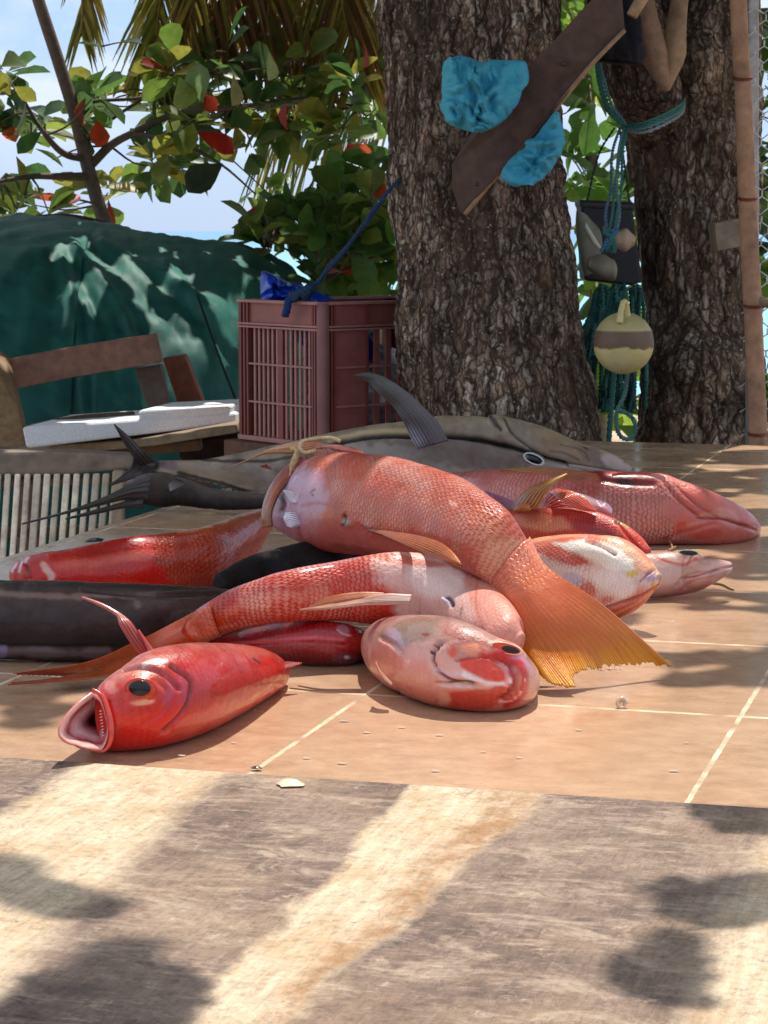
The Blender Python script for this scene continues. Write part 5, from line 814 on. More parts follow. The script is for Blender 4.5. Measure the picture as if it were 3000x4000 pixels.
def rosette_tree(parent, cl, nodes, palette, rj, lmin, lmax, per=(6, 10), redp=.04, spread=1.0, twigr=.005, seed=1):
    pos, dr, ln, cc = [], [], [], []; mb = MB(); N = np.array([PZ(*q) for q in nodes])
    for (x, y, Z) in cl:
        c = PZ(x, y, Z); k = np.argmin(np.linalg.norm(N-c, axis=1)); b = N[k]; midp = (b+c)/2+np.array([0, 0, -.04+.1*rj.rand()])
        mb.tube([b, midp, c], [twigr, twigr*.5], 5, (96, 78, 60), 7); ax = unit(c-b+np.array([0, 0, .25]))
        base = palette[rj.randint(len(palette))]
        for q in range(rj.randint(*per)):
            d = unit(rj.normal(size=3)*[1, 1, .75]*spread+ax*.9+np.array([0, 0, -.35]))
            if flecked(np.array([c, c+d*lmax*.5, c+d*lmax]), .03): continue
            pos.append(c+d*.015+ax*(rj.rand()-.6)*.08); dr.append(d); ln.append(rj.uniform(lmin, lmax))
            cc.append(REDS[rj.randint(4)] if rj.rand() < redp else base*rj.uniform(.75, 1.3))
    if mb.n: mb.build('twigs', MAT['twig'], parent, True)
    return leaf_mesh('crown', pos, dr, ln, cc, MAT['leaf'], parent, width=.62, seed=seed)

# --- boat under green tarp
bo = thing('covered_boat', 'boat shaped heap covered by a dark teal green tarpaulin behind the bench', 'covered boat')
stt = [(-900, 900, -900, 2900, 7.95, 1.26), (-400, 890, -400, 2900, 7.85, 1.26), (-100, 884, -100, 2900, 7.75, 1.26), (120, 858, 120, 2900, 7.70, 1.26), (260, 860, 260, 2900, 7.65, 1.26), (420, 890, 420, 2900, 7.65, 1.26), (600, 924, 600, 2900, 7.65, 1.26), (760, 940, 760, 2900, 7.65, 1.20), (900, 956, 900, 2900, 7.65, 1.15), (1010, 985, 1010, 2900, 7.65, 1.03), (1090, 1015, 1090, 2900, 7.65, 0.92), (1150, 1060, 1150, 2900, 7.65, 0.80), (1200, 1160, 1200, 2900, 7.65, 0.69), (1240, 1300, 1240, 2900, 7.65, 0.57), (1262, 1450, 1262, 2900, 7.65, 0.46)]
fo = []
for (x0, y0, x1, y1, w_, d_) in ((200, 880, -120, 1300, 22, .03), (210, 880, 40, 1500, 20, .03), (215, 880, 160, 1600, 18, -.02), (225, 880, 330, 1620, 18, .03), (230, 880, 450, 1500, 22, -.03), (240, 880, 560, 1380, 20, .035), (250, 880, 700, 1300, 24, -.03), (300, 890, 860, 1250, 24, .03), (420, 900, 980, 1500, 26, -.03), (560, 910, 1060, 1600, 22, .03), (700, 915, 1130, 1560, 24, -.02), (330, 1100, 380, 1620, 14, .03), (480, 1150, 560, 1620, 14, .025), (120, 1000, 60, 1620, 16, .025)):
    d_ *= .5; fo.append(('g', [(x0+(x1-x0)*.18, y0+(y1-y0)*.18), ((x0+x1)/2+15, (y0+y1)/2-20), (x1, y1)], w_, d_))
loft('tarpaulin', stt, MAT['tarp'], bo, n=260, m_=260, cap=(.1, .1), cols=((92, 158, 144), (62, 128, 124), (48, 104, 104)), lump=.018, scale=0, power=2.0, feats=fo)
mb = MB(); mb.tube([PZ(110, 850, 7.6), PZ(240, 846, 7.6), PZ(360, 864, 7.6), PZ(500, 902, 7.6), PZ(640, 925, 7.6)], [.006, .012, .010, .006], 8, (92, 70, 66), 30); mb.build('ridge_pole', MAT['twig'], bo, True)
mb = MB(); mb.tube([PZ(770, 1150, 6.55), PZ(850, 1380, 6.4), PZ(920, 1560, 6.35)], .004, 6, (20, 34, 34), 20); mb.build('tie_cord', MAT['rope'], bo, True)

# --- big rough trunk behind the table, with the boughs and leaves that roof over the place
t1 = thing('old_tree', 'thick dark tree trunk with deeply furrowed bark standing right behind the tiled table', 'tree')
trunk_mesh('trunk', [(-5200, 1460, 2220, 4.9), (-1500, 1400, 2210, 4.8), (0, 1446, 2206, 4.78), (400, 1490, 2212, 4.78), (800, 1512, 2240, 4.77), (1200, 1585, 2285, 4.76), (1500, 1606, 2328, 4.76), (1720, 1660, 2372, 4.74), (2200, 1560, 2520, 4.72), (2900, 1450, 2700, 4.7)],
           MAT['bark'], t1, 4.78, seed=3, ratio=.9, bumps=[(1740, 720, 90, 130, .03), (1640, 1250, 120, 200, .02), (1900, 1500, 200, 160, .02)])
LIT0 = [[(-300, 2872), (230, 2852), (420, 2720), (1000, 2640), (1200, 2600), (1440, 2560), (2050, 2560), (2110, 2640), (2300, 2690), (2600, 2700), (3200, 2700), (3600, 4600), (-600, 4600)],
        [(2560, 2400), (3200, 2390), (3200, 2500), (2480, 2515)], [(2700, 2262), (3200, 2255), (3200, 2310), (2760, 2300)], [(2300, 2330), (2600, 2340), (2620, 2380), (2350, 2380)],
        [(2600, 1730), (3100, 1740), (3100, 1764), (2640, 1760)], [(2560, 1776), (2780, 1776), (2780, 1806), (2560, 1800)], [(2660, 1812), (3000, 1816), (3000, 1840), (2690, 1836)], [(2850, 1940), (3100, 1945), (3100, 2010), (2880, 2000)], [(2860, 2060), (3100, 2060), (3100, 2090), (2880, 2090)]]
LIT9 = [[(1440, 2110), (1880, 2150), (1930, 2080), (2080, 1990), (2300, 2000), (2600, 2200), (2640, 2440), (2560, 2600), (2100, 2640), (1500, 2540)], [(900, 2330), (1300, 2290), (1300, 2370), (900, 2440)], [(2300, 1830), (2700, 1850), (2700, 1900), (2300, 1880)]]
LIT4 = [[(340, 2740), (620, 2690), (800, 2620), (1160, 2560), (1200, 2700), (1000, 2900), (300, 2980)], [(1450, 2420), (2100, 2420), (2160, 2760), (1460, 2760)]]
BLOBS = [[(60, 3960), (180, 3850), (350, 3765), (560, 3800), (790, 3850), (650, 3960), (620, 4100), (0, 4100)], [(-60, 3390), (60, 3415), (300, 3515), (470, 3540), (300, 3600), (150, 3530), (-60, 3470)], [(2760, 3160), (3100, 3160), (3100, 3250), (2850, 3232)],
         [(2600, 3440), (2720, 3490), (3100, 3460), (3100, 3580), (2780, 3600), (2660, 3560)], [(2420, 3790), (2560, 3710), (2720, 3745), (2650, 3850), (2740, 3940), (2500, 3860)]]
LITW = [([W(x, y, z)[:2] for x, y in P], z) for Ls, z in ((LIT0, 0.0), (LIT9, .09), (LIT4, .045)) for P in Ls]
BLW = [[W(x, y, .002)[:2] for x, y in P] for P in BLOBS]
rj = np.random.RandomState(21)
def sunlit(P3, ext=.0):
    """does the shadow of a leaf at P3 fall on a spot that the photo shows in sun?"""
    for poly, z in LITW:
        k = (P3[..., 2]-z)/SUN[2]; q = P3-SUN*k[..., None]
        if inpoly(q[..., 0], q[..., 1], poly).any(): 
            k0 = (P3[..., 2]-.002)/SUN[2]; q0 = P3-SUN*k0[..., None]
            if any(inpoly(q0[..., 0], q0[..., 1], b).mean() > .66 for b in BLW): return False
            return True
    return False
FLECK = [(60, 960, 34, 6.7), (170, 1010, 26, 6.7), (400, 1020, 26, 6.7), (560, 1180, 34, 6.6), (640, 1240, 28, 6.5), (780, 1110, 36, 6.5), (980, 1220, 34, 6.5), (60, 1200, 30, 6.6), (300, 1230, 28, 6.5), (880, 1290, 30, 6.4), (1060, 1090, 34, 6.6), (560, 1600, 46, 6.4), (235, 945, 30, 6.7), (337, 957, 34, 6.7), (482, 1011, 60, 6.65), (506, 1071, 50, 6.6), (603, 969, 40, 6.7), (699, 1041, 45, 6.65), (802, 981, 44, 6.7), (928, 993, 46, 6.7), (133, 1089, 32, 6.55), (253, 1071, 34, 6.6), (325, 1101, 28, 6.55), (404, 1137, 34, 6.5), (850, 1192, 55, 6.5), (916, 1161, 36, 6.5), (983, 1107, 40, 6.6), (446, 1041, 28, 6.6), (651, 1107, 32, 6.55),
         (693, 1354, 50, 6.4), (760, 1403, 60, 6.4), (1100, 1250, 40, 6.7), (130, 870, 40, 6.9), (223, 1421, 30, 5.5), (259, 1379, 24, 5.5), (518, 1336, 26, 5.55), (30, 1480, 40, 5.4), (700, 1560, 40, 5.68), (555, 1638, 60, 5.15), (600, 1600, 40, 5.2), (844, 1630, 44, 5.25), (898, 1630, 44, 5.28), (360, 1690, 30, 5.1), (600, 1720, 60, 5.1), (850, 1680, 50, 5.2),
         (90, 1800, 50, 4.15), (200, 1790, 30, 4.15), (330, 1800, 30, 4.15), (460, 1790, 40, 4.15), (90, 1900, 50, 4.15), (150, 1980, 50, 4.15), (240, 1900, 40, 4.15), (360, 2000, 40, 4.15), (420, 1900, 40, 4.15), (40, 2060, 40, 4.15), (470, 1960, 40, 4.15), (300, 2060, 40, 4.15), (2700, 150, 80, 4.84), (2660, 220, 60, 4.84), (2720, 1340, 80, 4.84), (2740, 1420, 70, 4.82), (2890, 1550, 50, 4.86), (2720, 1250, 50, 4.88), (250, 1700, 60, 5.1), (420, 1680, 50, 5.1), (740, 1640, 60, 5.2), (2440, 1440, 40, 4.5), (1000, 1720, 30, 4.8)]
FLECK = [(x, y, r_*(.72 if Z >= 6.35 else 1), depth_at(bo, x, y, 10) if Z >= 6.35 else Z) for x, y, r_, Z in FLECK]
FW = np.array([PZ(x, y, Z) for x, y, r_, Z in FLECK]); FR = np.array([r_*Z/F for x, y, r_, Z in FLECK])
def flecked(P3, pad):
    w_ = P3[:, None]-FW[None]; t_ = (w_*SUN).sum(-1, keepdims=True); d_ = np.linalg.norm(w_-t_*SUN, axis=-1); return (d_ < FR[None]+pad).any()
pos, dr, ln, cc = [], [], [], []
def add_canopy(c, l, d=None):
    d = unit(rj.normal(size=3)*[1, 1, .28]) if d is None else d
    pts = np.array([c, c+d*l*.5, c+d*l])
    if sunlit(pts) or flecked(pts, .018): return
    pos.append(c); dr.append(d); ln.append(l); cc.append(GREENS[rj.randint(len(GREENS))]*rj.uniform(.8, 1.3))
off = SUN/SUN[2]
for q in range(9000):                      # over the table
    x, y = rj.uniform(-1.15, 1.4), rj.uniform(.55, 5.0); z = rj.uniform(1.75, 2.35); add_canopy(np.array([x, y, 0])+off*z, rj.uniform(.08, .15))
for q in range(19000):                     # further back, lower and tight; sun only gets through in flecks
    x, y = rj.uniform(-2.9, 2.1), rj.uniform(3.9, 7.7); z = rj.uniform(1.45, 2.0) if y > 5.6 else rj.uniform(1.3, 1.75)
    if abs(x) > 1.6+.28*(y-3.9) and rj.rand() < .3: continue
    p = np.array([x, y, 0])+off*z; d = unit(rj.normal(size=3)*[1, 1, .25]); l = rj.uniform(.10, .17); pts_ = np.array([p, p+d*l*.5, p+d*l])
    if flecked(pts_, .012) or sunlit(pts_): continue
    pos.append(p); dr.append(d); ln.append(l); cc.append(GREENS[rj.randint(len(GREENS))]*rj.uniform(.8, 1.3))
for b in BLW:                             # the leafy sprigs whose shadows fall on the wooden board
    b = np.array(b); lo, hi = b.min(0), b.max(0)
    for q in range(220):
        x, y = rj.uniform(lo[0], hi[0]), rj.uniform(lo[1], hi[1])
        if inpoly(np.array([x]), np.array([y]), b)[0]: p = np.array([x, y, 0])+off*rj.uniform(1.3, 1.45); add_canopy(p, .05)
leaf_mesh('crown', pos, dr, ln, cc, MAT['leaf'], t1, width=.75, sag=.05, seed=5)
mb = MB(); top = PZ(1850, -3800, 4.85)
for tgt in ((.25, 3.4), (-1.8, 5.5), (-.2, 8.5)):
    e = np.array([tgt[0], tgt[1], 0])+off*2.9; mid_ = (top+e)/2+np.array([0, 0, .25]); mb = MB(); mb.tube([top, mid_, e], [.09, .05, .02], 10, (96, 78, 64), 24); mb.build('bough', MAT['twig'], t1, True)

# --- second trunk to the right with a burl and cut limb
t2 = thing('right_tree', 'second rough grey brown trunk on the right, tied round with teal rope', 'tree')
trunk_mesh('trunk', [(-5200, 2560, 3260, 5.3), (-1200, 2450, 3100, 5.2), (0, 2420, 2960, 5.15), (420, 2420, 2960, 5.15), (700, 2475, 2960, 5.15), (1000, 2500, 2962, 5.15), (1250, 2535, 2966, 5.15), (1500, 2520, 2970, 5.15), (1740, 2490, 2990, 5.12), (2200, 2420, 3060, 5.1), (2900, 2320, 3200, 5.1)],
           MAT['bark_pale'], t2, 5.15, n=420, m_=240, seed=17, ratio=.85, amp=.012, bumps=[(2730, 1430, 110, 130, .085), (2890, 1610, 55, 100, .06), (2690, 240, 100, 110, .08), (2620, 1500, 60, 300, .03)])
mb = MB(); rows = [(2330, 120, 5.0), (2420, 250, 4.96), (2480, 420, 4.97), (2560, 640, 5.05)]
lb = trunk_mesh('burl', [(-200, 2330, 2560, 5.02), (0, 2325, 2580, 5.0), (150, 2335, 2620, 4.98), (300, 2355, 2650, 4.98), (420, 2400, 2660, 5.0), (520, 2450, 2640, 5.06), (640, 2500, 2620, 5.14)], MAT['bark_pale'], t2, 5, n=160, m_=120, seed=23, amp=.009)
mb = MB(); mb.tube([PZ(2620, -330, 5.05), PZ(2500, -300, 4.85), PZ(2330, -290, 4.72), PZ(2150, -330, 4.70)], [.05, .045, .035, .02], 12, (120, 98, 78), 24); mb.build('bough', MAT['twig'], t2, True)
# peeled forked stick hooked in front of the burl
fs = thing('forked_stick', 'smooth peeled pale forked stick hanging in front of the right trunk', 'stick')
mb = MB(); mb.tube([PZ(2440, -330, 4.78), PZ(2460, -160, 4.78), PZ(2500, 0, 4.78), PZ(2530, 120, 4.77), PZ(2560, 230, 4.76), PZ(2590, 310, 4.76), PZ(2600, 352, 4.77)], [.036, .034, .030, .028, .030, .010], 18, (176, 140, 110), 50); mb.build('prong', MAT['oldwood'], fs, True)
mb = MB(); mb.tube([PZ(2690, -340, 4.84), PZ(2680, -160, 4.80), PZ(2655, 0, 4.79), PZ(2640, 120, 4.78), PZ(2630, 230, 4.77), PZ(2606, 310, 4.765), PZ(2596, 348, 4.77)], [.018, .017, .016, .020, .026, .012], 16, (182, 146, 112), 50); mb.build('prong', MAT['oldwood'], fs, True)
# black cloth bag hanging
bagp = thing('black_bag', 'dark black bundle hanging at the top beside the forked stick', 'bag')
mb = MB(); o = loft('bundle', [(2318, -200, 2500, -190, 4.66, .6)][:0]+[(2316, -330, 2440, -320, 4.70, .5), (2316, -160, 2470, -160, 4.68, .55), (2314, 0, 2490, 0, 4.68, .55), (2314, 120, 2505, 130, 4.68, .55), (2318, 200, 2515, 215, 4.68, .5), (2322, 232, 2500, 248, 4.68, .4)], MAT['tarp'], bagp, n=90, m_=90, cap=(.1, .12), cols=((26, 22, 28), (30, 26, 34), (56, 50, 70)), lump=.02, feats=[('g', [(2440, -100), (2450, 60), (2470, 230)], 10, -.008), ('g', [(2380, -100), (2385, 100), (2400, 240)], 14, -.006)])
fs2 = thing('pale_stick', 'short pale stick end poking in at the very top right of centre', 'stick'); mb = MB(); mb.tube([PZ(2640, -230, 4.66), PZ(2560, -90, 4.62), PZ(2510, -10, 4.62), PZ(2468, 62, 4.62)], [.016, .014, .012], 12, (200, 164, 124), 14); mb.build('stick', MAT['oldwood'], fs2, True)

# --- diagonal plank and turquoise cloth
pl = thing('diagonal_plank', 'dark brown plank nailed slanting up across the big trunk', 'plank')
mb = MB(); P_ = [PZ(x, y, 4.40+(.10 if x < 1900 else 0)) for x, y in ((2420, -120), (2120, 205), (1880, 455), (1765, 640), (1768, 740), (1800, 836), (2060, 560), (2310, 250), (2440, 110))]
mb.prism(P_, (0.004, .035, 0), (96, 70, 58)); mb.build('board', MAT['oldwood'], pl, bevel=.002)
mb = MB(); mb.tube([PZ(2440, 118, 4.395), PZ(2315, 248, 4.395), PZ(2200, 388, 4.41), PZ(2060, 565, 4.44), PZ(1930, 700, 4.47), PZ(1815, 838, 4.49)], .0045, 8, (176, 138, 104), 60); mb.build('split_edge', MAT['oldwood'], pl, True)
for (x, y) in ((1860, 720), (2200, 250)):
    mb = MB(); mb.tube([PZ(x, y, 4.42), PZ(x+3, y, 4.37)], [.004, .005], 8, (60, 44, 38), 4); mb.build('nail', MAT['wire'], pl, True)
def cloth(name, left, right, parent, folds, c, Zb, amp=.02, n=110, m_=110, seed=3, th=.003):
    A_ = catmull(np.array([[x, y, 0.] for x, y in left]), n); B_ = catmull(np.array([[x, y, 0.] for x, y in right]), n); s = np.linspace(0, 1, m_)[None, :, None]
    if amp < .035:
        tt_ = np.linspace(0, 1, n); A_[:, :2] += (np.stack([fbm(np.stack([tt_*7, tt_*0, tt_*0+seed+q_], -1), seed, 3) for q_ in (0, 9)], -1)-.5)*34*np.sin(tt_*math.pi)[:, None]; B_[:, :2] += (np.stack([fbm(np.stack([tt_*8, tt_*0, tt_*0+seed+q_], -1), seed+2, 3) for q_ in (3, 13)], -1)-.5)*40*np.sin(tt_*math.pi)[:, None]; amp = amp*2.1
    q = A_[:, None]*(1-s)+B_[:, None]*s; x, y = q[..., 0], q[..., 1]; g = np.stack([x/70., y/110., 0*x], -1)
    def ridge(q, sd): n_ = fbm(q, sd, 2); return (1-np.abs(2*n_-1))**4
    ra = R(seed*37 % 90-20); gr_ = np.stack([(x*math.cos(ra)+y*math.sin(ra))/62., (-x*math.sin(ra)+y*math.cos(ra))/150., 0*x], -1); gr2 = np.stack([(x*math.cos(ra+1.1)+y*math.sin(ra+1.1))/75., (-x*math.sin(ra+1.1)+y*math.cos(ra+1.1))/170., 0*x+3], -1)
    wq = (fbm(g*.5, seed, 2)[..., None]-.5)*2.2
    d = amp*(ridge(gr_+wq, seed)*.9+ridge(gr2+wq, seed+3)*.7+fbm(g*.45, seed+8, 2)*1.3+ridge(gr_*1.7+wq*1.5, seed+5)*.2)
    for (fx, fy, rx, ry, an, h) in folds:
        c_, s_ = math.cos(R(an)), math.sin(R(an)); d = d+h*np.exp(-(((x-fx)*c_+(y-fy)*s_)/rx)**2-((-(x-fx)*s_+(y-fy)*c_)/ry)**2)
    d = d*np.sqrt(np.clip(np.sin(s[..., 0]*math.pi), 0.05, 1))
    V = np.array([[PZ(x[i, j], y[i, j], Zb-d[i, j]) for j in range(m_)] for i in range(n)]).reshape(-1, 3)
    idx = np.arange(n*m_).reshape(n, m_); Fc = np.stack([idx[:-1, :-1], idx[1:, :-1], idx[1:, 1:], idx[:-1, 1:]], -1).reshape(-1, 4)
    o = mesh_obj(name, V, Fc, MAT['cloth'], parent, np.tile(lin(c), (len(V), 1))); md = o.modifiers.new('thickness', 'SOLIDIFY'); md.thickness = th; md.offset = 1; return o
cl_ = thing('turquoise_cloth', 'crumpled turquoise cloth draped over the slanting plank on the big trunk', 'cloth')
cloth('upper_fold', [(1760, 224), (1736, 250), (1728, 300), (1724, 380), (1732, 430), (1740, 478), (1790, 500), (1850, 512)], [(1800, 222), (1900, 244), (2010, 246), (2060, 262), (2052, 330), (2030, 390), (1960, 470), (1880, 514)], cl_, [(1860, 440, 18, 60, 0, -.02), (1800, 400, 50, 14, 20, -.014), (1930, 420, 60, 14, -40, -.012), (1970, 300, 14, 60, 10, -.012), (1870, 320, 14, 50, 0, -.012), (1800, 300, 60, 60, 0, .01)], (78, 178, 204), 4.40, amp=.026, seed=5)
cloth('lower_fold', [(2172, 436), (2120, 495), (2060, 560), (1990, 640), (1962, 680), (1975, 705), (2010, 725)], [(2176, 436), (2192, 480), (2206, 530), (2210, 570), (2180, 620), (2130, 680), (2080, 722)], cl_, [(2130, 540, 12, 60, 15, -.012), (2150, 580, 20, 12, 0, -.014), (2080, 640, 50, 10, -60, -.01), (2100, 690, 12, 40, 0, -.01)], (70, 170, 200), 4.44, amp=.022, seed=12)

# --- ropes and netting on the right trunk
def helix(mb, pts, r, c, n=40, turns=14, st=2):
    P = catmull(np.array(pts), n*3); T = unit(np.gradient(P, axis=0)); N = unit(np.cross(T, [0.3, 1, .2])); Bn = np.cross(T, N); ph = np.linspace(0, turns*2*math.pi, len(P))
    for k in range(st):
        a = ph+k*2*math.pi/st; Q = P+(N*np.cos(a)[:, None]+Bn*np.sin(a)[:, None])*r*.55; mb.tube(Q, r*.62, 6, c, len(P))
rp = thing('teal_rope', 'thin teal rope tied round the right trunk with strands hanging down', 'rope')
TE, TL = (66, 128, 118), (110, 150, 150)
mb = MB()
for dx, c in ((0, TE), (14, TL), (-10, TE)):
    helix(mb, [PZ(2332+dx*.5, 230, 4.78), PZ(2350+dx, 330, 4.79), PZ(2380+dx, 420, 4.80), PZ(2420+dx, 470, 4.80), PZ(2445, 500, 4.80)], .0035, c, 30, 9)
mb.build('strand', MAT['rope'], rp, True)
mb = MB()
for dy, c in ((0, TE), (10, TL), (-12, TE), (26, (150, 165, 175))):
    helix(mb, [PZ(2440, 498+dy*.5, 4.79), PZ(2520, 490+dy, 4.72), PZ(2600, 458+dy, 4.74), (PZ(2660, 420+dy, 4.85)), PZ(2672, 396+dy*.6, 4.96)], .0035, c, 30, 12)
mb.build('loop', MAT['rope'], rp, True)
mb = MB()
for k, (xs_, c) in enumerate((((2440, 2425, 2400, 2392, 2372), TE), ((2448, 2432, 2428, 2410, 2396), TE), ((2420, 2392, 2386, 2366, 2376), (90, 120, 140)), ((2436, 2416, 2410, 2420, 2400), TL))):
    helix(mb, [PZ(xs_[0], 505, 4.76), PZ(xs_[1], 600, 4.70), PZ(xs_[2], 740, 4.64), PZ(xs_[3], 840, 4.60), PZ(xs_[4], 930, 4.58)], .0032, c, 34, 16)
mb.build('hanging_strand', MAT['rope'], rp, True)
mb = MB(); rj2 = np.random.RandomState(3)
for q in range(7): a, b = rj2.uniform(-30, 30, 2), rj2.uniform(-45, 45, 2); helix(mb, [PZ(2385+a[0], 930+b[0], 4.57), PZ(2385+a[1], 930+b[1], 4.55), PZ(2375-a[0], 960-b[0]*.4, 4.56), PZ(2380-a[1], 980, 4.58)], .004, (64, 120, 160) if q % 2 else TE, 12, 5)
mb.build('knot', MAT['rope'], rp, True)
nt = thing('fishing_net', 'bundle of green rope netting hanging between the two trunks behind the buoy', 'net')
mb = MB()
for q in range(26):
    x0 = 2330+q*7+rj2.uniform(-8, 8); pts = [PZ(x0+rj2.uniform(-6, 6)+40*math.sin(s*2.2+q)*.6-(30 if s > .3 else 0)*(1-q/26), 1120+s*480+rj2.uniform(-12, 12), 4.82+rj2.uniform(-.05, .05)) for s in np.linspace(0, 1, 6)]
    helix(mb, pts, .005, ((44, 96, 88), (60, 116, 104), (52, 104, 100))[q % 3], 26, 22)
for q in range(8):
    x0 = 2290+q*16; pts = [PZ(x0+40*math.cos(s*3), 1130+s*260+rj2.uniform(-8, 8), 4.80) for s in np.linspace(0, 1, 5)]; helix(mb, pts, .006, (50, 104, 96), 20, 12)
mb.build('net_strands', MAT['rope'], nt, True)
mb = MB(); helix(mb, [PZ(2450, 1460, 4.6), PZ(2440, 1540, 4.6), PZ(2412, 1600, 4.6), PZ(2408, 1660, 4.6), PZ(2425, 1705, 4.6), PZ(2460, 1715, 4.6), PZ(2482, 1680, 4.6), PZ(2475, 1640, 4.6), PZ(2445, 1612, 4.6), PZ(2410, 1600, 4.6)], .005, (96, 140, 134), 30, 26); mb.build('rope_loop', MAT['rope'], nt, True)
mb = MB(); helix(mb, [PZ(2400, 1450, 4.66), PZ(2392, 1540, 4.66), PZ(2384, 1640, 4.66), PZ(2378, 1725, 4.66)], .006, (56, 112, 106), 20, 12); mb.build('rope_end', MAT['rope'], nt, True)
# buoy
by = thing('buoy', 'yellow cream plastic float ball with brown stained band hanging between trunks', 'buoy')
Zb = 4.52; Cb = PZ(2436, 1340, Zb); rb = 118*Zb/F; V = []; Cc = []; nn, mm = 80, 120
for i in range(nn):
    th = math.pi*i/(nn-1)
    for j in range(mm):
        ph = 2*math.pi*j/mm; d = np.array([math.sin(th)*math.cos(ph), math.sin(th)*math.sin(ph), math.cos(th)]); V.append(Cb+d*rb*np.array([1, 1, 1.03])); z = d[2]
V = np.array(V); z = (V[:, 2]-Cb[2])/rb; ns = (fbm(V*45, 4, 4)-.5)*.30; ns2 = fbm(V*22, 9, 4)
cb = np.tile(lin((206, 192, 130)), (len(V), 1)); cb = cb+(lin((184, 172, 120))-cb)*sm((z-.42)*14)[:, None]; bnd = sm((z+.16+ns)*22)*sm((.44-z)*26); cb = cb+(lin((112, 86, 66))-cb)*bnd[:, None]
cb = cb+(lin((216, 204, 164))-cb)*(sm((-z-.25)*3)*sm(ns2*2-.6))[:, None]; seam = np.exp(-((z-.43)/.012)**2); V = V+unit(V-Cb)*(.0025*seam)[:, None]; cb = cb*(1-.35*seam[:, None])
Fc = [[i*mm+j, i*mm+(j+1) % mm, (i+1)*mm+(j+1) % mm, (i+1)*mm+j] for i in range(nn-1) for j in range(mm)]; mesh_obj('ball', V, Fc, MAT['plastic'], by, cb)
mb = MB(); mb.tube([PZ(2420, 1262, Zb-.055), PZ(2426, 1215, Zb-.05), PZ(2436, 1180, Zb-.045), PZ(2446, 1182, Zb-.035), PZ(2450, 1212, Zb-.03), PZ(2452, 1240, Zb-.03)], [.007, .006, .005, .006], 10, (206, 192, 130), 30); mb.build('lug', MAT['plastic'], by, True)
# black tub with white floats
tubn = thing('black_tub', 'black plastic tub hung between the trunks above the buoy', 'tub')
mb = MB(); mb.prism([PZ(x, y, 5.0) for x, y in ((2268, 800), (2470, 806), (2510, 1100), (2470, 1116), (2282, 1096))], (0, .12, 0), (26, 25, 27)); mb.prism([PZ(x, y, 4.995) for x, y in ((2262, 780), (2480, 790), (2484, 822), (2266, 812))], (0, .13, 0), (56, 54, 56)); mb.build('tub_wall', MAT['plastic'], tubn, bevel=.006)
mb = MB(); helix(mb, [PZ(2290, 800, 5.0), PZ(2340, 600, 4.95), PZ(2400, 500, 4.9)], .0025, (60, 80, 84), 24, 8); helix(mb, [PZ(2460, 800, 5.0), PZ(2440, 650, 4.95), PZ(2420, 500, 4.9)], .0025, (60, 80, 84), 24, 8); mb.build('hanging_cord', MAT['rope'], tubn, True)
def float_(label, sts, c, ratio=.8):
    t = thing('white_float', label, 'float', 'white floats hanging in front of the black tub'); loft('shell', sts, MAT['plastic'], t, n=40, m_=48, cap=(.5, .5), cols=(c, c, tuple(np.array(c)*.85)), lump=.004, scale=0); return t
float_('long flattened white float hanging at the left edge of the black tub', [(2252, 830, 2300, 850, 4.86, .6), (2250, 900, 2345, 905, 4.86, .6), (2262, 1000, 2350, 990, 4.86, .6), (2276, 1070, 2320, 1060, 4.86, .6)], (178, 178, 160))
float_('round cream float at the bottom corner of the black tub', [(2308, 1000, 2300, 1060, 4.80, .8), (2350, 990, 2345, 1092, 4.80, .8), (2392, 1010, 2388, 1100, 4.80, .8)], (172, 164, 146))
float_('small cream float tied to the blue knot', [(2418, 900, 2414, 975, 4.74, .8), (2445, 888, 2442, 986, 4.74, .8), (2470, 910, 2468, 965, 4.74, .8)], (206, 186, 164))
float_('thin white float lying over the long one', [(2290, 872, 2284, 900, 4.80, .8), (2320, 920, 2312, 950, 4.80, .8), (2348, 960, 2336, 975, 4.80, .8)], (222, 220, 206))

# --- stick pole, wire fence, block
po = thing('bamboo_pole', 'slim reddish bamboo pole standing upright at the right edge of the table', 'pole')
mb = MB(); mb.tube([PZ(2860, -900, 4.52), PZ(2884, 0, 4.5), PZ(2905, 400, 4.5), PZ(2920, 800, 4.5), PZ(2940, 1200, 4.5), PZ(2962, 1740, 4.5), PZ(2985, 2600, 4.5)], [.0165, .0165, .0168, .018, .0185, .019, .0195], 18, (180, 136, 104), 120); mb.build('cane', MAT['oldwood'], po, True)
for (x, y) in ((2901, 300), (2920, 770), (2944, 1190), (2961, 1690)):
    mb = MB(); 
    for q in range(2): mb.tube([PZ(x+38*math.cos(t), y+7*math.sin(t)+q*7, 4.5-.020*math.sin(t)) for t in np.linspace(0, 6.28, 16)], .0016, 5, (130, 56, 36), 40)
    mb.build('wire_tie', MAT['wire'], po, True)
fe = thing('wire_fence', 'chicken wire panel on a weathered grey post at the far right edge', 'fence')
mb = MB(); mb.box(PZ(2925, 2600, 4.78), (.022, 0, 0), (0, .05, 0), PZ(2925, -600, 4.78)-PZ(2925, 2600, 4.78), (206, 200, 196)); mb.build('post', MAT['oldwood'], fe, bevel=.004)
mb = MB(); hx = .042
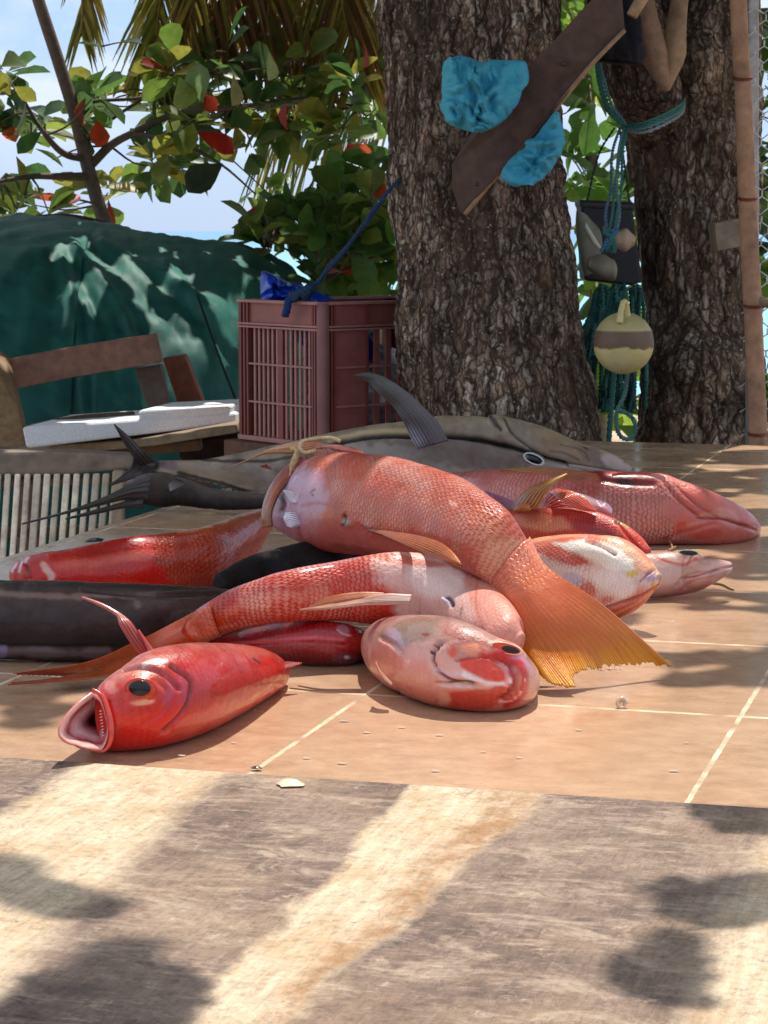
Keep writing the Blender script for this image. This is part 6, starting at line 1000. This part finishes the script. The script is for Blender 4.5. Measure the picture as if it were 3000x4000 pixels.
for i in range(7):
    for j in range(44):
        c0_ = PZ(2960, -300, 4.70)+np.array([(i-.0)*hx*.9+(j % 2)*hx*.45, 0, -j*hx*.62]); w_ = np.array([rj2.uniform(-.004, .004), rj2.uniform(-.006, .006), rj2.uniform(-.004, .004)])
        a = c0_+w_; mb.tube([a, a+np.array([0, 0, -hx*.3])], .0018, 5, (226, 226, 226), 3); mb.tube([a+np.array([0, 0, -hx*.3]), a+np.array([hx*.45, 0, -hx*.62])-w_*.5], .0014, 5, (230, 230, 230), 3); mb.tube([a+np.array([0, 0, -hx*.3]), a+np.array([-hx*.45, 0, -hx*.62])-w_*.5], .0014, 5, (214, 214, 214), 3)
mb.build('wire_mesh', MAT['wire'], fe, True)
bl = thing('wood_block', 'short pale sawn wood block fixed across the right trunk beside the bamboo pole', 'block')
mb = MB(); mb.prism([PZ(x, y, 4.66) for x, y in ((2792, 872), (2900, 852), (2904, 962), (2802, 980))], (0, .1, 0), (150, 134, 112)); mb.build('block', MAT['oldwood'], bl, bevel=.002)
mb = MB(); mb.tube([PZ(2970, 1180, 4.46), PZ(3060, 1186, 4.44)], .011, 10, (150, 130, 100), 6); tag(mb.build('cross_stick', MAT['oldwood'], None, True), 'stub of a horizontal stick tied across the bamboo pole at the right edge', 'stick')
mb = MB(); mb.tube([PZ(2760, 40, 4.86), PZ(2690, 150, 4.86), PZ(2640, 215, 4.86)], .0018, 6, (40, 30, 24), 16); tag(mb.build('thin_twig', MAT['twig'], None, True), 'thin dark twig crossing the sunny patch high on the right trunk', 'twig')

# --- crate
cr = thing('plastic_crate', 'tall dusty maroon plastic crate with slotted sides at the left of the big trunk', 'crate')
Zc_ = 4.78; corner = PZ(1262, 1750, Zc_); topz = PZ(1262, 1178, Zc_)[2]; botz = corner[2]; Hc = topz-botz; corner[2] = botz
aL = R(130); dL = np.array([math.cos(aL), math.sin(aL), 0]); aR = R(40); dR = np.array([math.cos(aR), math.sin(aR), 0]); WL, WR = .285, .44
CR_ = (150, 88, 80); CD = (126, 64, 56); CLt = (172, 118, 110); UZ = np.array([0, 0, 1.])
def panel(org, d, Wd, slots, name, hand=True, dip=False):
    nI = np.cross(UZ, d); nI = nI if np.dot(nI, dL+dR) > 0 else -nI; mb = MB(); t = .004
    def bar(u0, u1, z0, z1, th=t, proud=0., c=CR_): mb.box(org+d*u0+UZ*z0-nI*proud, d*(u1-u0), nI*(th+proud), UZ*(z1-z0), c)
    pst = .030; zt = Hc*.815
    bar(0, pst, 0, Hc, .010, .0, CR_); bar(Wd-pst, Wd, 0, Hc, .010, .0, CR_)
    for u in (.0, .018, pst-.004, Wd-pst, Wd-.018, Wd-.005): bar(u, u+.005, .001, Hc-.001, .012, .006, CD)
    bar(-.004, Wd+.004, Hc-.006, Hc, .012, .011, CLt); bar(-.004, Wd+.004, Hc-.054, Hc-.050, .006, .009, CLt); bar(-.004, Wd+.004, zt-.004, zt, .006, .009, CLt); bar(-.004, Wd+.004, 0, .010, .012, .009, CLt)
    h0, h1 = (Wd*.36, Wd*.66)
    if hand: bar(pst, h0, zt, Hc-.006, t, 0, CR_); bar(h1, Wd-pst, zt, Hc-.006, t, 0, CR_); bar(h0, h1, Hc-.050, Hc-.006, t, 0, CR_)
    else: bar(pst, Wd-pst, zt, Hc-.006, t, 0, CR_)
    a0, a1 = (.115 if dip else pst), Wd-pst; 
    if dip: bar(pst, .115, 0.01, zt, t, 0, CR_); bar(.112, .118, .01, Hc-.006, t, .008, CD)
    n = int((a1-a0)/(.0155 if not dip else .030)); wdt = .006 if not dip else .014
    for k in range(1, n): u = a0+(a1-a0)*k/n; bar(u-wdt/2, u+wdt/2, .010, zt-.004, t, 0, CR_ if dip else CLt)
    um = (a0+a1)/2; bar(um-.008, um+.008, .010, zt-.004, .006, .003, CD)
    for zz in (Hc*.27, Hc*.54): bar(pst, Wd-pst, zz, zz+.004, .006, .005, CLt)
    return mb.build(name, MAT['plastic'], cr)
panel(corner, dL, WL, 0, 'end_panel'); panel(corner, dR, WR, 0, 'side_panel', False, True); panel(corner+dR*WR, dL, WL, 0, 'end_panel'); panel(corner+dL*WL, dR, WR, 0, 'side_panel', False, True)
mb = MB(); mb.tube([corner-(dL+dR)*.000+UZ*.002, corner+UZ*(Hc-.002)], .013, 20, (136, 90, 88), 10); mb.build('corner_post', MAT['plastic'], cr, True)
mb = MB(); mb.box(corner+(dL+dR)*.012+UZ*.006, dR*(WR-.03), dL*(WL-.03), UZ*.006, CD); mb.build('base', MAT['plastic'], cr)
st_ = thing('wooden_stand', 'dark rough wooden stand carrying the maroon crate behind the grey fish', 'stand')
mb = MB(); o_ = corner-(dL+dR)*.03-UZ*.044; mb.box(o_, dR*(WR+.06), dL*(WL+.06), UZ*.042, (104, 72, 50)); mb.build('stand_top', MAT['oldwood'], st_, bevel=.003)
for a_, b_ in ((0, 0), (WR, 0), (0, WL), (WR, WL)):
    mb = MB(); q_ = corner+dR*(a_*.94)+dL*(b_*.94); mb.box([q_[0], q_[1], GZ-.03], dR*.04, dL*.04, UZ*(q_[2]-.046-GZ+.03), (96, 68, 48)); mb.build('leg', MAT['oldwood'], st_, bevel=.003)
inn = corner+(dL*WL+dR*WR)/2
def blob(name, c, r, colr, mat, parent, seed, amp=.5, n=50, m_=70, sq=(1, 1, 1)):
    V = []
    for i in range(n):
        for j in range(m_): th = math.pi*i/(n-1); ph = 2*math.pi*j/m_; V.append([math.sin(th)*math.cos(ph), math.sin(th)*math.sin(ph), math.cos(th)])
    V = np.array(V); rad = 1+amp*(fbm(V*2.2+seed, seed, 4)-.5)*2-np.abs(fbm(V*4+seed, seed+1, 3)-.5)*amp; P = V*rad[:, None]*r*np.array(sq)+c
    Fc = [[i*m_+j, i*m_+(j+1) % m_, (i+1)*m_+(j+1) % m_, (i+1)*m_+j] for i in range(n-1) for j in range(m_)]; return mesh_obj(name, P, Fc, mat, parent, np.tile(lin(colr), (len(P), 1)))
tag(blob('white_bag', inn+UZ*.10, .115, (206, 206, 216), MAT['bag'], None, 3, sq=(1.0, 1.1, .85)), 'crumpled white plastic bag inside the maroon crate', 'plastic bag')
bb = thing('blue_bag', 'bright blue plastic bag stuffed in the crate with one corner sticking up', 'plastic bag')
blob('bag_bulge', inn+UZ*(Hc*.72)-dR*.06, .085, (24, 66, 176), MAT['bag'], bb, 8, sq=(1, 1, .8))
Zq = 4.95
o = cloth('bag_corner', [(1022, 1062), (1016, 1100), (1018, 1150), (1022, 1200)], [(1034, 1058), (1130, 1104), (1190, 1118), (1310, 1172)], bb, [(1080, 1130, 12, 60, -20, -.02), (1160, 1150, 10, 50, -30, -.02)], (22, 78, 206), Zq, amp=.04, n=60, m_=60, seed=2, th=.001); o.data.materials[0] = MAT['bag']
br = thing('blue_rope', 'twisted dark blue rope knotted on the crate rim and rising towards the big trunk', 'rope')
mb = MB(); NB = (30, 62, 104)
helix(mb, [PZ(1215, 1125, 4.80), PZ(1268, 1070, 4.78), PZ(1330, 1000, 4.74), PZ(1410, 890, 4.66), PZ(1500, 768, 4.56), PZ(1560, 700, 4.56)], .0042, NB, 40, 24); helix(mb, [PZ(1225, 1130, 4.79), PZ(1285, 1040, 4.77), PZ(1350, 968, 4.73), PZ(1425, 880, 4.65), PZ(1500, 774, 4.56)], .0038, (36, 72, 118), 40, 22)
mb.build('line', MAT['rope'], br, True); mb = MB()
for q in range(7): a = rj2.uniform(-26, 26, 4); helix(mb, [PZ(1160+a[0], 1156+a[1]*.7, 4.79), PZ(1190+a[2]*.6, 1135+a[3]*.5, 4.76), PZ(1215-a[0]*.4, 1130-a[1]*.5, 4.78), PZ(1180+a[2], 1160, 4.8)], .007, (34, 66, 96), 14, 5)
mb.build('knot', MAT['rope'], br, True); mb = MB(); helix(mb, [PZ(1160, 1160, 4.80), PZ(1128, 1175, 4.79), PZ(1122, 1205, 4.79), PZ(1114, 1232, 4.80)], .008, (26, 60, 120), 14, 6); mb.build('loose_end', MAT['rope'], br, True)

# --- bench with backrest, styrofoam lid, slatted bamboo panel
be = thing('wooden_bench', 'rough wooden bench with a slanting backrest plank behind the left side of the table', 'bench')
def wplank(name, pts, Z, ext, c, parent=be, bev=.003): mb = MB(); mb.prism([PZ(p[0], p[1], p[2] if len(p) > 2 else Z) for p in pts], ext, c); return mb.build(name, MAT['oldwood'], parent, bevel=bev)
wplank('backrest', [(-60, 1420), (300, 1352), (606, 1304), (632, 1416), (300, 1472), (60, 1520), (-60, 1540)], 5.5, (0, .05, 0), (146, 104, 84))
wplank('post', [(-80, 1330, 5.44), (20, 1400, 5.44), (70, 1590, 5.3), (112, 1770, 5.2), (-90, 1770, 5.2)], 5.4, (0, .06, 0), (156, 124, 88)); wplank('post', [(526, 1440), (628, 1424), (664, 1600), (582, 1610)], 5.56, (0, .05, 0), (112, 90, 76)); wplank('post', [(634, 1400), (720, 1388), (800, 1590), (700, 1596)], 5.68, (0, .08, 0), (138, 76, 48))
wplank('seat_plank', [(-100, 1760), (500, 1720), (922, 1662), (930, 1690), (600, 1742), (-100, 1812)], 5.15, (0, .45, .0), (150, 126, 98)); wplank('seat_rail', [(300, 1775), (780, 1716), (786, 1760), (300, 1800)], 5.22, (0, .06, 0), (130, 96, 62)); wplank('seat_frame', [(700, 1790), (700, 1730), (1130, 1670), (1130, 1800), (900, 1900)], 5.35, (0, .08, 0), (70, 46, 34)); 
for (x, Zl) in ((720, 5.25), (60, 5.25), (1100, 5.6)):
    mb = MB(); a = PZ(x, 1800, Zl); mb.box([a[0], a[1], GZ-.03], (.06, 0, 0), (0, .06, 0), (0, 0, a[2]-GZ+.03), (110, 84, 62)); mb.build('leg', MAT['oldwood'], be, bevel=.003)
sf = thing('styrofoam_lid', 'white styrofoam box lid lying on the wooden bench seat', 'lid')
mb = MB(); a = [PZ(84, 1668, 5.0), PZ(918, 1612, 5.3), PZ(922, 1656, 5.3), PZ(102, 1752, 5.0)]; mb.prism(a, (0.06, .34, 0), (242, 243, 246)); mb.build('rim', MAT['foam'], sf, bevel=.006)
mb = MB(); a = [PZ(540, 1602, 5.16), PZ(896, 1584, 5.29), PZ(900, 1622, 5.3), PZ(540, 1646, 5.16)]; mb.prism(a, (0.05, .24, 0), (244, 244, 246)); mb.build('raised_panel', MAT['foam'], sf, bevel=.006)
mb = MB(); mb.tube([PZ(120, 1668, 5.2), PZ(300, 1636, 5.2), PZ(520, 1620, 5.3)], .008, 8, (96, 76, 56), 20); tag(mb.build('dry_stick', MAT['twig'], None, True), 'thin dry stick lying behind the styrofoam lid', 'stick')
sl = thing('bamboo_rack', 'weathered rack of upright bamboo slats under a thick rail at the left edge', 'rack')
Zs = 4.15
wplank('top_rail', [(-260, 1768), (250, 1762), (520, 1776), (524, 1832), (250, 1856), (-260, 1856)], Zs, (0, .05, 0), (128, 112, 98), sl, .006); wplank('lower_rail', [(-260, 2076), (480, 2050), (480, 2084), (-260, 2112)], Zs+.05, (0, .03, 0), (128, 110, 90), sl, .004)
mb = MB(); mb.tube([PZ(-260, 1888, Zs+.03), PZ(130, 1880, Zs+.03), PZ(510, 1866, Zs+.03)], .009, 10, (170, 150, 128), 20); mb.build('rod', MAT['oldwood'], sl, True)
for k in range(19):
    x = -250+k*38.5; mb = MB(); xb = x-14-k*.9; w_ = 12+rj2.uniform(-1.5, 2); mb.prism([PZ(x+10-w_, 1850, Zs), PZ(x+10+w_, 1850, Zs), PZ(xb+w_, 2320, Zs), PZ(xb-w_, 2320, Zs)], (0, .012, 0), tuple(np.array((240, 228, 208))*rj2.uniform(.8, 1.12))); mb.build('slat', MAT['oldwood'], sl, bevel=.003)
wplank('end_post', [(438, 1840), (480, 1838), (476, 2300), (430, 2300)], Zs-.02, (0, .04, 0), (158, 142, 120), sl)
for x in (-230, 452):
    mb = MB(); a = PZ(x, 2290, Zs+.02); mb.box([a[0]-.02, a[1], GZ-.03], (.045, 0, 0), (0, .045, 0), (0, 0, a[2]-GZ+.05), (130, 112, 90)); mb.build('leg', MAT['oldwood'], sl, bevel=.003)

# --- slim leaning sea almond at the left
at = thing('almond_tree', 'slim leaning grey tree with broad green and red leaves at the upper left', 'tree')
mb = MB(); mb.tube([PZ(60, -300, 8.6), PZ(150, 0, 8.6), PZ(225, 230, 8.6), PZ(290, 440, 8.6), PZ(340, 640, 8.6), PZ(385, 800, 8.6), PZ(415, 900, 8.6), PZ(470, 1400, 8.7), PZ(500, 2000, 8.8)], [.022, .024, .025, .027, .031, .036, .040], 14, (128, 106, 96), 90); mb.build('trunk', MAT['twig'], at, True)
for pts, r0 in (([(335, 620, 8.6), (250, 600, 8.5), (180, 530, 8.4), (120, 440, 8.4), (60, 330, 8.3)], .016), ([(350, 690, 8.6), (250, 690, 8.5), (120, 690, 8.4), (-60, 720, 8.3)], .018), ([(360, 640, 8.6), (430, 570, 8.6), (520, 520, 8.5), (700, 440, 8.5), (900, 420, 8.4), (1200, 380, 8.4)], .018), ([(330, 560, 8.6), (430, 470, 8.7), (600, 360, 8.7), (640, 330, 8.8)], .010), ([(520, 520, 8.5), (700, 560, 8.4), (860, 640, 8.3), (1000, 760, 8.2)], .010), ([(290, 420, 8.6), (380, 395, 8.5), (560, 380, 8.5), (800, 300, 8.4), (1100, 260, 8.4)], .008), ([(560, 170, 8.4), (480, 165, 8.4), (400, 180, 8.3)][::-1], .004), ([(385, 800, 8.6), (340, 790, 8.5), (300, 800, 8.5)], .006)):
    mb = MB(); mb.tube([PZ(*p) for p in pts], [r0, r0*.3], 8, (112, 92, 78), 30); mb.build('branch', MAT['twig'], at, True)
rj3 = np.random.RandomState(5)
cl = clusters([([(-60, 230), (110, 330), (200, 420), (290, 560), (280, 640), (150, 690), (80, 880), (-60, 900)], 26), ([(300, 370), (560, 330), (640, 250), (900, 190), (1480, 260), (1500, 560), (1200, 540), (1000, 480), (820, 600), (640, 660), (430, 560), (330, 640)], 62), ([(340, 660), (470, 680), (480, 840), (420, 870)], 5), ([(520, 620), (720, 600), (680, 700), (600, 740)], 3), ([(860, 640), (1060, 600), (1040, 820), (930, 860), (840, 740)], 4), ([(60, 780), (160, 720), (200, 850)], 3), ([(640, 480), (1460, 380), (1500, 560), (1100, 560), (800, 620)], 8)], 86, 8.2, 9.2, rj3)
nodes = [(120, 440, 8.4), (60, 330, 8.3), (180, 530, 8.4), (120, 690, 8.4), (0, 710, 8.4), (430, 570, 8.6), (520, 520, 8.5), (600, 360, 8.7), (700, 440, 8.5), (900, 420, 8.4), (1200, 380, 8.4), (700, 560, 8.4), (860, 640, 8.3), (1000, 760, 8.2), (800, 300, 8.4), (1100, 260, 8.4), (385, 800, 8.6), (1400, 420, 8.5)]
rosette_tree(at, cl, nodes, GREENS, rj3, .09, .165, per=(5, 9), redp=.022, seed=2)
# big single leaves that read on their own
big = [(700, 300, 30, 130, (150, 170, 92), 8.0), (790, 400, -20, -150, (130, 160, 100), 8.0), (990, 1010, 25, 120, (78, 100, 50), 7.9), (380, 470, 10, 100, (176, 66, 34), 8.1), (800, 370, 40, 60, (170, 60, 40), 8.1), (1120, 400, -10, 110, (170, 40, 36), 7.9), (1010, 800, -60, 100, (190, 44, 36), 7.8), (1360, 560, 12, 60, (190, 40, 34), 7.9), (1340, 1030, 30, 40, (170, 80, 40), 7.6), (1420, 170, 10, 90, (176, 60, 40), 8.1), (1050, 200, 10, 110, (168, 176, 110), 7.9), (910, 290, 10, 120, (160, 150, 90), 8.0), (870, 640, -140, 100, (58, 70, 50), 7.9), (650, 600, -30, 110, (110, 120, 60), 8.0), (760, 700, 60, 60, (90, 100, 56), 8.0), (1200, 660, 90, 50, (110, 120, 60), 7.9), (300, 170, 90, 4, (70, 90, 50), 8.2), (470, 165, 80, -6, (80, 96, 60), 8.2), (100, 400, -30, 130, (120, 140, 84), 8.0)]
pos, dr, ln, cc = [], [], [], []
for (x, y, dx, dy, c, Z) in big:
    a, b = PZ(x, y, Z), PZ(x+dx, y+dy, Z-.03); pos.append(a); dr.append(b-a); ln.append(np.linalg.norm(b-a)); cc.append(lin(c))
leaf_mesh('large_leaves', pos, dr, ln, cc, MAT['leaf'], at, width=.85, seed=8)
# --- low shrub right of it
sh = thing('leafy_shrub', 'dense lighter green shrub with thin pale stem just left of the big trunk', 'shrub')
mb = MB(); mb.tube([PZ(1290, 960, 7.4), PZ(1380, 1000, 7.4), PZ(1430, 1100, 7.4), PZ(1470, 1230, 7.4), PZ(1520, 1600, 7.5), PZ(1540, 2300, 7.6)], [.010, .013, .016, .018], 10, (168, 150, 124), 50); mb.build('stem', MAT['twig'], sh, True)
for pts in ([(1400, 1030, 7.4), (1420, 900, 7.4), (1350, 780, 7.4), (1300, 700, 7.4)], [(1420, 1080, 7.4), (1500, 900, 7.4), (1500, 640, 7.4)], [(1330, 975, 7.4), (1200, 930, 7.4), (1080, 920, 7.4)], [(1300, 960, 7.4), (1260, 1100, 7.3)]):
    mb = MB(); mb.tube([PZ(*p) for p in pts], [.008, .003], 8, (128, 108, 88), 20); mb.build('branch', MAT['twig'], sh, True)
cl = clusters([([(1330, 760), (1500, 620), (1540, 1080), (1400, 1090), (1260, 960), (1080, 960), (980, 900), (1120, 820)], 50), ([(1200, 960), (1320, 970), (1330, 1120), (1270, 1160)], 5), ([(960, 880), (1060, 870), (1060, 950), (990, 930)], 3)], 58, 7.0, 7.9, rj3)
rosette_tree(sh, cl, [(1350, 780, 7.4), (1300, 700, 7.4), (1500, 640, 7.4), (1500, 900, 7.4), (1200, 930, 7.4), (1060, 930, 7.4), (1420, 900, 7.4), (1260, 1100, 7.3)], np.concatenate([GREENS[[0, 2, 3, 4]], BRIGHT[[2, 4]]]), rj3, .08, .15, per=(6, 10), redp=.02, seed=3)

# --- coconut palm: crown just above the picture, old fronds hanging in
pm = thing('coconut_palm', 'coconut palm whose brown and yellow fronds hang down from the top left', 'palm')
mb = MB(); mb.tube([PZ(1980, 2300, 9.6), PZ(1900, 800, 9.4), PZ(1700, -600, 9.2), PZ(1250, -1500, 8.8)], [.16, .12, .10], 16, (120, 104, 88), 60); mb.build('trunk', MAT['bark_pale'], pm, True)
def frond(pts, nl, L0, cset, droop=1.0, spread=.6, seed=1, w=.016, parent=pm, name='frond', one=0):
    rq = np.random.RandomState(seed); P = catmull(np.array([PZ(*p) for p in pts]), nl); T = unit(np.gradient(P, axis=0)); S = unit(np.cross(T, np.array([0, 1, .15]))); V, Fc, Cc = [], [], []; n = 0
    for i in range(nl):
        for sd in ((-1, 1) if not one else (one,)):
            l = L0*(.35+.65*math.sin(math.pi*(.12+.80*i/nl)))*rq.uniform(.75, 1.15); d = unit(S[i]*sd*spread+T[i]*.55+np.array([0, 0, -droop])*.6+rq.normal(size=3)*.10+np.array([0, rq.uniform(-.5, .5), 0])); c = lin(cset[rq.randint(len(cset))])*rq.uniform(.7, 1.25)
            wv = unit(np.cross(d, [0, 1, 0]) if rq.rand() < .65 else np.cross(d, rq.normal(size=3))); p = P[i]
            if flecked(np.array([p+d*l*.2, p+d*l*.6, p+d*l]), .02): continue
            for k in range(5):
                t = k/4; q = p+d*l*t+np.array([0, 0, -.30*droop*l*t*t]); ww = w*(.35+1.2*t)*(1-t)**.8+.0008; V += [q-wv*ww, q+wv*ww]; Cc += [c, c]
            for k in range(4): Fc.append([n+2*k, n+2*k+1, n+2*k+3, n+2*k+2])
            n += 10
    fr = mesh_obj(name, V, Fc, MAT['palm'], parent, np.array(Cc)); mb = MB(); mb.tube(P[::max(1, nl//12)], [.012, .005], 6, (150, 122, 60), 40); mb.build('rachis', MAT['twig'], fr, True); return fr
BR = [(150, 108, 56), (122, 88, 48), (168, 132, 62), (108, 86, 48)]; OL = [(150, 142, 62), (120, 126, 56), (170, 156, 70), (130, 104, 52)]; YG = [(200, 186, 74), (166, 166, 68), (130, 144, 60)]; GN = [(84, 128, 66), (100, 140, 68), (70, 112, 64)]
frond([(300, -420, 8.9), (322, -120, 8.9), (322, 60, 8.9), (318, 130, 8.9)], 46, .22, OL, 1.2, .55, 1, .010)
frond([(760, -420, 8.7), (660, -160, 8.7), (622, 30, 8.7), (612, 140, 8.7), (600, 190, 8.7)], 52, .30, YG+OL, 1.1, .6, 2, .012)
frond([(900, -500, 8.5), (800, -150, 8.5), (740, 60, 8.5), (700, 180, 8.5)], 52, .30, BR+OL, 1.2, .6, 3, .013)
frond([(1000, -500, 8.6), (930, -150, 8.6), (890, 60, 8.6), (860, 220, 8.6)], 52, .31, BR, 1.2, .7, 4, .013)
frond([(1080, -500, 8.7), (1060, -150, 8.7), (1040, 100, 8.7), (1020, 230, 8.7)], 52, .31, BR+OL, 1.3, .7, 5, .013)
frond([(1150, -500, 8.8), (1180, -150, 8.8), (1200, 100, 8.8), (1220, 260, 8.8)], 52, .33, BR, 1.3, .7, 6, .013)
frond([(1250, -500, 8.6), (1310, -150, 8.6), (1350, 80, 8.6), (1390, 240, 8.6)], 52, .33, BR+OL, 1.3, .7, 7, .013)
frond([(1300, -500, 8.9), (1420, -200, 8.9), (1480, 0, 8.9), (1520, 200, 8.9)], 52, .34, OL, 1.3, .7, 8, .013)
frond([(1560, 380, 9.4), (1400, 400, 9.4), (1200, 460, 9.4), (1040, 560, 9.4)], 40, .36, OL+GN, 1.6, .2, 9, .007)
g2 = thing('young_palm', 'small green palm fronds with fine leaflets low behind the crate and trunk', 'palm')
frond([(1640, 1330, 7.9), (1560, 1180, 7.9), (1440, 1060, 7.9), (1330, 960, 7.9)], 46, .26, GN, .5, .9, 10, .008, g2); frond([(1640, 1380, 7.8), (1560, 1260, 7.8), (1470, 1180, 7.8), (1390, 1150, 7.8)], 36, .2, GN, .6, .9, 11, .008, g2)
mb = MB(); mb.tube([PZ(1690, 2300, 7.9), PZ(1680, 1700, 7.9), PZ(1640, 1330, 7.9)], [.05, .03], 10, (110, 96, 76), 20); mb.build('trunk', MAT['twig'], g2, True)

# --- bright foliage seen through the gap between the trunks, and beyond the fence
gs = thing('bright_shrub', 'sunlit bright green bush seen through the gap between the two trunks', 'shrub')
mb = MB(); mb.tube([PZ(2340, 2400, 9.6), PZ(2330, 1200, 9.5), PZ(2300, 300, 9.4), PZ(2280, -300, 9.4)], [.05, .03, .015], 10, (120, 104, 80), 40); mb.build('stem', MAT['twig'], gs, True)
cl = clusters([([(2130, -100), (2300, -100), (2300, 260), (2180, 260)], 12), ([(2190, 560), (2440, 500), (2480, 1200), (2500, 1640), (2280, 1640), (2250, 900)], 34), ([(2300, 260), (2440, 240), (2460, 560), (2300, 420)], 5), ([(2500, -100), (2900, -200), (2900, 60), (2560, 60)], 10)], 66, 8.8, 10.2, rj3)
rosette_tree(gs, cl, [(2300, 300, 9.4), (2330, 1200, 9.5), (2320, 800, 9.5), (2280, -200, 9.4), (2340, 1600, 9.5)], BRIGHT, rj3, .10, .19, per=(6, 10), redp=0, seed=4)
gs = thing('far_bush', 'green bush behind the chicken wire at the right edge', 'shrub')
mb = MB(); mb.tube([PZ(3120, 2400, 8.0), PZ(3100, 1200, 8.0), PZ(3100, 0, 8.0)], [.04, .015], 10, (120, 104, 80), 30); mb.build('stem', MAT['twig'], gs, True)
cl = clusters([([(2940, -100), (3260, -100), (3260, 1700), (2940, 1700)], 10)], 60, 7.2, 8.8, rj3)
rosette_tree(gs, cl, [(3100, 0, 8.), (3100, 600, 8.), (3100, 1200, 8.), (3110, 1700, 8.)], np.concatenate([GREENS[:4], BRIGHT[:3]]), rj3, .10, .18, per=(5, 9), redp=0, seed=6)
